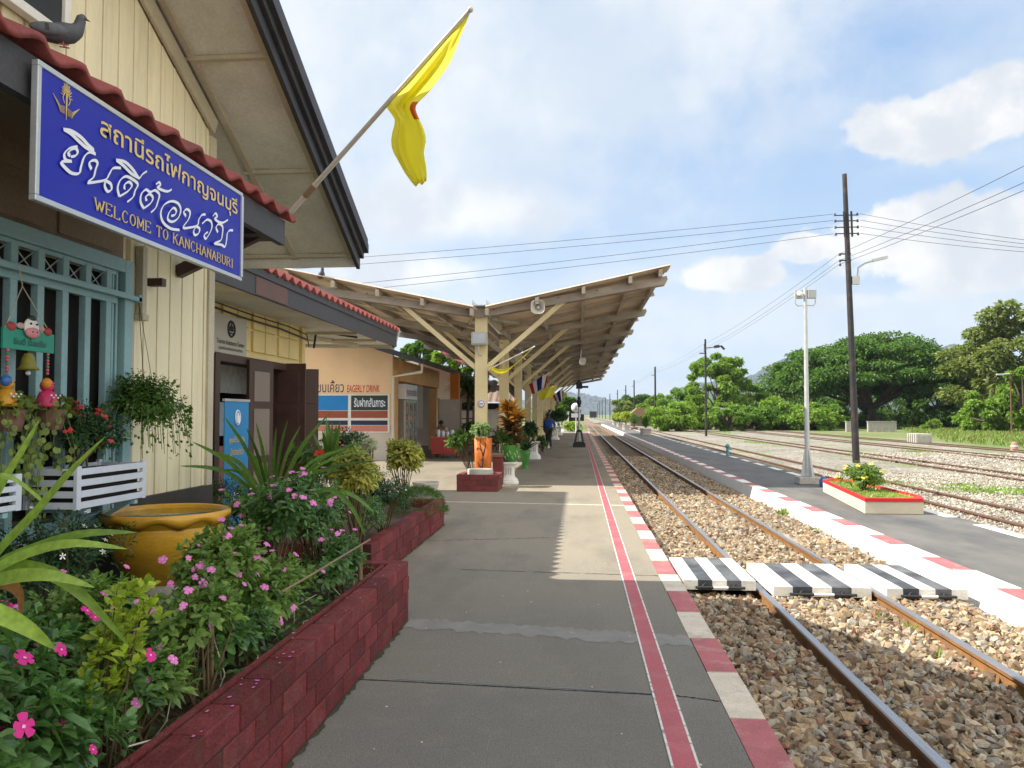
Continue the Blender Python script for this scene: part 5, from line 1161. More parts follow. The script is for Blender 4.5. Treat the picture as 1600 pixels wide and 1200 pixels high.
b = MB(); b.box((-14, PEND, -.42), (-.1, PEND+40, -.2)); struct(b.build('grass_strip', M['grass']))
LM['t1'] = leafmat('tree_leaf_bright', (.19, .29, .05), (.10, .17, .03)); LM['t2'] = leafmat('tree_leaf_dark', (.085, .16, .03), (.028, .065, .014)); LM['t3'] = leafmat('tree_leaf_olive', (.19, .225, .07), (.08, .105, .035)); LM['t4'] = leafmat('tree_leaf_mid', (.14, .235, .045), (.065, .13, .025))
# ---------------------------------------------------------------- people
M['skin'] = pm('skin', (.20, .11, .07), .6, .08, 6); M['shirtb'] = pm('blue_jacket', (.03, .085, .38), .8, .15, 9, 60, bump=.3); M['trous'] = pm('dark_trousers', (.035, .036, .04), .8, .2, 9); M['hair'] = pm('hair', (.02, .015, .012), .6, .2)
def skin(name, joints, edges, mat, parent, sub=2):
    me = bpy.data.meshes.new(name); o = bpy.data.objects.new(name, me); off = org(parent)
    me.from_pydata([tuple(Vector(j[0])-off) for j in joints], edges, []); COL.objects.link(o); o.parent = parent; me.materials.append(mat)
    m = o.modifiers.new('s', 'SKIN'); me.skin_vertices.new() if not me.skin_vertices else None
    for i, j in enumerate(joints): me.skin_vertices[0].data[i].radius = j[1] if isinstance(j[1], tuple) else (j[1], j[1])
    me.skin_vertices[0].data[0].use_root = True; m.use_smooth_shade = True
    s = o.modifiers.new('b', 'SUBSURF'); s.levels = s.render_levels = sub
    dg = bpy.context.evaluated_depsgraph_get(); nm = bpy.data.meshes.new_from_object(o.evaluated_get(dg)); o.modifiers.clear(); o.data = nm
    if not nm.materials: nm.materials.append(mat)
    return o
def figure(label, at, h, pose, mats, cap=None, lean=0, face=0, seated=False):
    """at: ground point, face: heading of the chest (radians, 0 = +Y away)"""
    t = thing('person', label, 'person', tuple(at)); k = h/1.70; A = Vector(at); Rm = Matrix.Rotation(face, 3, 'Z')
    P = lambda x, y, z: tuple(A+Rm @ (Vector((x, y, z))*k))
    p = pose; ln = lean
    J = {'pelvis': (0, 0, .90), 'waist': (0, .02+ln*.2, 1.05), 'chest': (0, .02+ln*.6, 1.27), 'neck': (0, .02+ln, 1.43), 'head': (0, .04+ln*1.15, 1.56), 'top': (0, .03+ln*1.2, 1.66)}
    for s, n in ((-1, 'l'), (1, 'r')):
        J['sh'+n] = (s*.17, .02+ln*.85, 1.38); J['hip'+n] = (s*.09, 0, .88)
    J.update(p)
    n = list(J)
    body = [('pelvis', .13), ('waist', .15), ('chest', .17), ('neck', .055), ('head', (.078, .092)), ('top', (.06, .07)), ('shl', .065), ('ell', .042), ('wrl', .03), ('hdl', .032), ('shr', .065), ('elr', .042), ('wrr', .03), ('hdr', .032),
            ('hipl', .092), ('knl', .06), ('anl', .042), ('tol', .035), ('hipr', .092), ('knr', .06), ('anr', .042), ('tor', .035)]
    idx = {a: i for i, (a, _) in enumerate(body)}; sc_ = lambda r: tuple(v*k for v in r) if isinstance(r, tuple) else r*k
    E = [('pelvis', 'waist'), ('waist', 'chest'), ('chest', 'neck'), ('neck', 'head'), ('head', 'top'), ('chest', 'shl'), ('shl', 'ell'), ('ell', 'wrl'), ('wrl', 'hdl'), ('chest', 'shr'), ('shr', 'elr'), ('elr', 'wrr'), ('wrr', 'hdr'), ('pelvis', 'hipl'), ('hipl', 'knl'), ('knl', 'anl'), ('anl', 'tol'), ('pelvis', 'hipr'), ('hipr', 'knr'), ('knr', 'anr'), ('anr', 'tor')]
    skin('body', [(P(*J[a]), sc_(r)) for a, r in body], [(idx[a], idx[b]) for a, b in E], mats[0], t)
    def sub_(name, names, mat, ex):
        ii = {a: i for i, a in enumerate(names)}; rr = dict(body)
        skin(name, [(P(*J[a]), (rr[a][0] if isinstance(rr[a], tuple) else rr[a])*k*ex.get(a, 1.13)) for a in names], [(ii[a], ii[b]) for a, b in E if a in ii and b in ii], mat, t)
    sub_('shirt', ['pelvis', 'waist', 'chest', 'shl', 'ell', 'shr', 'elr'] + (['wrl', 'wrr'] if 1 else []), mats[1], {'pelvis': 1.12, 'waist': 1.2, 'chest': 1.12, 'ell': 1.35, 'elr': 1.35, 'wrl': 1.3, 'wrr': 1.3})
    sub_('trousers', ['pelvis', 'hipl', 'knl', 'anl', 'hipr', 'knr', 'anr'], mats[2], {'knl': 1.3, 'knr': 1.3, 'anl': 1.6, 'anr': 1.6, 'pelvis': 1.08})
    for q in (('anl', 'tol'), ('anr', 'tor')):
        skin('shoe', [(P(*J[q[0]][:2], J[q[0]][2]-.03), .045*k), (P(*J[q[1]]), .043*k)], [(0, 1)], M['black'], t, 1)
    # face features
    b = MB(); hx, hy, hz = J['head']; fwd = .095
    b.ball(P(hx, hy+fwd, hz-.01), .014*k, 0, 8, 6); b.build('nose', mats[0], t)
    for s in (-1, 1): b = MB(); b.ball(P(hx+s*.03, hy+.083, hz+.02), .009*k, 0, 8, 6); b.build('eye', M['black'], t); b = MB(); b.ball(P(hx+s*.082, hy, hz), (.012*k, .022*k, .03*k), 0, 8, 6); b.build('ear', mats[0], t)
    b = MB(); b.ball(P(hx, hy+.082, hz-.05), (.022*k, .008*k, .006*k), 0, 8, 6); b.build('mouth', pm('lips', (.15, .05, .04), .6), t)
    for s, w in ((-1, 'l'), (1, 'r')):
        hd = Vector(J['hd'+w]); b = MB()
        for f in range(4): b.tube([P(hd.x+(f-1.5)*.002, hd.y+(f-1.5)*.017, hd.z), P(hd.x-s*.008, hd.y+(f-1.5)*.018+.008, hd.z-.06-.008*(1.5-abs(f-1.5))), P(hd.x-s*.025, hd.y+(f-1.5)*.016+.014, hd.z-.09-.008*(1.5-abs(f-1.5)))], .0085*k, 6)
        b.tube([P(hd.x, hd.y+.03, hd.z+.01), P(hd.x-s*.01, hd.y+.05, hd.z-.03)], .01*k, 6); b.build('fingers', mats[0], t)
    b = MB(); hc = Vector(P(J['head'][0], J['head'][1]-.012, J['head'][2]+.035)); b.ball(hc, (.092*k, .105*k, .095*k), 0, 16, 10)
    b.v = [v for v in b.v]
    if cap: b.lathe([(.10*k, 0), (.098*k, .05*k), (.07*k, .09*k), (.001, .10*k)], tuple(hc+Vector((0, 0, .0))), 20); b.prism([P(-.06, .07+J['head'][1], J['head'][2]+.045), P(.06, .07+J['head'][1], J['head'][2]+.045), P(.04, .16+J['head'][1], J['head'][2]+.03), P(-.04, .16+J['head'][1], J['head'][2]+.03)], (0, 0, .012)); b.build('cap', cap, t)
    else: b.build('hair', M['hair'], t)
    return t
q = pZ(858, 701)
figure('man in a blue jacket and cap walking along the platform under the canopy', (q.x, q.y, 0), 1.66,
       {'ell': (-.27, -.04, 1.14), 'wrl': (-.27, .10, .96), 'hdl': (-.26, .13, .88), 'elr': (.26, -.10, 1.13), 'wrr': (.25, -.02, .92), 'hdr': (.24, .0, .84), 'knl': (-.08, .14, .48), 'anl': (-.10, .06, .08), 'tol': (-.11, .2, .04), 'knr': (.11, -.06, .48), 'anr': (.15, -.26, .12), 'tor': (.17, -.13, .04)},
       (M['skin'], M['shirtb'], M['trous']), cap=M['trous'], lean=.12, face=PI*.93)
v = pY(692, 680, 29.9)
figure('seated vendor leaning over the jars behind the red table', (v.x, 29.75, -.22), 1.6,
       {'ell': (-.25, .12, 1.12), 'wrl': (-.15, .33, 1.10), 'hdl': (-.10, .38, 1.08), 'elr': (.25, .12, 1.12), 'wrr': (.16, .33, 1.1), 'hdr': (.12, .38, 1.08), 'knl': (-.12, .30, .72), 'anl': (-.12, .3, .30), 'tol': (-.12, .42, .26), 'knr': (.12, .3, .72), 'anr': (.12, .3, .30), 'tor': (.12, .42, .26)},
       (M['skin'], pm('pale_blouse', (.42, .36, .33), .8, .1), M['trous']), lean=.15, face=PI)
t = thing('stool', 'low stool under the seated vendor', 'stool', (v.x, 29.75, 0)); b = MB(); b.lathe([(.001, 0), (.18, 0), (.18, .04), (.001, .04)], (v.x, 29.75, .50), 16); b.build('seat', M['terra'], t)
for k in range(3): b = MB(); b.tube([(v.x+.13*math.cos(k*2.1), 29.75+.13*math.sin(k*2.1), .5), (v.x+.17*math.cos(k*2.1), 29.75+.17*math.sin(k*2.1), 0)], .015); b.build('leg', M['terra'], t)
# ---------------------------------------------------------------- pigeons
def pigeon(label, c, s, face):
    t = thing('pigeon', label, 'bird', tuple(c), rz=face); mg = pm('pigeon_grey', (.075, .082, .10), .6, .2, 30, 120); md = pm('pigeon_dark', (.025, .026, .032), .5, .2, 30)
    J = [((0, 0, .062), .060), ((-.07, 0, .055), .046), ((-.15, 0, .042), .016), ((.055, 0, .082), .056), ((.085, 0, .135), .030), ((.095, 0, .172), .029), ((.112, 0, .174), .016)]
    pr = [(-.19, .045, .004), (-.16, .048, .018), (-.12, .055, .034), (-.07, .062, .050), (-.01, .070, .060), (.04, .082, .057), (.070, .105, .043), (.082, .130, .031), (.088, .155, .028), (.094, .172, .029), (.104, .180, .024), (.115, .178, .012), (.122, .174, .003)]
    Q = []; RR = []
    for k in range(len(pr)-1):
        for u in (0, .5): Q.append(Vector((pr[k][0]*(1-u)+pr[k+1][0]*u, 0, pr[k][1]*(1-u)+pr[k+1][1]*u))*s); RR.append((pr[k][2]*(1-u)+pr[k+1][2]*u)*s)
    b = MB(); b.tube([tuple(q) for q in Q], RR, 16); b.build('body', mg, t)
    for sy in (-1, 1):
        b = MB(); pts = [(.04, .085), (.0, .10), (-.08, .085), (-.17, .05), (-.10, .042), (-.02, .040), (.03, .052)]; b.ball((-.055*s, sy*.046*s, .070*s), (.105*s, .020*s, .036*s)); w_ = b.build('wing', pm('pigeon_wing', (.10, .11, .135), .6, .2, 30, 120), t)
        b = MB(); b.prism([(x*s, sy*.063*s, z*s) for x, z in ((-.06, .09), (-.08, .09), (-.075, .055), (-.055, .055))], (0, sy*.004*s, 0)); b.build('wing_bar', md, w_)
        b = MB(); b.tube([(.0, sy*.02*s, .05*s), (.01*s, sy*.02*s, 0)], .004*s); b.tube([(-.015*s, sy*.02*s, .002), (.035*s, sy*.02*s, .002)], .004*s); b.build('leg', pm('pigeon_leg', (.3, .08, .07), .6), t)
        b = MB(); b.ball((.105*s, sy*.02*s, .18*s), .0045*s, 0, 8, 6); b.build('eye', pm('pigeon_eye', (.5, .12, .02), .3), t)
    b = MB(); b.tube([(.115*s, 0, .177*s), (.138*s, 0, .168*s)], [.007*s, .002*s]); b.build('beak', md, t)
    b = MB(); b.prism([(-.13*s, -.018*s, .062*s), (-.13*s, .018*s, .062*s), (-.21*s, .024*s, .04*s), (-.21*s, -.024*s, .04*s)], (0, 0, .006*s)); b.build('tail', md, t)
    return t
q = pX(97, 70, -2.10); pigeon('grey pigeon perched on the tiled awning above the blue sign', (q.x, q.y, q.z-.005), .72, R(28))
q = pY(502, 436, CY0-.3); pigeon('small dark pigeon perched on the edge of the far canopy roof', (q.x, q.y, q.z), 1.25, R(-60))
# ---------------------------------------------------------------- island platform furniture
q = pZ(1266, 757); cp = thing('camera_pole', 'pale galvanised pole with a camera box on top standing on the island platform', 'pole', (q.x, q.y+.15, 0)); cx, cy = q.x, q.y+.2; tz = pY(1258, 450, cy); tx = tz.x-.0; H = tz.z
b = MB(); b.box((cx-.24, cy-.22, 0), (cx+.24, cy+.22, .16)); b.build('footing', M['paleconc'], cp, bevel=.01)
b = MB(); b.tube([(cx, cy, .17), (cx+(tx-cx)*.5, cy, H*.5), (tx, cy, H)], [.062, .050, .040], 12)
for k in range(4): a = k*PI/2+.4; b.prism([(cx+.05*math.cos(a), cy+.05*math.sin(a), .17), (cx+.17*math.cos(a), cy+.17*math.sin(a), .17), (cx+.17*math.cos(a), cy+.17*math.sin(a), .22), (cx+.06*math.cos(a), cy+.06*math.sin(a), .80)], (.012*math.sin(a), -.012*math.cos(a), 0))
b.build('pole', M['galv'], cp)
CB = pm('camera_box', (.40, .43, .43), .5, .08); b = MB(); b.box((tx+.05, cy-.05, H-.24), (tx+.24, cy+.08, H-.04)); b.build('box', CB, cp, bevel=.01); b = MB(); b.box((tx-.23, cy-.0, H-.24), (tx-.05, cy+.08, H-.04)); b.build('box', CB, cp, bevel=.01)
b = MB(); b.tube([(tx-.13, cy-.12, H-.16), (tx-.13, cy+.02, H-.12)], [.055, .06], 14); b.ball((tx-.13, cy-.11, H-.16), .055); b.build('camera', M['white'], cp)
b = MB()
for s in (-1, 1): b.tube([(tx+s*.22, cy, H-.24), (tx+s*.23, cy, H-.35), (tx+s*.17, cy, H-.41), (tx+s*.03, cy, H-.40)], .013, 8)
b.build('conduit', M['galv'], cp)
# red rimmed planter
A0 = [pZ(1286, 768), pZ(1352, 802.5), pZ(1440, 802.5)]
xa, xb_, xc_ = A0[0].x, A0[1].x, A0[2].x; yn = A0[1].y; yl = A0[0].y
pts = [(xa, yl), (xb_, yn), (xc_, yn), (xc_+.16, yn+.5), (xc_+.16, yl-.1), (xa+.25, yl+.3)]
ip = thing('flower_planter', 'low cream planter box with a red painted rim on the island platform', 'planter', ((xa+xc_)/2, yn+1.2, 0))
b = MB(); hh = .245
b.prism([(x, y, 0) for x, y in pts], (0, 0, hh-.055)); b.build('box', pm('planter_cream', (.62, .55, .42), .7, .08, 3), ip)
cxm = sum(p[0] for p in pts)/6; cym = sum(p[1] for p in pts)/6; inn = [(cxm+(x-cxm)*.90, cym+(y-cym)*.93) for x, y in pts]; b = MB()
for k in range(6):
    a, c, d, e = pts[k], pts[(k+1) % 6], inn[(k+1) % 6], inn[k]; f_ = 1.008; a = (cxm+(a[0]-cxm)*f_, cym+(a[1]-cym)*f_); c = (cxm+(c[0]-cxm)*f_, cym+(c[1]-cym)*f_); b.prism([(a[0], a[1], hh-.055), (c[0], c[1], hh-.055), (d[0], d[1], hh-.055), (e[0], e[1], hh-.055)], (0, 0, .055))
b.build('rim', pm('rim_red', (.55, .02, .02), .5, .08, 3), ip)
gr = []
for _ in range(1700):
    u, v_ = random.uniform(xb_+.05, xc_+.05), random.uniform(yn+.08, yl-.05)
    if u < xb_+(v_-yn)/(yl-yn)*(xa-xb_)+.07: continue
    gr.append((u, v_, hh-.06))
gp = np.array(gr); V, F = leaf_arrays(np.repeat(gp, 3, 0), rng.normal(size=(len(gp)*3, 3))*.45+np.array([0, 0, 1]), rdir(len(gp)*3), rng.uniform(.05, .10, len(gp)*3), .012, .25, 'quad')
mesh_obj('turf', V, F, leafmat('turf_leaf', (.22, .30, .07), (.12, .18, .04)), ip)
q = pY(1350, 757, yn+1.7); sb, p, d = bush('flowering_shrub', 'rounded green shrub with yellow flowers in the red rimmed planter', (q.x, yn+1.7, hh+.20), (.46, .55, .30), 460, .08, .036, leafmat('shrub_glossy', (.13, .21, .035), (.06, .12, .02), rough=.35), nl=7, base=(q.x, yn+1.7, hh-.05))
b = MB()
for i in range(30):
    k = random.choice([j for j in range(len(p)) if d[j][2] > .1]); c = Vector(p[k])+Vector(d[k])*.06
    for m_ in range(4): V, F = petals(c+Vector((random.uniform(-.03, .03), random.uniform(-.03, .03), random.uniform(0, .02))), Vector(d[k])+Vector((0, -.3, .4)), .019, 5, 1.2); b.add(V, F)
b.build('blossoms', pm('yellow_petal', (.75, .55, .05), .6, .1), sb)
# white square pots with palms
for i, (px, py, s, lm, lab) in enumerate(((1009, 680, .62, 'deep', 'dark potted palm in a white box, nearest of the row on the island platform'), (991, 671, .3, 'green', 'green potted shrub standing just behind the nearest palm'), (978, 672, .58, 'ylit', 'yellow leafed shrub in a white pot, second on the island platform'), (968, 667, .58, 'ylit', 'yellow green shrub in a white pot, third on the island platform'), (961, 664, .5, 'ylit', 'small yellowish shrub in a white pot, farthest on the island platform'))):
    q = pZ(px, py); s_ = .36 if i else .38; x_, y_ = q.x, q.y
    t = thing('plant_pot', ('square white pot under the nearest palm', 'low dark tub behind the nearest palm', 'round white pot below the second yellow shrub', 'round white pot below the third yellow shrub', 'smallest white pot at the far end of the row')[i], 'plant pot', (x_, y_, 0), 'pots on the island platform'); b = MB(); ph = .5 if i != 1 else .2; b.lathe([(s_, 0), (s_*1.08, ph*.95), (s_*1.14, ph), (s_*.9, ph), (s_*.9, ph-.04), (.001, ph-.04)], (x_, y_, 0), 20, sq=6 if i == 0 else 0); b.build('tub', M['paleconc'] if i != 1 else M['terra'], t)
    if i == 0: plant('potted_palm', lab, 'plant', (x_, y_, ph), [blades((x_, y_, ph+.05+.1*k), 40, .95, .05, (15, 85), .9, 6, 31+k, fold=.15) for k in range(4)], LM['green'])
    elif i == 1: bush('potted_shrub', lab, (x_, y_, 1.0), (.75, .75, .8), 160, .3, .08, LM['green'], nl=7, base=(x_, y_, ph))
    else: bush('potted_shrub', lab, (x_, y_, 1.25), (.85, .85, .75), 170, .3, .1, LM['ylit'], nl=7, base=(x_, y_, ph))
q = pZ(1137, 712, -.0); t = thing('water_standpipe', 'small teal standpipe at the far edge of the island platform', 'standpipe', (q.x, q.y, 0)); b = MB(); b.tube([(q.x, q.y, 0), (q.x, q.y, .34)], .055); b.ball((q.x, q.y, .36), .09); b.tube([(q.x, q.y, .28), (q.x+.16, q.y, .25)], .035); b.build('body', pm('teal_paint', (.10, .30, .34), .6), t)
t = thing('blue_bottle', 'small blue plastic can beside the camera pole footing', 'bottle', tuple(pZ(1286, 760))); q = pZ(1287, 760); b = MB(); b.lathe([(.08, 0), (.09, .05), (.09, .14), (.04, .2), (.03, .22)], tuple(q), 14); b.build('body', pm('blue_plastic', (.02, .15, .40), .4), t); b = MB(); b.lathe([(.035, 0), (.035, .03)], (q.x, q.y, .22), 10); b.build('cap', M['white'], t)
# weeds at kerb foot
for i, (px, py, s, lab) in enumerate(((1228, 800, .18, 'bright green weed growing at the foot of the white island kerb'), (1277, 826, .09, 'thin weed sprig low on the island kerb'))):
    q = pX(px, py, 3.56); plant('weed', lab, 'plant', (q.x, q.y, -.21), [blades((q.x+random.uniform(-.08, .08), q.y+random.uniform(-.12, .12), -.21), 14, s, .014, (30, 85), .6, 4, i*7+k) for k in range(5)], LM['lime'])
for i, (px, py) in enumerate(((1375, 968), (1423, 986), (1470, 1030))):
    q = pZ(px, py, -.18); plant('weed', ('small pale weed between the rails, nearest the crossing', 'small pale weed between the rails beside the right rail', 'low weed close to the right rail in front')[i], 'plant', (q.x, q.y, -.2), [blades((q.x, q.y, -.2), 12, .09, .012, (20, 80), .6, 4, i+50)], LM['lime'])
# ---------------------------------------------------------------- yard: poles, lamps, wires
bigY = 31.6; qb = pY(1338, 718, bigY); qt = pY(1319.5, 272, bigY)
tp = thing('utility_pole', 'tall dark steel pole carrying many wires and a street lamp', 'pole', (qb.x, bigY, -.27))
b = MB(); b.tube([(qb.x, bigY, -.5), tuple(qb.lerp(qt, .5)), tuple(qt)], [.135, .11, .085], 10); b.build('pole', M['pole'], tp)
b = MB(); at = lambda py: qb.lerp(qt, (718-py)/(718-272))
for py in (337, 346, 356, 366): p = at(py); b.tube([(p.x-.40, bigY, p.z), (p.x+.45, bigY, p.z)], .022, 6)
for py in (398, 408): p = at(py); b.tube([(p.x-.30, bigY, p.z), (p.x+.12, bigY, p.z)], .03, 6)
p0, p1 = at(332), at(372); b.bar(p0+Vector((.16, -.1, 0)), p1+Vector((.16, -.1, 0)), .06, .06, up=(0, 1, 0)); b.bar(p0+Vector((-.12, -.1, 0)), p1+Vector((-.12, -.1, 0)), .05, .05, up=(0, 1, 0)); b.build('crossarms', M['pole'], tp)
b = MB()
for py in (335, 345, 355, 366):
    p = at(py)
    for s in (-1, 1): b.tube([(p.x+s*.42, bigY, p.z-.07), (p.x+s*.42, bigY, p.z+.03)], [.05, .03], 8)
for py in (398, 408, 414): p = at(py); b.tube([(p.x-.30, bigY, p.z-.07), (p.x-.30, bigY, p.z+.03)], [.05, .03], 8)
b.build('insulators', pm('insulator', (.06, .045, .045), .3), tp)
p = at(440); b = MB(); arm = [pY(1334, 438, bigY), pY(1340, 432, bigY), pY(1341, 418, bigY), pY(1352, 411, bigY), pY(1370, 406, bigY)]; b.tube([tuple(a) for a in arm], .035, 8)
l0, l1 = pY(1364, 407, bigY), pY(1386, 402, bigY); b.bar(l0, l1, .2, .1); b.build('lamp_arm', M['galv'], tp); b = MB(); b.box((p.x+.1, bigY-.1, p.z-.15), (p.x+.38, bigY+.1, p.z+.15)); b.build('junction_box', M['galv'], tp)
def pole_at(px, Y, ptop, label, lamp=False, r=.10):
    q = pY(px, 640, Y); z = pY(px, ptop, Y).z; t = thing('utility_pole', label, 'pole', (q.x, Y, -.4), 'telegraph poles along the yard')
    b = MB(); b.tube([(q.x, Y, -.5), (q.x, Y, z)], [r, r*.8], 8); b.build('pole', M['pole'], t)
    b = MB(); b.tube([(q.x-.5, Y, z-1.2), (q.x+.1, Y, z-1.2)], .05, 6); b.tube([(q.x-.05, Y-.12, z-.4), (q.x-.05, Y-.12, z-1.1)], .09, 6)
    if lamp: a0, a1 = pY(px, 544, Y), pY(1125, 541, Y); b.tube([tuple(a0), tuple(a1)], .04, 6); c = pY(1120, 541, Y); b.bar(pY(1116, 542, Y), pY(1124, 541, Y), .35, .22); b.bar(pY(1126, 540, Y), pY(1132, 546, Y), .35, .12)
    b.build('fittings', M['pole'], t); return (q.x, Y, z)
PL = [pole_at(1103, 69, 530, 'slim pole with twin floodlights in front of the bright green tree', True)]
ordn = ('first', 'second', 'third', 'fourth', 'fifth', 'sixth', 'seventh', 'eighth', 'ninth', 'tenth')
for i, (px, Y, pt_) in enumerate(((1024, 115, 573), (991, 160, 594), (978, 195, 602), (965, 238, 609), (953, 286, 615), (946, 330, 621), (941, 372, 624), (937, 410, 627), (934, 440, 630))):
    PL.append(pole_at(px, Y, pt_, 'thin dark telegraph pole, %s in the line left of the floodlit pole' % ordn[i], r=.15))
def wire(label, pts, sag, r=.0075, parent=None):
    t = MB(); P_ = []
    for a, c in zip(pts, pts[1:]):
        a, c = Vector(a), Vector(c)
        for k in range(14): u = k/14; P_.append(tuple(a.lerp(c, u)+Vector((0, 0, -4*sag*u*(1-u)))))
    P_.append(tuple(pts[-1])); t.tube(P_, r, 4); o = t.build('power_wire', M['black']); tag(o, label, 'wire', 'overhead wires')
lv = ('highest', 'second', 'third', 'lowest')
for i, (py, pl, pr) in enumerate(((335, 393, 356), (345, 404, 362), (355, 436, 368), (366, 446, 374))):
    p = at(py); a = pY(500, pl+(.0 if i < 2 else 0), 30); a = a+(a-Vector((p.x, bigY, p.z)))*.9
    wire('thin black wire, %s of four running left from the tall dark pole' % lv[i], [tuple(a), (p.x-.5, bigY, p.z)], .35)
    e = pY(1600, pr, 27); e = e+(e-Vector((p.x, bigY, p.z)))*2; wire('thin black wire, %s of four running right from the tall dark pole' % lv[i], [(p.x+.5, bigY, p.z), tuple(e)], .5)
for i, (py, pr, pf) in enumerate(((398, 250, 0), (408, 275, -.25), (414, 287, -.4))):
    p = at(py); e = pY(1600, pr, 19.3); e2 = e+(e-Vector((p.x, bigY, p.z)))*1.5
    f = PL[0]; wire('thin black wire, %s of three running along the tracks past the tall pole' % ('upper', 'middle', 'lower')[i], [tuple(e2), (p.x-.33, bigY, p.z), (f[0]-.3, f[1], f[2]-.5+pf*1.5), (PL[1][0]-.3, PL[1][1], PL[1][2]-.5+pf), (PL[2][0]-.3, PL[2][1], PL[2][2]-.5+pf)], .25)
# far right street lamp
q = pY(1580, 650, 78); t = thing('street_lamp', 'slim rusty street lamp in the grass before the large right-hand tree', 'street lamp', (q.x, 78, -.3)); zt2 = pY(1580, 583, 78).z; b = MB(); b.tube([(q.x, 78, -.4), (q.x, 78, zt2)], .07); b.build('pole', M['rustfar'], t); a, c = pY(1580, 584, 78), pY(1557, 585, 78); b = MB(); b.tube([tuple(a), tuple(c)], .06); b.bar(c, c+Vector((.6, 0, 0)), .25, .15); b.build('lamp_arm', M['galv'], t)
# weeds in the gravel
for i, (px, py, rx_, ry_, n) in enumerate(((1372, 756, .9, .7, 900), (1560, 768, 1.3, 1.0, 1500), (1500, 760, .5, .4, 300), (1185, 692, 1.2, 2.5, 500), (1436, 706, .8, .8, 400), (1290, 672, 3, 4, 900), (1130, 676, 1.5, 5, 700))):
    q = pZ(px, py, -.27); A_ = rng.normal(size=(n, 2)); P_ = np.stack([q.x+A_[:, 0]*rx_*.5, q.y+A_[:, 1]*ry_*.5, np.full(n, -.27)], 1); v, f = leaf_arrays(P_, rng.normal(size=P_.shape)*.7+np.array([0, 0, .9]), rdir(n), rng.uniform(.05, .14, n), .03, .3, 'quad')
    tag(mesh_obj('weed_patch', v, f, LM['t1']), kind='stuff')
# concrete block, cone, drum, walls
q = pZ(1444, 693, -.27); t = thing('concrete_block', 'grey ribbed concrete block lying among the yard tracks', 'block', (q.x, q.y, -.27)); b = MB(); w_, h_ = 1.0, .62
b.box((q.x-w_/2, q.y, -.27), (q.x+w_/2, q.y+1.3, .35));
for k in range(4): b.box((q.x-w_/2-.09, q.y+.1+k*.32, -.27), (q.x-w_/2, q.y+.22+k*.32, .35))
b.build('block', M['paleconc'], t, bevel=.02); b = MB(); b.box((q.x-w_/2+.08, q.y-.02, -.18), (q.x+w_/2-.08, q.y, .24)); b.build('recess_panel', M['concrete'], t)
q = pZ(1585, 703, -.25); t = thing('marker_post', 'faded red and white marker stone in the yard', 'marker', (q.x, q.y, -.27)); b = MB(); b.lathe([(.17, 0), (.15, .18), (.12, .36), (.08, .44), (.001, .45)], (q.x, q.y, -.27), 12, sq=4); b.build('stone', pm('pink_stone', (.38, .20, .16), .8, .15), t); b = MB(); b.lathe([(.150, 0), (.143, .06)], (q.x, q.y, -.07), 12, sq=4); b.build('band', M['white'], t)
for (x0, x1, lab) in ((1322, 1337, 'short pale wall left of the tall dark pole under the spreading tree'), (1356, 1400, 'longer stained wall right of the tall dark pole under the spreading tree')):
    Y = 88; a, c = pY(x0, 655, Y).x, pY(x1, 655, Y).x; t = thing('garden_wall', lab, 'wall', ((a+c)/2, Y, -.3)); b = MB(); b.box((a, Y, -.4), (c, Y+.3, .80)); b.build('wall', M['concrete'], t); b = MB()
    x = a
    while x < c: b.box((x, Y-.05, -.4), (x+.12, Y, .78)); x += .7
    b.box((a-.05, Y-.08, .80), (c+.05, Y+.35, .87)); b.build('piers', M['concrete'], t)
q = pY(1150, 655, 100); t = thing('blue_drum', 'blue water drum beside the little shed under the bright green tree', 'drum', (q.x, 100, -.4)); b = MB(); b.lathe([(.65, 0), (.7, .05), (.66, .6), (.7, .65), (.66, 1.2), (.7, 1.25), (.001, 1.26)], (q.x, 100, -.4), 18); b.build('drum', pm('drum_blue', (.02, .06, .22), .5, .1), t)
t = thing('shed', 'little weathered shed under the bright green tree', 'shed', (q.x-1, 103, -.4)); b = MB(); b.box((q.x-2.2, 102, -.4), (q.x+1.2, 105, 1.9)); b.build('wall', M['brownpan'], t); b = MB(); b.prism([(q.x-2.6, 101.6, 1.9), (q.x+1.6, 101.6, 1.9), (q.x+1.6, 101.6, 2.0), (q.x-2.6, 101.6, 2.6)], (0, 3.8, 0)); b.build('roof', M['galv'], t); b = MB(); b.box((q.x-.4, 101.96, -.4), (q.x+.9, 102, 1.4)); b.build('door', M['concrete'], t)
q = pY(1005, 645, 130); t = thing('farm_hut', 'small brown roofed hut half hidden in bushes behind the potted shrubs', 'hut', (q.x, 130, -.4)); b = MB(); b.box((q.x-2, 130, -.4), (q.x+2.5, 133, 1.2)); b.build('wall', M['brownpan'], t); b = MB(); b.prism([(q.x-2.6, 129.5, 1.2), (q.x+3.2, 129.5, 1.4), (q.x+1.6, 129.5, 2.9), (q.x-1, 129.5, 2.6)], (0, 4, 0)); b.build('roof', pm('thatch', (.24, .16, .09), .9, .2), t)
q = pY(927, 650, 300); t = thing('rail_trolley', 'small dark maintenance vehicle standing far down the line', 'rail vehicle', (q.x, 300, -.1)); b = MB(); b.box((q.x-1.3, 300, .4), (q.x+1.3, 305, 2.6)); b.build('body', M['black'], t); b = MB(); b.box((q.x-1.35, 299.9, 2.6), (q.x+1.35, 305, 2.8)); b.build('roof', M['rustfar'], t)
for s in (-.55, .55): b = MB(); b.tube([(q.x+s-.06, 301, .1), (q.x+s+.06, 301, .1)], .4, 14); b.build('wheel', M['black'], t)
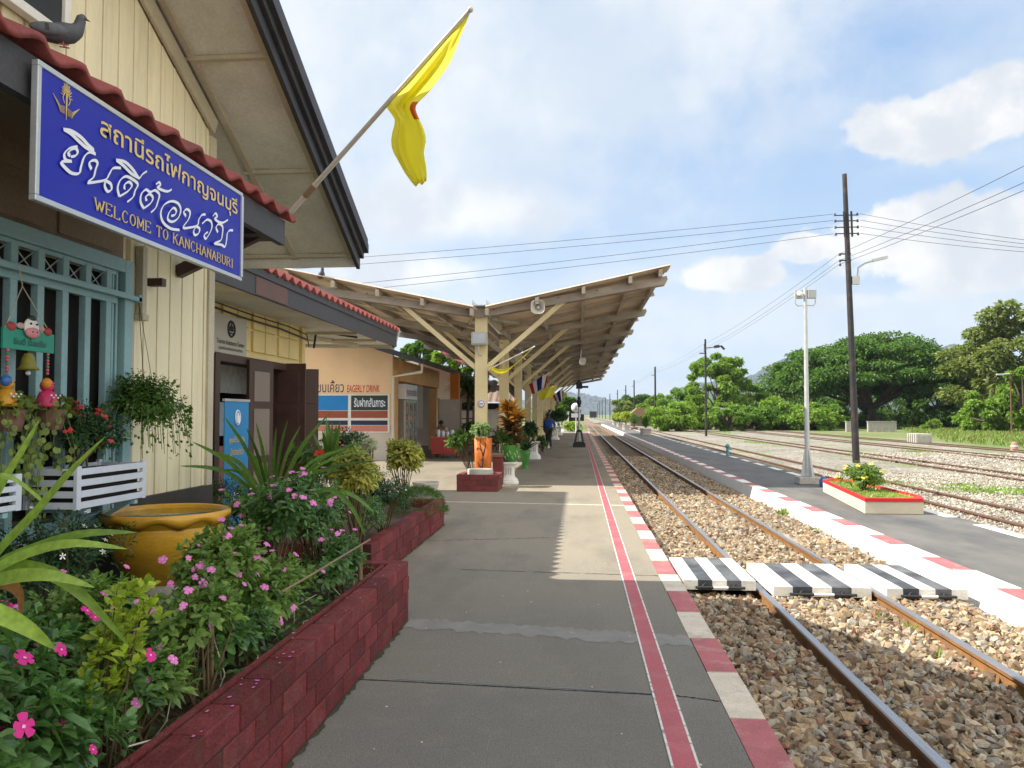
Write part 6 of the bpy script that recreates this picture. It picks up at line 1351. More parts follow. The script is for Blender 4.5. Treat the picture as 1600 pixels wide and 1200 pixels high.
# ---------------------------------------------------------------- hills
def hill(label, prof, Y, depth, mat, px0=None):
    n = len(prof); xs = np.array([p[0] for p in prof], float); ys = np.array([p[1] for p in prof], float); X = np.linspace(xs[0], xs[-1], 160); Yp = np.interp(X, xs, ys); V = []; F = []; m = 14
    g = np.random.default_rng(int(Y)); nz = np.convolve(g.normal(size=180), np.ones(5)/5, 'valid')[:160]
    for j in range(m+1):
        v = j/m
        for i, (x, y) in enumerate(zip(X, Yp)):
            top = pY(x, y+nz[i]*.9, Y); h = max(0, top.z+1)*(math.sin((1-v)*PI/2))**.8; V.append((top.x+g.normal()*Y*.002, Y-depth*v+g.normal()*depth*.02, -1+h*(1+.05*g.normal()*(v > .05))))
    N_ = 160
    for j in range(m):
        for i in range(N_-1): F.append((j*N_+i, (j+1)*N_+i, (j+1)*N_+i+1, j*N_+i+1))
    b0 = len(V)
    for i, (x, y) in enumerate(zip(X, Yp)): t_ = pY(x, y, Y); V.append((t_.x, Y+depth, -1))
    for i in range(N_-1): F.append((i, i+1, b0+i+1, b0+i))
    o = mesh_obj('hill', V, F, mat, smooth=True); o['kind'] = 'structure'; return o
M['hillf'] = pm('hill_forest', (.022, .038, .036), .95, .35, .004, .05, coords='Object')
hill('', [(1020, 640), (1060, 608), (1085, 600), (1110, 598), (1140, 600), (1165, 590), (1200, 575), (1225, 562), (1262, 553), (1300, 556), (1350, 548), (1420, 545), (1480, 550), (1520, 562), (1580, 575), (1650, 572), (1800, 600)], 3200, 900, M['hillf'])
hill('', [(760, 640), (800, 628), (850, 622), (880, 616), (905, 615), (930, 620), (960, 628), (1000, 640)], 4500, 700, M['hillf'])
# ---------------------------------------------------------------- trees
M['bark'] = pm('bark', (.10, .075, .055), .9, .25, 3, 30, bump=.6)
def tree(name, label, c, rx, ry, zb, zt, trunk_h, mat, nclump, nleaf, ls, flat=1.0, umbrella=False, cat='tree', group=None, seed=1, trunk=.3, gap=0):
    """c: base point; crown from zb to zt; clumps of leaf faces at limb ends"""
    g = np.random.default_rng(seed); t = thing(name, label, cat, tuple(c), group); V = []; cc = np.array(c, float); H = zt-zb; cen = []
    for i in range(nclump):
        u = g.normal(size=3); u /= np.linalg.norm(u); rad = g.uniform(.45, 1)**.6
        if umbrella: u[2] = abs(u[2])*1.0-.22
        p = np.array([u[0]*rx*rad, u[1]*ry*rad, zb+H*.42+u[2]*H*.55*rad]); cen.append(p)
    cen = np.array(cen)
    for p in cen:
        r = g.uniform(.13, .27)*(rx+ry)/2*.8; n = nleaf; d = g.normal(size=(n, 3)); d /= np.linalg.norm(d, axis=1, keepdims=True)
        q = p+d*np.array([r, r, r*(.30 if umbrella else .55)*flat])*g.uniform(.55, 1.05, (n, 1))
        dd = d*np.array([1, 1, .6])+np.array([0, 0, .15])+g.normal(size=(n, 3))*.5
        V.append(leaf_arrays(q+cc*[1, 1, 0], dd, d+np.array([0, 0, .7]), ls*g.uniform(.6, 1.3, n), ls*.55, .25, 'quad'))
    v, f = merge(V); v[:, 2] += 0; mesh_obj('crown', v, f, mat, t)
    b = MB(); top = Vector((c[0], c[1], zb+H*.35)); fork = Vector((c[0], c[1], c[2]+trunk_h))
    b.tube([tuple(c), tuple(Vector(c).lerp(fork, .5)+Vector((trunk*.3, 0, 0))), tuple(fork)], [trunk*1.3, trunk, trunk*.8], 10)
    for p in cen[::max(1, nclump//14)]:
        e = Vector((p[0]+c[0], p[1]+c[1], p[2])); m_ = fork.lerp(e, .5)+Vector((0, 0, H*.06)); b.tube([tuple(fork), tuple(m_), tuple(e)], [trunk*.5, trunk*.3, trunk*.08], 6)
    b.build('trunk', M['bark'], t); return t
def T(px, Y, ptop, pbot, wpx, label, mat, nc=40, nl=140, ls=.5, **k):
    q = pY(px, 640, Y); zt = pY(px, ptop, Y).z; zb = pY(px, pbot, Y).z; rx = wpx*Y/1250/2
    return tree(k.pop('name', 'tree'), label, (q.x, Y, -.4), rx, k.pop('ry', rx*.85), zb, zt, max(.3, zb+.4+(zt-zb)*.15), mat, nc, nl, ls, **k)
T(1362, 112, 502, 662, 298, 'huge spreading dark green tree behind the tall dark pole', LM['t2'], 230, 420, .48, umbrella=True, seed=3, trunk=.6, name='rain_tree')
T(1400, 132, 600, 672, 210, 'dark thicket behind the trunk of the spreading tree', LM['t2'], 60, 240, .55, seed=41, name='shrub', cat='shrub')
T(1320, 128, 612, 672, 120, 'dark thicket behind the left side of the spreading tree', LM['t2'], 40, 220, .55, seed=42, name='shrub', cat='shrub')
T(1590, 96, 466, 655, 205, 'tall olive green tree filling the right edge', LM['t3'], 110, 320, .55, seed=5, trunk=.6)
T(1680, 90, 480, 660, 160, 'tall olive tree just out past the right edge', LM['t3'], 50, 200, .6, seed=15, trunk=.6)
T(1122, 108, 545, 662, 98, 'bright green upright tree behind the twin floodlight pole', LM['t1'], 90, 320, .42, seed=6)
T(1207, 118, 560, 640, 60, 'thin pale tree with sparse twigs before the hill', LM['t3'], 20, 60, .35, seed=8, trunk=.15)
T(1170, 112, 590, 664, 60, 'bushy green tree between the bright tree and the thin pale tree', LM['t4'], 34, 200, .42, seed=9)
T(1230, 100, 622, 668, 130, 'low mass of green shrubs left of the spreading tree', LM['t1'], 40, 220, .42, seed=10, name='shrub', cat='shrub')
T(1290, 98, 630, 668, 70, 'green shrub under the left side of the spreading tree', LM['t4'], 30, 200, .42, seed=11, name='shrub', cat='shrub')
T(1262, 150, 588, 650, 80, 'dark flat-topped tree behind the shrubs below the hill', LM['t2'], 30, 160, .5, seed=12)
T(1470, 104, 590, 668, 120, 'dark lower tree right of the spreading tree trunk', LM['t2'], 50, 220, .5, seed=13)
T(1540, 84, 612, 668, 90, 'bright green bush before the right-hand tree', LM['t1'], 36, 220, .4, seed=14, name='shrub', cat='shrub')
T(1600, 80, 560, 660, 70, 'leafy lime green growth at the right edge of the yard', LM['t1'], 36, 220, .4, seed=16, name='shrub', cat='shrub')
T(1062, 115, 598, 664, 80, 'green tree left of the bright upright tree', LM['t4'], 40, 220, .45, seed=17)
T(1060, 90, 630, 668, 110, 'low green bushes along the yard before the slim pole', LM['t1'], 36, 200, .36, seed=18, name='shrub', cat='shrub')
T(1140, 92, 632, 668, 70, 'low green bushes under the bright upright tree', LM['t4'], 24, 180, .36, seed=19, name='shrub', cat='shrub')
T(995, 210, 610, 655, 66, 'round dark tree left of the telegraph poles\' nearest one', LM['t2'], 40, 160, .8, umbrella=True, seed=20, trunk=.5)
T(1028, 150, 612, 658, 50, 'pale green tree behind the first telegraph pole', LM['t1'], 26, 160, .55, seed=21)
T(1010, 135, 628, 664, 60, 'light green bush behind the potted shrubs', LM['t1'], 26, 180, .5, seed=22, name='shrub', cat='shrub')
T(975, 190, 620, 660, 40, 'pale thin tree in the telegraph line', LM['t3'], 22, 120, .7, seed=23)
T(890, 115, 616, 655, 30, 'dark tree beyond the far end of the canopy', LM['t2'], 26, 140, .5, seed=24)
T(868, 130, 610, 655, 40, 'tree behind the last canopy posts', LM['t4'], 26, 140, .6, seed=25)
T(1455, 92, 655, 668, 30, 'yellow green weed clump at the yard edge', LM['t1'], 10, 120, .3, seed=26, name='shrub', cat='shrub')
for i, (px, Y_, pt_, w_, mm_) in enumerate(((1085, 100, 630, 90, 't1'), (1180, 97, 632, 90, 't4'), (1215, 104, 628, 80, 't1'), (1040, 122, 626, 70, 't4'), (1268, 96, 638, 80, 't1'), (1145, 106, 606, 60, 't1'))):
    T(px, Y_, pt_, 670, w_, 'piece of the green hedge line along the yard, ' + ('below the twin floodlights', 'beneath the thin pale tree', 'just left of the grey camera pole', 'at the first telegraph pole', 'just right of the grey camera pole', 'right under the bright upright tree')[i], LM[mm_], 40, 220, .36, seed=60+i, name='shrub', cat='shrub')
# wood far down the line: one mass
Vs = []
for i in range(150):
    Y = random.uniform(230, 900); x = random.uniform(24, 45)+max(0, Y-300)*.02+random.uniform(0, 40); r = random.uniform(3, 6); h = random.uniform(3, 7)+Y*.004
    n = 130; d = rdir(n); d[:, 2] = np.abs(d[:, 2]); Vs.append(leaf_arrays(np.array([x, Y, 0])+d*np.array([r, r, h])*rng.uniform(.75, 1.05, (n, 1)), d+rdir(n)*.5, d+np.array([0, 0, .5]), rng.uniform(.9, 1.8, n), .9, .25, 'quad'))
for i in range(50):
    Y = random.uniform(180, 900); x = -random.uniform(6, 40)-max(0, Y-300)*.01; r = random.uniform(3, 6); h = random.uniform(3, 6)
    n = 120; d = rdir(n); d[:, 2] = np.abs(d[:, 2]); Vs.append(leaf_arrays(np.array([x, Y, 0])+d*np.array([r, r, h])*rng.uniform(.75, 1.05, (n, 1)), d+rdir(n)*.5, d+np.array([0, 0, .5]), rng.uniform(.9, 1.8, n), .9, .25, 'quad'))
v, f = merge(Vs); tag(mesh_obj('distant_wood', v, f, LM['t4']), kind='stuff')
# rough grass before the trees
n = 9000; gx = rng.uniform(23, 50, n); gy = rng.uniform(40, 110, n)
tall = rng.random(n); k = (gx > 24.5) & (gy < 40+ (gx-20)*3.2)
P = np.stack([gx, gy, np.full(n, -.3)], 1)[k]; P = np.repeat(P, 3, 0)+rng.normal(size=(k.sum()*3, 3))*[.25, .25, 0]
v, f = leaf_arrays(P, rng.normal(size=P.shape)*.35+np.array([0, 0, 1]), rdir(len(P)), rng.uniform(.25, .65, len(P)), .10, .2, 'quad')
tag(mesh_obj('rough_grass', v, f, leafmat('rough_grass_leaf', (.17, .24, .06), (.16, .12, .055))), kind='stuff')
# trees and buildings behind the snack shop
T(655, 62, 525, 600, 60, 'dark tree rising behind the snack shop roof', LM['t2'], 40, 220, .35, seed=31)
T(690, 60, 548, 610, 50, 'bright green tree behind the snack shop eave', LM['t1'], 36, 200, .32, seed=32)
T(735, 60, 545, 640, 60, 'leafy green tree seen behind the nearest canopy post', LM['t4'], 36, 200, .32, seed=33)
q = pY(730, 612, 36); t = plant('dracaena', 'spiky dracaena head rising beside the orange pillar', 'plant', (q.x, 36, 0), [blades((q.x+dx, 36, q.z+dz), 60, .85, .06, (-30, 85), .9, 6, 70+i) for i, (dx, dz) in enumerate(((0, 0), (.25, -.35), (-.35, .3)))], LM['green'])
b = MB(); b.tube([(q.x, 36, 0), (q.x+.05, 36, q.z)], .07); b.build('trunk', M['bark'], t)
q0, q1 = pY(745, 600, 58), pY(805, 600, 58); t = thing('tiled_hut', 'low white hut with a grey corrugated roof seen between the canopy posts', 'building', (q0.x, 58, 0))
b = MB(); tiles(b, q0.x-4, 0, q1.x+4, 0, 57, 62, .3, .05); b = MB(); V = []; 
n = int((q1.x+.4-q0.x+2)/.12); x_ = q0.x-2
for i in range(n+1):
    xx = x_+i*.12; h = .05*(i % 4 < 2); V += [(xx, 57, 2.45+h), (xx, 61, 4.2+h)]
b.add(V, [(2*i, 2*i+2, 2*i+3, 2*i+1) for i in range(n)]); b.build('roof', pm('hut_roof', (.26, .20, .17), .8, .2), t)
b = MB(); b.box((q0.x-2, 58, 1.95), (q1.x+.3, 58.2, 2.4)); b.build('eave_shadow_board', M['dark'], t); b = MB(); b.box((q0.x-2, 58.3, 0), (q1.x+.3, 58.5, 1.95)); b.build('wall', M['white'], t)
# red roofed building on the left beyond the shop
t = thing('red_roofed_hall', 'long hall with a red corrugated roof behind the canopy', 'building', (-14, 45, 0)); a = pY(590, 490, 30); 
b = MB(); e0 = pY(704, 560, 44); e1 = pY(716, 575, 52); V = []; F = []
pa = pY(600, 505, 30); ex, ez = e0.x, e0.z; n = 160
for i in range(n+1):
    y = 42+i*.15; h = .04*(i % 4 < 2); V += [(ex, y, ez+h), (ex-2.6, y, ez+2.4+h)]
b.add(V, [(2*i, 2*i+2, 2*i+3, 2*i+1) for i in range(n)]); b.build('roof', pm('red_sheet_roof', (.36, .07, .06), .7, .15), t)
b = MB(); b.box((ex-13, 43, 0), (ex-1.6, 66, ez-.2)); b.build('wall', M['beige'], t)
bush('round_hedge', 'neatly clipped round dark hedge in front of the striped shop wall', (pY(535, 690, 14.5).x, 14.5, .98), (.62, .5, .48), 420, .07, .035, LM['deep'], nl=7, cat='hedge')
bush('croton_plant', 'reddish potted plants standing behind the canopy posts', (pY(790, 690, 30).x, 30, .6), (.8, .6, .7), 120, .25, .08, LM['croton'], nl=7)
bush('potted_plant', 'green plants around the display rack behind the canopy posts', (pY(735, 690, 31).x, 31, .7), (1.0, .6, .8), 130, .25, .07, LM['green'], nl=7)
# ---------------------------------------------------------------- brick flower beds in front of the office
def bed(label, xf, y0, y1, h, nc, xw=-2.74, gapend=True):
    t = thing('brick_planter', label, 'planter', (xf-.3, (y0+y1)/2, 0), 'red brick planters'); hc = h/nc
    b = MB(); b.box((xf-.115, y0, 0), (xf-.006, y1-.006, h-.008)); b.box((xw, y1-.115, 0), (xf-.115, y1-.006, h-.008)); b.box((xw, y0, 0), (xf-.115, y0+.10, h-.008)); b.build('mortar', M['mortar'], t)
    b = MB(); bricks(b, (xf, y0, 0), (xf, y1, 0), 0, nc, hc, .30, .125, (1, 0, 0), seed=int(y1*10), jit=.005); b.build('front_wall', M['brick'], t, bevel=.006)
    b = MB(); bricks(b, (xf-.13, y1, 0), (xw, y1, 0), 0, nc, hc, .30, .125, (0, 1, 0), seed=5); bricks(b, (xw, y0, 0), (xf-.13, y0, 0), 0, nc, hc, .30, .125, (0, -1, 0), seed=6); b.build('end_wall', M['brick'], t, bevel=.006)
    g = random.Random(4); V = []; F = []; nx, ny = 14, int((y1-y0)/.12)
    for i in range(nx+1):
        for j in range(ny+1): V.append((xw+(xf-.12-xw)*i/nx, y0+.1+(y1-y0-.2)*j/ny, h-.11+g.uniform(-.015, .02)))
    for i in range(nx):
        for j in range(ny): a = i*(ny+1)+j; F.append((a, a+ny+1, a+ny+2, a+1))
    mesh_obj('soil', V, F, M['earth'], t, smooth=True); return t
bed('long red brick flower bed beside the platform, nearest the viewer', -1.31, .2, 6.12, .45, 4)
bed('second red brick flower bed, farther along and set back', -1.93, 7.35, 11.4, .37, 3, xw=-3.9)
# inner red board leaning behind the bricks
t = thing('edging_strip', 'thin dark red edging strip just inside the near brick bed', 'edging', (-1.46, 3, .42)); b = MB(); b.box((-1.47, 1.0, .33), (-1.45, 5.9, .455)); b.build('strip', M['brick'], t)
# yellow glazed water pot
M['ypot'] = pm('yellow_glaze', (.56, .31, .03), .35, .22, 3, 40, col2=(.38, .20, .025), mask=(.5, .75), coat=.25, stretch=(.6, .6, 2.5), bump=.2)
Yp = 4.45; a, c = pY(176, 795, Yp), pY(358, 800, Yp); pc = ((a.x+c.x)/2-.02, Yp); pr = (c.x-a.x)/2; rim = (a.z+c.z)/2+.005; bot = pY(285, 918, Yp-.2).z
wp = thing('water_pot', 'large yellow glazed pot with a scalloped rim full of water', 'pot', (pc[0], pc[1], bot))
Hh = rim-bot
def wav(i, tt, r):
    if 6 <= i <= 9: w = math.sin(tt*9); return r*(1+.02*w*(1 if i in (6, 7) else .4)), (-.012+.022*w)*(1 if i == 6 else .6 if i == 7 else 0)
    return r, 0
prof = [(pr*.52, 0), (pr*.62, Hh*.08), (pr*.80, Hh*.35), (pr*.90, Hh*.62), (pr*.88, Hh*.80), (pr*.87, Hh*.88), (pr*.93, Hh*.87), (pr*1.0, Hh*.93), (pr*1.0, Hh*.99), (pr*.96, Hh*1.0), (pr*.91, Hh*.985), (pr*.89, Hh*.80), (.001, Hh*.75)]
b = MB(); b.lathe(prof, (pc[0], pc[1], bot), 96, wav=wav); b.build('body', M['ypot'], wp)
m, nt, bb = newmat('pot_water'); bb.inputs['Base Color'].default_value = (.02, .03, .02, 1); bb.inputs['Roughness'].default_value = .04; bb.inputs['Specular IOR Level'].default_value = .8
b = MB(); b.lathe([(.001, 0), (pr*.895, 0), (pr*.895, .004), (.001, .004)], (pc[0], pc[1], rim-.028), 40); b.build('water', m, wp)
t = thing('pot_stand', 'grey round slab under the yellow water pot', 'stand', (pc[0], pc[1], .35)); b = MB(); b.lathe([(pr*.6, 0), (pr*.66, .02), (pr*.66, bot-.33-.02), (pr*.6, bot-.33)], (pc[0], pc[1], .33), 28); b.build('slab', M['concrete'], t)
# slatted window boxes
def slatbox(label, ya, yb, xf, zb, zt, depth=.26):
    t = thing('window_box', label, 'planter box', (xf-depth/2, (ya+yb)/2, zb), 'white slatted window boxes'); b = MB(); th = .014; H = zt-zb
    for x in (xf, xf-depth):
        for y in (ya, yb-.035): b = MB(); b.box((x-.02, y, zb), (x, y+.035, zt)); b.build('post', M['boxw'], t, bevel=.002)
    b = MB()
    for k in range(4):
        z = zb+H*(.02+k*.255); hs = H*.155
        b.box((xf-.001, ya+.034, z), (xf-.015, yb-.034, z+hs)); b.box((xf-depth+.001-.02, ya+.034, z), (xf-depth-.006, yb-.034, z+hs))
        for y in (ya+.003, yb-.015): b.box((xf-depth, y, z), (xf-.02, y+.012, z+hs))
    b.build('slats', M['boxw'], t, bevel=.002); b = MB(); b.box((xf-depth-.0, ya+.04, zb+.01), (xf-.03, yb-.04, zb+H*.85)); b.build('liner', M['dark'], t)
    b = MB(); 
    for y in (ya+.1, yb-.1): b.bar((WX+.05, y, zb-.012), (xf, y, zb-.012), .03, .02); b.bar((WX+.04, y, zb-.15), (xf-.05, y, zb-.015), .02, .02)
    b.build('bracket', M['blue'], t); return t
M['boxw'] = pm('box_white', (.55, .60, .70), .5, .08, 5, 60)
XB = -2.44
a = pX(121, 730, XB); c = pX(229, 717, XB); a2 = pX(121, 796, XB)
slatbox('white slatted window box holding the red flowered plant', a.y, c.y, XB, (a2.z+pX(229, 779, XB).z)/2, (a.z+c.z)/2)
e = pX(35, 740, XB); slatbox('white slatted window box cut off by the left edge', e.y-.75, e.y, XB, pX(35, 797, XB).z, e.z)
zt2 = (a.z+c.z)/2; M['redfl'] = pm('red_petal', (.55, .03, .04), .6, .15)
ym = (a.y+c.y)/2
# red crown-of-thorns like plant in the box
rp, p, d = bush('red_flower_plant', 'dark green plant with small red flowers in the white window box', (XB-.12, a.y+.28, zt2+.15), (.15, .34, .24), 420, .035, .014, LM['deep'], nl=8, base=(XB-.14, a.y+.22, zt2-.05), sr=.004)
def add_flowers(parent, p, d, n, r, mat, eye=None, minz=-.2, name='flower', cluster=1, pick=None, k5=5, w=1.0, towards=None):
    idx = [i for i in range(len(p)) if d[i][2] > minz and (towards is None or Vector(d[i]).dot(Vector(towards)) > .1)]; random.shuffle(idx)
    for i in idx[:n]:
        b = MB(); rr = r*random.uniform(.65, 1.15)
        for k in range(cluster):
            c = Vector(p[i])+Vector(d[i])*r*(2.3 if cluster == 1 else 1.6)+Vector((random.uniform(-1, 1), random.uniform(-1, 1), random.uniform(0, 1)))*(r*1.1 if cluster > 1 else 0); dd = Vector(d[i])+Vector((.35, -.45, .35))+Vector((random.uniform(-.4, .4), random.uniform(-.4, .4), random.uniform(-.2, .3)))
            V, F = petals(c, dd, rr, k5, w); b.add(V, F); 
            if eye: dn = dd.normalized(); V2, F2 = petals(c+dn*.0025, dd, rr*.17, 6, 1); b.add(V2, F2, 1)
        b.build(name, [mat]+([eye] if eye else []), parent)
add_flowers(rp, p, d, 16, .012, M['redfl'], minz=-.1, cluster=3, towards=(.7, -.5, .2))
# round trailing bush hung at the wall
hx, hz_ = pX(232, 632, -2.52), 0; t, p, d = bush('hanging_plant', 'round mass of fine trailing leaves hung beside the blue window', (-2.52, hx.y, hx.z), (.24, .33, .27), 800, .028, .024, LM['green'], nl=6, base=(-2.52, hx.y, hx.z-.1), sr=.002, lumps=12, low=-.95)
b = MB()
for k in range(36):
    a0 = random.uniform(0, 6.28); x0, y0 = -2.52+.16*math.cos(a0), hx.y+.24*math.sin(a0); L = random.uniform(.06, .20); pts = [(x0, y0, hx.z-.0), (x0+.04*math.cos(a0), y0+.05*math.sin(a0), hx.z-.1), (x0+.05*math.cos(a0), y0+.06*math.sin(a0)+.02, hx.z-.12-L)]; b.tube(pts, .0018, 4)
b.build('trailing_stems', M['stemg'], t)
Pn, Dn = [], []
for k in range(500): a0 = random.uniform(0, 6.28); Pn.append((-2.52+.2*math.cos(a0), hx.y+.30*math.sin(a0), hx.z-random.uniform(0, .30)*abs(random.gauss(.6, .3)))); Dn.append((math.cos(a0), math.sin(a0), -.3))
Pn = np.array(Pn); Dn = np.array(Dn)+rdir(500)*.7; v, f = leaf_arrays(Pn, Dn, rdir(500), rng.uniform(.016, .03, 500), .02, .2, 'quad'); mesh_obj('trailing_leaves', v, f, LM['green'], t)
b = MB(); 
for dy in (-.05, .05): b.tube([(X+.05, y1+.0+4.92-4.92+.0, 0)]*2, .0001) if 0 else b.tube([(-2.66, hr.y-.02, hz0), (-2.52, hx.y+dy, hx.z+.1)], .002, 4)
b.build('hanger', M['black'], t)
# round leaved trailing plants on the bars
def trailing(label, px, py, x):
    c = pX(px, py, x); t = thing('hanging_plant', label, 'plant', tuple(c)); b = MB(); b.lathe([(.05, -.10), (.075, 0), (.07, .0), (.045, -.09), (.001, -.09)], tuple(c), 16); b.build('pot', M['terra'], t)
    v, f = leaf_arrays(np.array(c)+rdir(130)*[.08, .10, .05]+[0, 0, .02], rdir(130)+[0, 0, .3], rdir(130), rng.uniform(.03, .05, 130), .035, .3); mesh_obj('foliage', v, f, LM['tr'], t)
    b = MB(); lp = []
    for k in range(13):
        a0 = random.uniform(0, 6.28); L = random.uniform(.2, .62); x0, y0 = c.x+.06*math.cos(a0), c.y+.09*math.sin(a0); pts = [Vector((x0, y0, c.z))]
        for q in range(6): pts.append(Vector((x0+.03*math.cos(a0)+.012*math.sin(q+k), y0+.05*math.sin(a0)+.02*math.sin(q*.8+k), c.z-L*(q+1)/6)))
        b.tube([tuple(v) for v in pts], .0018, 4)
        for q in range(1, 7):
            if random.random() < .75:
                for s in (-1, 1): lp.append(tuple(pts[q]+Vector((random.uniform(-.01, .02), s*random.uniform(.012, .03), random.uniform(-.02, .02)))))
    b.build('trailing_stems', M['stemg'], t)
    m2 = MB()
    for q in lp:
        r = random.uniform(.011, .019); n = Vector((1, random.uniform(-.6, .2), random.uniform(-.3, .4))).normalized(); a_ = n.cross(Vector((0, 0, 1))).normalized(); b_ = n.cross(a_); m2.add([tuple(Vector(q)+(a_*math.cos(j*PI/5)+b_*math.sin(j*PI/5))*r) for j in range(10)], [tuple(range(10))])
    m2.build('round_leaves', LM['tr'], t)
LM['tr'] = leafmat('trailing_leaf', (.17, .23, .055), (.09, .13, .035))
trailing('trailing plant with coin shaped leaves under the pink doll', 80, 640, -2.60); trailing('trailing plant with coin shaped leaves under the yellow doll', 15, 640, -2.60)
# cow wind chime
WXC = -2.585; cA, cB = pX(3, 514, WXC), pX(83, 548, WXC); Y0, Y1, Z1, Z0 = cA.y, cB.y, pX(3, 514, WXC).z-.0, cB.z; Z1 = (cA.z+pX(83, 520, WXC).z)/2; Z0 = (pX(3, 549, WXC).z+cB.z)/2
wc = thing('wind_chime', 'green hanging plaque with a smiling cow head and two dangling dolls', 'wind chime', (WXC, (Y0+Y1)/2, Z1)); cyc = (Y0+Y1)/2
b = MB(); b.box((WXC-.006, Y0, Z0), (WXC+.006, Y1, Z1)); b.build('plaque', pm('plaque_green', (.02, .27, .19), .5, .08, 4), wc, bevel=.002)
b = MB(); hk = (WXC-.03, cyc-.01, hz0-.08); b.tube([(WXC, Y0+.02, Z1), hk], .0025, 5); b.tube([hk, (WXC, Y1-.02, Z1)], .0025, 5); b.tube([hk, (WXC-.05, cyc-.01, hz0+.02)], .0025, 5); b.build('cord', M['trim'], wc)
b = MB(); s = (Y1-Y0)/.24
b.ball((WXC+.012, cyc, Z1+.012*s), (.012, .036*s, .030*s), 0); b.ball((WXC+.018, cyc, Z1-.006*s), (.014, .034*s, .018*s), 1)
for sg in (-1, 1): b.ball((WXC+.010, cyc+sg*.048*s, Z1+.012*s), (.006, .018*s, .010*s), 2); b.ball((WXC+.026, cyc+sg*.014*s, Z1+.022*s), .0035*s, 3, 8, 6); b.ball((WXC+.031, cyc+sg*.010*s, Z1-.004*s), .0025*s, 3, 8, 6); b.ball((WXC+.006, cyc+sg*.085*s, Z1+.006*s), (.01, .02*s, .014*s), 4)
b.ball((WXC+.014, cyc, Z1+.040*s), (.01, .018*s, .010*s), 3)
b.build('cow_head', [M['white'], pm('pink_muzzle', (.62, .25, .28), .5), pm('cow_ear', (.45, .30, .27), .5), M['black'], pm('chime_red', (.35, .05, .05), .5)], wc)
text('ยินดี ต้อนรับ', wc, 'lettering', M['black'], (WXC+.006, cyc, Z0+(Z1-Z0)*.25), YV, ZV, width=(Y1-Y0)*.62, height=(Z1-Z0)*.36, align='C')
b = MB(); b.lathe([(.012*s, .0), (.018*s, -.012*s), (.022*s, -.035*s), (.034*s, -.052*s), (.030*s, -.052*s), (.001, -.03*s)], (WXC, cyc, Z0-.012), 16); b.tube([(WXC, cyc, Z0), (WXC, cyc, Z0-.07*s)], .002, 5); b.ball((WXC, cyc, Z0-.07*s), .008*s, 1, 8, 6); b.build('bell', [pm('bell_olive', (.22, .20, .03), .4, .2), M['signwhite']], wc)
for sg, lab, cb, ch in ((-1, 'yellow doll with a blue cap', (.60, .30, .02), (.05, .15, .45)), (1, 'pink spotted doll with an orange cap', (.50, .03, .12), (.60, .22, .03))):
    y = cyc+sg*(Y1-Y0)*.39; b = MB()
    for k in range(7): b.ball((WXC, y, Z0-.006-.0105*k*s), .0055*s, k % 3 if k % 3 < 2 else 0, 8, 6)
    b.build('bead_string', [pm('bead_pink', (.6, .12, .2), .4), pm('bead_green', (.05, .3, .12), .4)], wc)
    zz = Z0-.10*s; b = MB(); b.lathe([(.001, 0), (.022*s, -.006*s), (.028*s, -.022*s), (.036*s, -.05*s), (.034*s, -.056*s), (.001, -.056*s)], (WXC, y, zz-.022*s), 18)
    b.ball((WXC, y, zz-.008*s), .022*s); b.ball((WXC+.01, y-.012*s, zz-.0*s), (.016*s, .018*s, .018*s), 1)
    for q in range(5): b.ball((WXC+.031*s, y+(q-2)*.011*s, zz-(.040+.008*(q % 2))*s), .0035*s, 2, 8, 6)
    for q in (-1, 1): b.ball((WXC+.02*s, y+q*.008*s, zz-.004*s), .0025*s, 3, 8, 6)
    o = b.build('doll', [pm('doll_a', cb, .4), pm('doll_b', ch, .4), M['signwhite'], M['black']], wc); o['label'] = lab
# ---------------------------------------------------------------- flowering plants in the bed
M['mag'] = pm('magenta_petal', (.56, .012, .22), .6, .08); M['pinkl'] = pm('light_pink_petal', (.60, .17, .46), .6, .12); M['eyem'] = pm('petal_eye', (.75, .45, .60), .6); M['whitef'] = pm('white_petal', (.78, .78, .74), .6, .06)
def vinca(label, c, r, n, mat, fl, nf, seed, L=.075, r_f=.029, Wd=.032, leaf='vinca', base=None):
    t, p, d = bush('flowering_plant', label, c, r, n, L, Wd, LM[leaf], nl=9, base=base or (c[0], c[1], .38), up=.6, droop=.25, lumps=12, spread=1.05, seed=seed, sr=.005)
    add_flowers(t, p, d, int(nf*1.9), r_f, fl, M['eyem'], minz=-.1, w=1.15, towards=(.45, -.6, .45)); return t
vinca('dark leaved periwinkle with deep magenta flowers in the near left corner', (-1.74, 1.95, .76), (.36, .62, .28), 230, 0, M['mag'], 14, 1, L=.085, Wd=.036)
vinca('deep magenta periwinkle just behind the near corner plant', (-2.05, 2.6, .72), (.38, .45, .26), 200, 0, M['mag'], 10, 2, L=.08, Wd=.034)
vinca('low dark periwinkle hugging the brick edge of the near bed', (-1.66, 2.75, .60), (.18, .55, .20), 120, 0, M['mag'], 2, 3, L=.07, Wd=.03)
vinca('light green periwinkle with pale pink flowers in front of the yellow pot', (-1.72, 3.75, .80), (.26, .50, .28), 260, 0, M['pinkl'], 13, 4, leaf='vincal', L=.065, Wd=.032, r_f=.021)
vinca('light green periwinkle leaning over the brick edge near the bamboo stake', (-1.60, 3.25, .72), (.24, .34, .20), 130, 0, M['pinkl'], 6, 5, leaf='vincal', L=.065, Wd=.032, r_f=.021)
vinca('tall periwinkle right of the yellow pot with many pale pink flowers', (-1.84, 4.75, .93), (.35, .48, .36), 260, 0, M['pinkl'], 14, 6, L=.06, Wd=.026, r_f=.021)
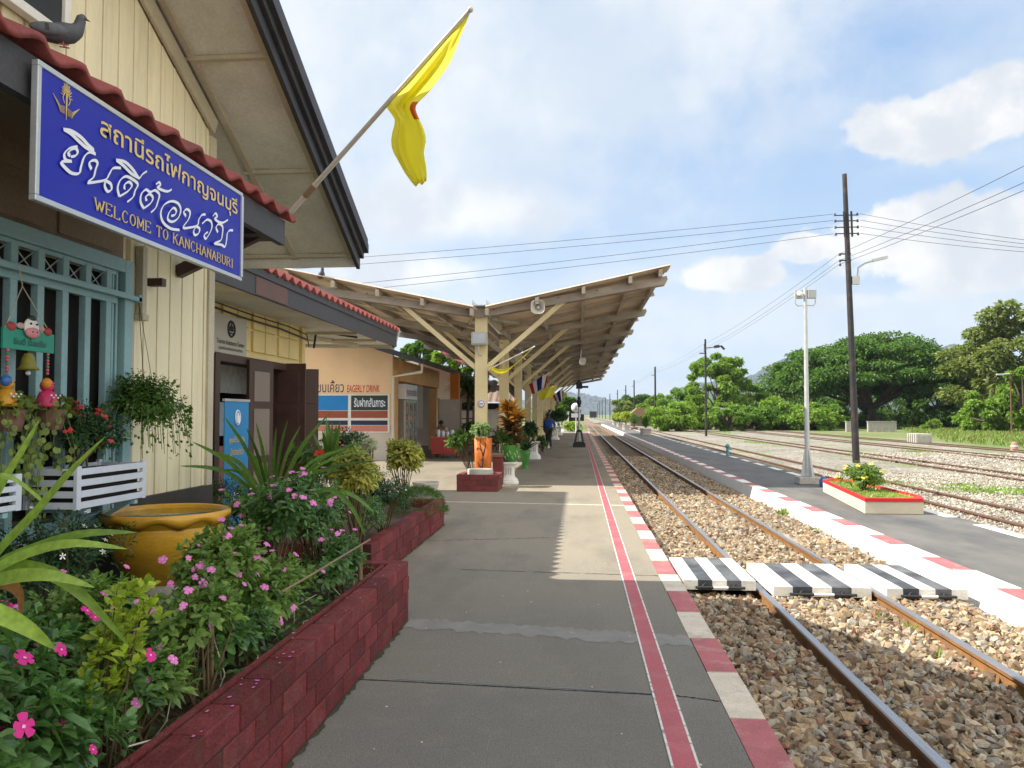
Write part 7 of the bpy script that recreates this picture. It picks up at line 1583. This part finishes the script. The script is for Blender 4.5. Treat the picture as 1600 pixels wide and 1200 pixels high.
vinca('pale pink periwinkle at the far end of the near brick bed', (-1.80, 5.55, .86), (.33, .46, .38), 240, 0, M['pinkl'], 10, 7, L=.06, Wd=.026, r_f=.021)
# gold-green sprig
q = pX(240, 980, -1.75); yy = q.y; yy = 2.62; P_, D_ = [], []
for k in range(85): u = random.random(); P_.append((-1.60+random.gauss(0, .04)+.03*u, yy+random.gauss(0, .075)+.10*u, .62+.36*u)); D_.append((random.gauss(0, .4), random.gauss(0, .4), 1))
plant('lime_shrub', 'upright lime yellow sprig of rounded leaves among the magenta flowers', 'plant', (-1.62, yy, .38), [shoots(np.array(P_), np.array(D_), 7, .055, .032, .1, .9, .03)], leafmat('lime_sprig', (.34, .42, .05), (.2, .28, .04)), stems((-1.62, yy, .38), P_, .004))
# white starry bush
t, p, d = bush('white_flower_bush', 'dark bush dotted with small white star flowers beside the yellow pot', (-2.42, 3.5, .88), (.34, .66, .30), 700, .04, .013, LM['deep'], nl=8, base=(-2.4, 3.6, .36), up=.5, lumps=14)
add_flowers(t, p, d, 34, .014, M['whitef'], minz=.0, w=.55, towards=(.5, -.5, .5))
t, p, d = bush('white_flower_bush', 'small dark bush with white flowers behind the yellow pot', (-2.35, 5.5, .92), (.30, .42, .22), 300, .035, .012, LM['deep'], nl=8, base=(-2.3, 5.5, .36), up=.5)
add_flowers(t, p, d, 14, .012, M['whitef'], minz=.0, w=.55)
# strap leaved lily at the left edge
V1 = []
def strap(pts, w, seg=14):
    """one strap leaf through the given points, folded along its midrib"""
    P = [Vector(p) for p in pts]; V = []; F = []; n = len(P)
    for i in range(seg+1):
        t = i/seg*(n-1); k = min(int(t), n-2); u = t-k; p0, p1, p2, p3 = P[max(k-1, 0)], P[k], P[k+1], P[min(k+2, n-1)]
        p = .5*((2*p1)+(-p0+p2)*u+(2*p0-5*p1+4*p2-p3)*u*u+(-p0+3*p1-3*p2+p3)*u**3); dd = ((p2-p0)*(1-u)+(p3-p1)*u).normalized(); s = dd.cross(Vector((-.35, -.75, .5))).normalized(); up = s.cross(dd); tt = i/seg; wk = w*(.45+.55*min(1, tt*3))*(1-tt**4)+.0008
        V += [p-s*wk/2+up*wk*.16, p, p+s*wk/2+up*wk*.16]
        if i: o = 3*i; F += [(o-3, o-2, o+1, o), (o-2, o-1, o+2, o+1)]
    return np.array([tuple(v) for v in V]), [list(f) for f in F]
base = pY(-70, 1010, 2.0)
def strapp(lst, w): V1.append(strap([base]+[pY(px, py, Y) for px, py, Y in lst], w))
strapp([(-20, 890, 1.95), (60, 800, 1.95), (110, 740, 1.95), (165, 682, 2.0)], .042)
strapp([(-30, 850, 2.0), (0, 770, 2.0), (40, 700, 2.05), (62, 655, 2.1)], .045)
strapp([(-20, 900, 1.9), (50, 860, 1.9), (130, 835, 1.9), (215, 832, 1.95)], .034)
strapp([(-20, 910, 1.85), (30, 872, 1.85), (110, 850, 1.85), (200, 858, 1.9)], .034)
strapp([(-30, 930, 1.85), (10, 905, 1.8), (80, 900, 1.8), (148, 918, 1.85)], .04)
strapp([(-20, 900, 1.9), (60, 890, 1.85), (130, 930, 1.85), (205, 1012, 1.9)], .036)
strapp([(-30, 960, 1.75), (0, 960, 1.75), (50, 985, 1.75), (88, 1015, 1.8)], .045)
strapp([(-40, 840, 1.9), (-20, 780, 1.9), (10, 745, 1.9), (75, 790, 2.0)], .036)
plant('strap_leaf_lily', 'arching light green strap leaves reaching in from the left edge', 'plant', tuple(base), V1, leafmat('strap_leaf', (.20, .30, .055), (.13, .22, .04), trans=.3))
tp_ = pY(12, 915, 1.85); V2 = [strap([tuple(pY(-30, 930, 1.85)), tuple(pY(8, 912, 1.85)), tuple(pY(34, 930, 1.85)), tuple(pY(30, 975, 1.85))], .03, 10)]
plant('withered_leaf', 'curled brown withered leaf at the left edge', 'leaf', tuple(tp_), V2, leafmat('dead_leaf', (.28, .13, .06), (.16, .08, .04)))
# yucca behind the flowers
q = pY(425, 790, 5.55); yb = (q.x, q.y, .45); hv = pY(425, 770, 5.55)
V3 = []
for px, py, dy in ((520, 640, .1), (505, 655, -.1), (470, 665, .2), (450, 655, .3), (432, 668, .2), (400, 660, 0), (385, 668, -.2), (350, 650, -.2), (300, 690, -.35), (280, 728, -.3), (340, 735, -.5), (560, 690, .3), (592, 720, .2), (540, 735, -.3), (380, 700, .3), (490, 700, .4), (415, 690, -.4), (545, 700, 0), (462, 690, -.3), (330, 705, .2), (575, 705, .3)):
    tip = pY(px, py, 5.55+dy); mid = hv.lerp(tip, .5)+Vector((0, 0, .05 if py > 690 else .02)); V3.append(strap([(q.x, q.y, hv.z-.12), tuple(mid), tuple(tip)], .034, 10))
b = MB(); b.tube([yb, (q.x, q.y, hv.z)], .04)
plant('yucca', 'spiky dark green yucca standing among the pink flowers', 'plant', yb, V3, LM['blade'], b)
V3 = [strap([tuple(pY(470, 800, 4.9)), tuple(pY(510, 765, 4.85)), tuple(pY(548, 790, 4.8)), tuple(pY(572, 840, 4.8))], .035), strap([tuple(pY(490, 790, 4.9)), tuple(pY(540, 770, 4.9)), tuple(pY(585, 800, 4.9))], .03), strap([tuple(pY(455, 820, 4.9)), tuple(pY(480, 770, 4.9)), tuple(pY(500, 735, 4.9))], .03), strap([tuple(pY(465, 820, 4.9)), tuple(pY(430, 770, 4.9)), tuple(pY(425, 740, 4.9))], .03)]
plant('strap_leaf_plant', 'loose grassy leaves drooping towards the end of the near brick bed', 'plant', tuple(pY(470, 810, 4.9)), V3, LM['blade'])
# crotons, red flowers and filler in the second bed and behind
def P3(px, py, Y): return tuple(pY(px, py, Y))
t, p, d = bush('croton_shrub', 'pale yellow speckled croton between the two brick beds', P3(558, 745, 7.0), (.30, .32, .36), 260, .075, .032, LM['yellow'], nl=8, base=(pY(558, 745, 7.0).x, 7.0, .3), up=.5)
t, p, d = bush('croton_shrub', 'tall pale yellow croton at the back of the second brick bed', P3(632, 715, 10.6), (.36, .36, .40), 300, .095, .04, LM['yellow'], nl=8, base=(pY(632, 715, 10.6).x, 10.6, .3), up=.5)
t, p, d = bush('white_flower_bush', 'dense green bush flecked with tiny white flowers in the second brick bed', P3(598, 772, 8.4), (.42, .60, .40), 520, .05, .018, LM['deep'], nl=8, base=(pY(598, 772, 8.4).x, 8.4, .3), up=.5, lumps=14); add_flowers(t, p, d, 40, .013, M['whitef'], minz=-.2, w=.6)
t, p, d = bush('green_shrub', 'dark green shrub filling the near end of the second brick bed', P3(560, 800, 7.75), (.30, .35, .34), 260, .05, .02, LM['vinca'], nl=8, base=(pY(560, 800, 7.75).x, 7.75, .3), up=.5)
t, p, d = bush('ixora_shrub', 'shrub with orange and red flower heads behind the yucca', P3(528, 722, 8.2), (.34, .4, .26), 210, .07, .03, LM['vincal'], nl=7, base=(pY(528, 722, 8.2).x, 8.2, .3)); add_flowers(t, p, d, 5, .030, pm('ixora_red', (.60, .05, .03), .6, .1), minz=.2, cluster=7); add_flowers(t, p, d, 2, .03, M['mag'], minz=.2)
t, p, d = bush('green_shrub', 'upright green shrub standing behind the yucca by the folding doors', P3(500, 735, 8.9), (.5, .5, .42), 260, .07, .025, LM['green'], nl=7, base=(pY(500, 735, 8.9).x, 8.9, .3))
bl = [blades((pY(518, 750, 8.0).x, 8.0, .9), 18, .62, .06, (50, 88), .3, 6, 91)]; plant('strap_leaf_plant', 'tuft of upright green blades before the striped shop wall', 'plant', (pY(518, 750, 8.0).x, 8.0, .35), bl, LM['blade'])
# asparagus fern spilling over the second bed
c = pY(658, 790, 10.3); n = 2600; A_ = rng.uniform(0, 6.28, n); rr = rng.uniform(.02, 1, n)**.6; hgt = .22*(1-rr**2)
P_ = np.stack([c.x-.02+.36*rr*np.cos(A_), c.y+.42*rr*np.sin(A_), .40+hgt+rng.uniform(-.04, .02, n)-np.where(rr > .8, .08, 0)], 1); D_ = np.stack([np.cos(A_), np.sin(A_), .6+0*A_], 1)+rng.normal(size=(n, 3))*.5
v, f = leaf_arrays(P_, D_, rdir(n), rng.uniform(.05, .09, n), .007, .3, 'quad'); plant('asparagus_fern', 'feathery green fern spilling over the second brick bed', 'plant', (c.x, c.y, .3), [(v, f)], LM['fern'])
vinca('pink periwinkle clump at the back edge of the near brick bed', (-2.05, 6.0, .80), (.26, .35, .30), 150, 0, M['pinkl'], 5, 17, L=.06, Wd=.026, r_f=.021)
t, p, d = bush('green_shrub', 'fine leaved dull green plant against the dark base of the cream wall', P3(345, 768, 6.2), (.35, .4, .16), 260, .03, .014, LM['deep'], nl=7, base=(pY(345, 768, 6.2).x, 6.2, .35))
# low undergrowth filling the near bed
n = 5200; P_ = np.stack([rng.uniform(-2.72, -1.5, n), rng.uniform(1.0, 5.9, n), rng.uniform(.36, .62, n)], 1)
P_[:, 2] -= np.clip((P_[:, 0]+1.75), 0, 1)*.5; D_ = rng.normal(size=(n, 3))*[1, 1, .6]+np.array([.1, -.1, .6]); v, f = leaf_arrays(P_, D_, rdir(n)+[0, 0, 1], rng.uniform(.03, .065, n), .026, .3)
tag(mesh_obj('undergrowth', v, f, LM['vinca']), kind='stuff')
def vin2(i, c, r, n, lf, fl, nf, lab, L=.065): vinca(lab, c, r, n, 0, fl, nf, 60+i, L=L, Wd=L*.46, r_f=.021, leaf=lf)
vin2(0, (-1.62, 2.25, .58), (.20, .40, .22), 140, 'vinca', M['mag'], 3, 'dark periwinkle overhanging the nearest stretch of brick edge', .08)
vin2(1, (-2.2, 2.2, .66), (.40, .60, .28), 220, 'vinca', M['mag'], 6, 'dark magenta periwinkle at the back of the near left corner', .08)
vin2(2, (-1.64, 4.25, .62), (.20, .50, .26), 190, 'vincal', M['pinkl'], 6, 'light green periwinkle leaning on the bamboo rail')
vin2(3, (-1.60, 5.2, .60), (.18, .45, .24), 170, 'vinca', M['pinkl'], 5, 'periwinkle low behind the far stake of the bamboo rail')
vin2(4, (-1.95, 3.15, .70), (.28, .40, .30), 180, 'vincal', M['pinkl'], 5, 'pale pink periwinkle between the lime sprig and the yellow pot')
vin2(5, (-2.0, 5.15, .92), (.34, .45, .26), 220, 'vinca', M['pinkl'], 9, 'pale pink periwinkle crowding round the foot of the yucca')
vin2(6, (-1.72, 1.35, .62), (.30, .40, .26), 170, 'vinca', M['mag'], 4, 'dark periwinkle at the bottom left, closest of all to the viewer', .08)
vin2(7, (-1.62, 3.75, .54), (.16, .40, .17), 120, 'vinca', M['pinkl'], 3, 'low leafy periwinkle filling the bed edge below the light green plant')
vin2(8, (-1.62, 2.85, .56), (.17, .38, .18), 120, 'vincal', M['pinkl'], 3, 'low light green periwinkle behind the lime sprig at the brick edge')
# bare twigs near brick edge
t = thing('twigs', 'dry bare twigs and creeping stems along the inner edge of the near bed', 'twigs', (-1.6, 3, .36)); b = MB()
for k in range(26):
    y = random.uniform(1.4, 5.6); x = random.uniform(-1.75, -1.5); b.tube([(x, y, .34), (x+random.uniform(-.05, .08), y+random.uniform(-.1, .1), .42), (x+random.uniform(-.06, .1), y+random.uniform(-.25, .25), random.uniform(.36, .62))], random.uniform(.002, .004), 5)
b.build('stems', M['trim'], t)
# bamboo rail
a0, a1, a2 = pY(563, 905, 5.35), pY(563, 852, 5.35), pY(395, 955, 3.2); t = thing('bamboo_rail', 'thin bamboo rail tied to stakes inside the near brick bed', 'railing', (a0.x, a0.y, .36)); M['bamboo'] = pm('bamboo', (.20, .14, .075), .6, .2, 8)
b = MB(); b.tube([(a0.x, a0.y, .34), (a1.x, a1.y, a1.z)], .016, 8); b.build('stake', M['bamboo'], t); b = MB(); a3 = pY(415, 975, 3.3); b.tube([(-1.62, 3.45, .34), (-1.62, 3.45, .66)], .011, 8); b.build('stake', M['bamboo'], t)
b = MB(); b.tube([tuple(pY(578, 843, 5.5)), tuple(pY(480, 902, 4.1)), tuple(pY(440, 925, 3.6))], [.006, .0065, .006], 8); b.build('rail', M['bamboo'], t)
# beige pot on the platform by the second bed
q = pZ(655, 788); pot('plant_pot', 'pale basket-like pot on the ground beside the second brick bed', (q.x, q.y+.6, 0), [(.14, 0), (.15, .02), (.24, .30), (.25, .34)], M['paleconc'])
# white flowering tuft by the shop wall
bush('white_flower_bush', 'pale leaved tuft by the foot of the striped shop wall', P3(575, 698, 12.4), (.28, .28, .18), 90, .09, .03, leafmat('pale_leaf', (.45, .48, .38), (.2, .28, .12)), nl=7, base=(pY(575, 698, 12.4).x, 12.4, .3))
P_ = np.stack([rng.uniform(-2.6, -1.48, 260), rng.uniform(1.2, 5.9, 260), rng.uniform(.345, .37, 260)], 1); v, f = leaf_arrays(P_, rdir(260)*[1, 1, .15], np.tile([0, 0, 1.], (260, 1))+rdir(260)*.3, rng.uniform(.03, .06, 260), .022, .05)
tag(mesh_obj('leaf_litter', v, f, leafmat('litter_leaf', (.24, .15, .07), (.12, .07, .035))), kind='stuff')
# fallen petals and grit on the brick edge
b = MB()
for k in range(46):
    y = random.uniform(1.2, 6); x = -1.31-random.uniform(.01, .13); r = random.uniform(.003, .008); b.add([(x+r*math.cos(j*PI/3)*random.uniform(.6, 1.3), y+r*math.sin(j*PI/3)*1.4, .4525) for j in range(6)], [tuple(range(6))])
tag(b.build('fallen_petals', M['pinkl']), kind='stuff')
# ---------------------------------------------------------------- air
m = bpy.data.materials.new('haze_air'); m.use_nodes = True; nt = m.node_tree
for n_ in list(nt.nodes):
    if n_.type != 'OUTPUT_MATERIAL': nt.nodes.remove(n_)
vp = nt.nodes.new('ShaderNodeVolumePrincipled'); vp.inputs['Color'].default_value = (.74, .85, 1, 1); vp.inputs['Density'].default_value = 1.25e-4; vp.inputs['Anisotropy'].default_value = .2
nt.links.new(vp.outputs[0], nt.nodes['Material Output'].inputs['Volume'])
b = MB(); b.box((-3500, -80, -2.5), (3500, 6200, 420)); tag(b.build('haze', m), kind='stuff')
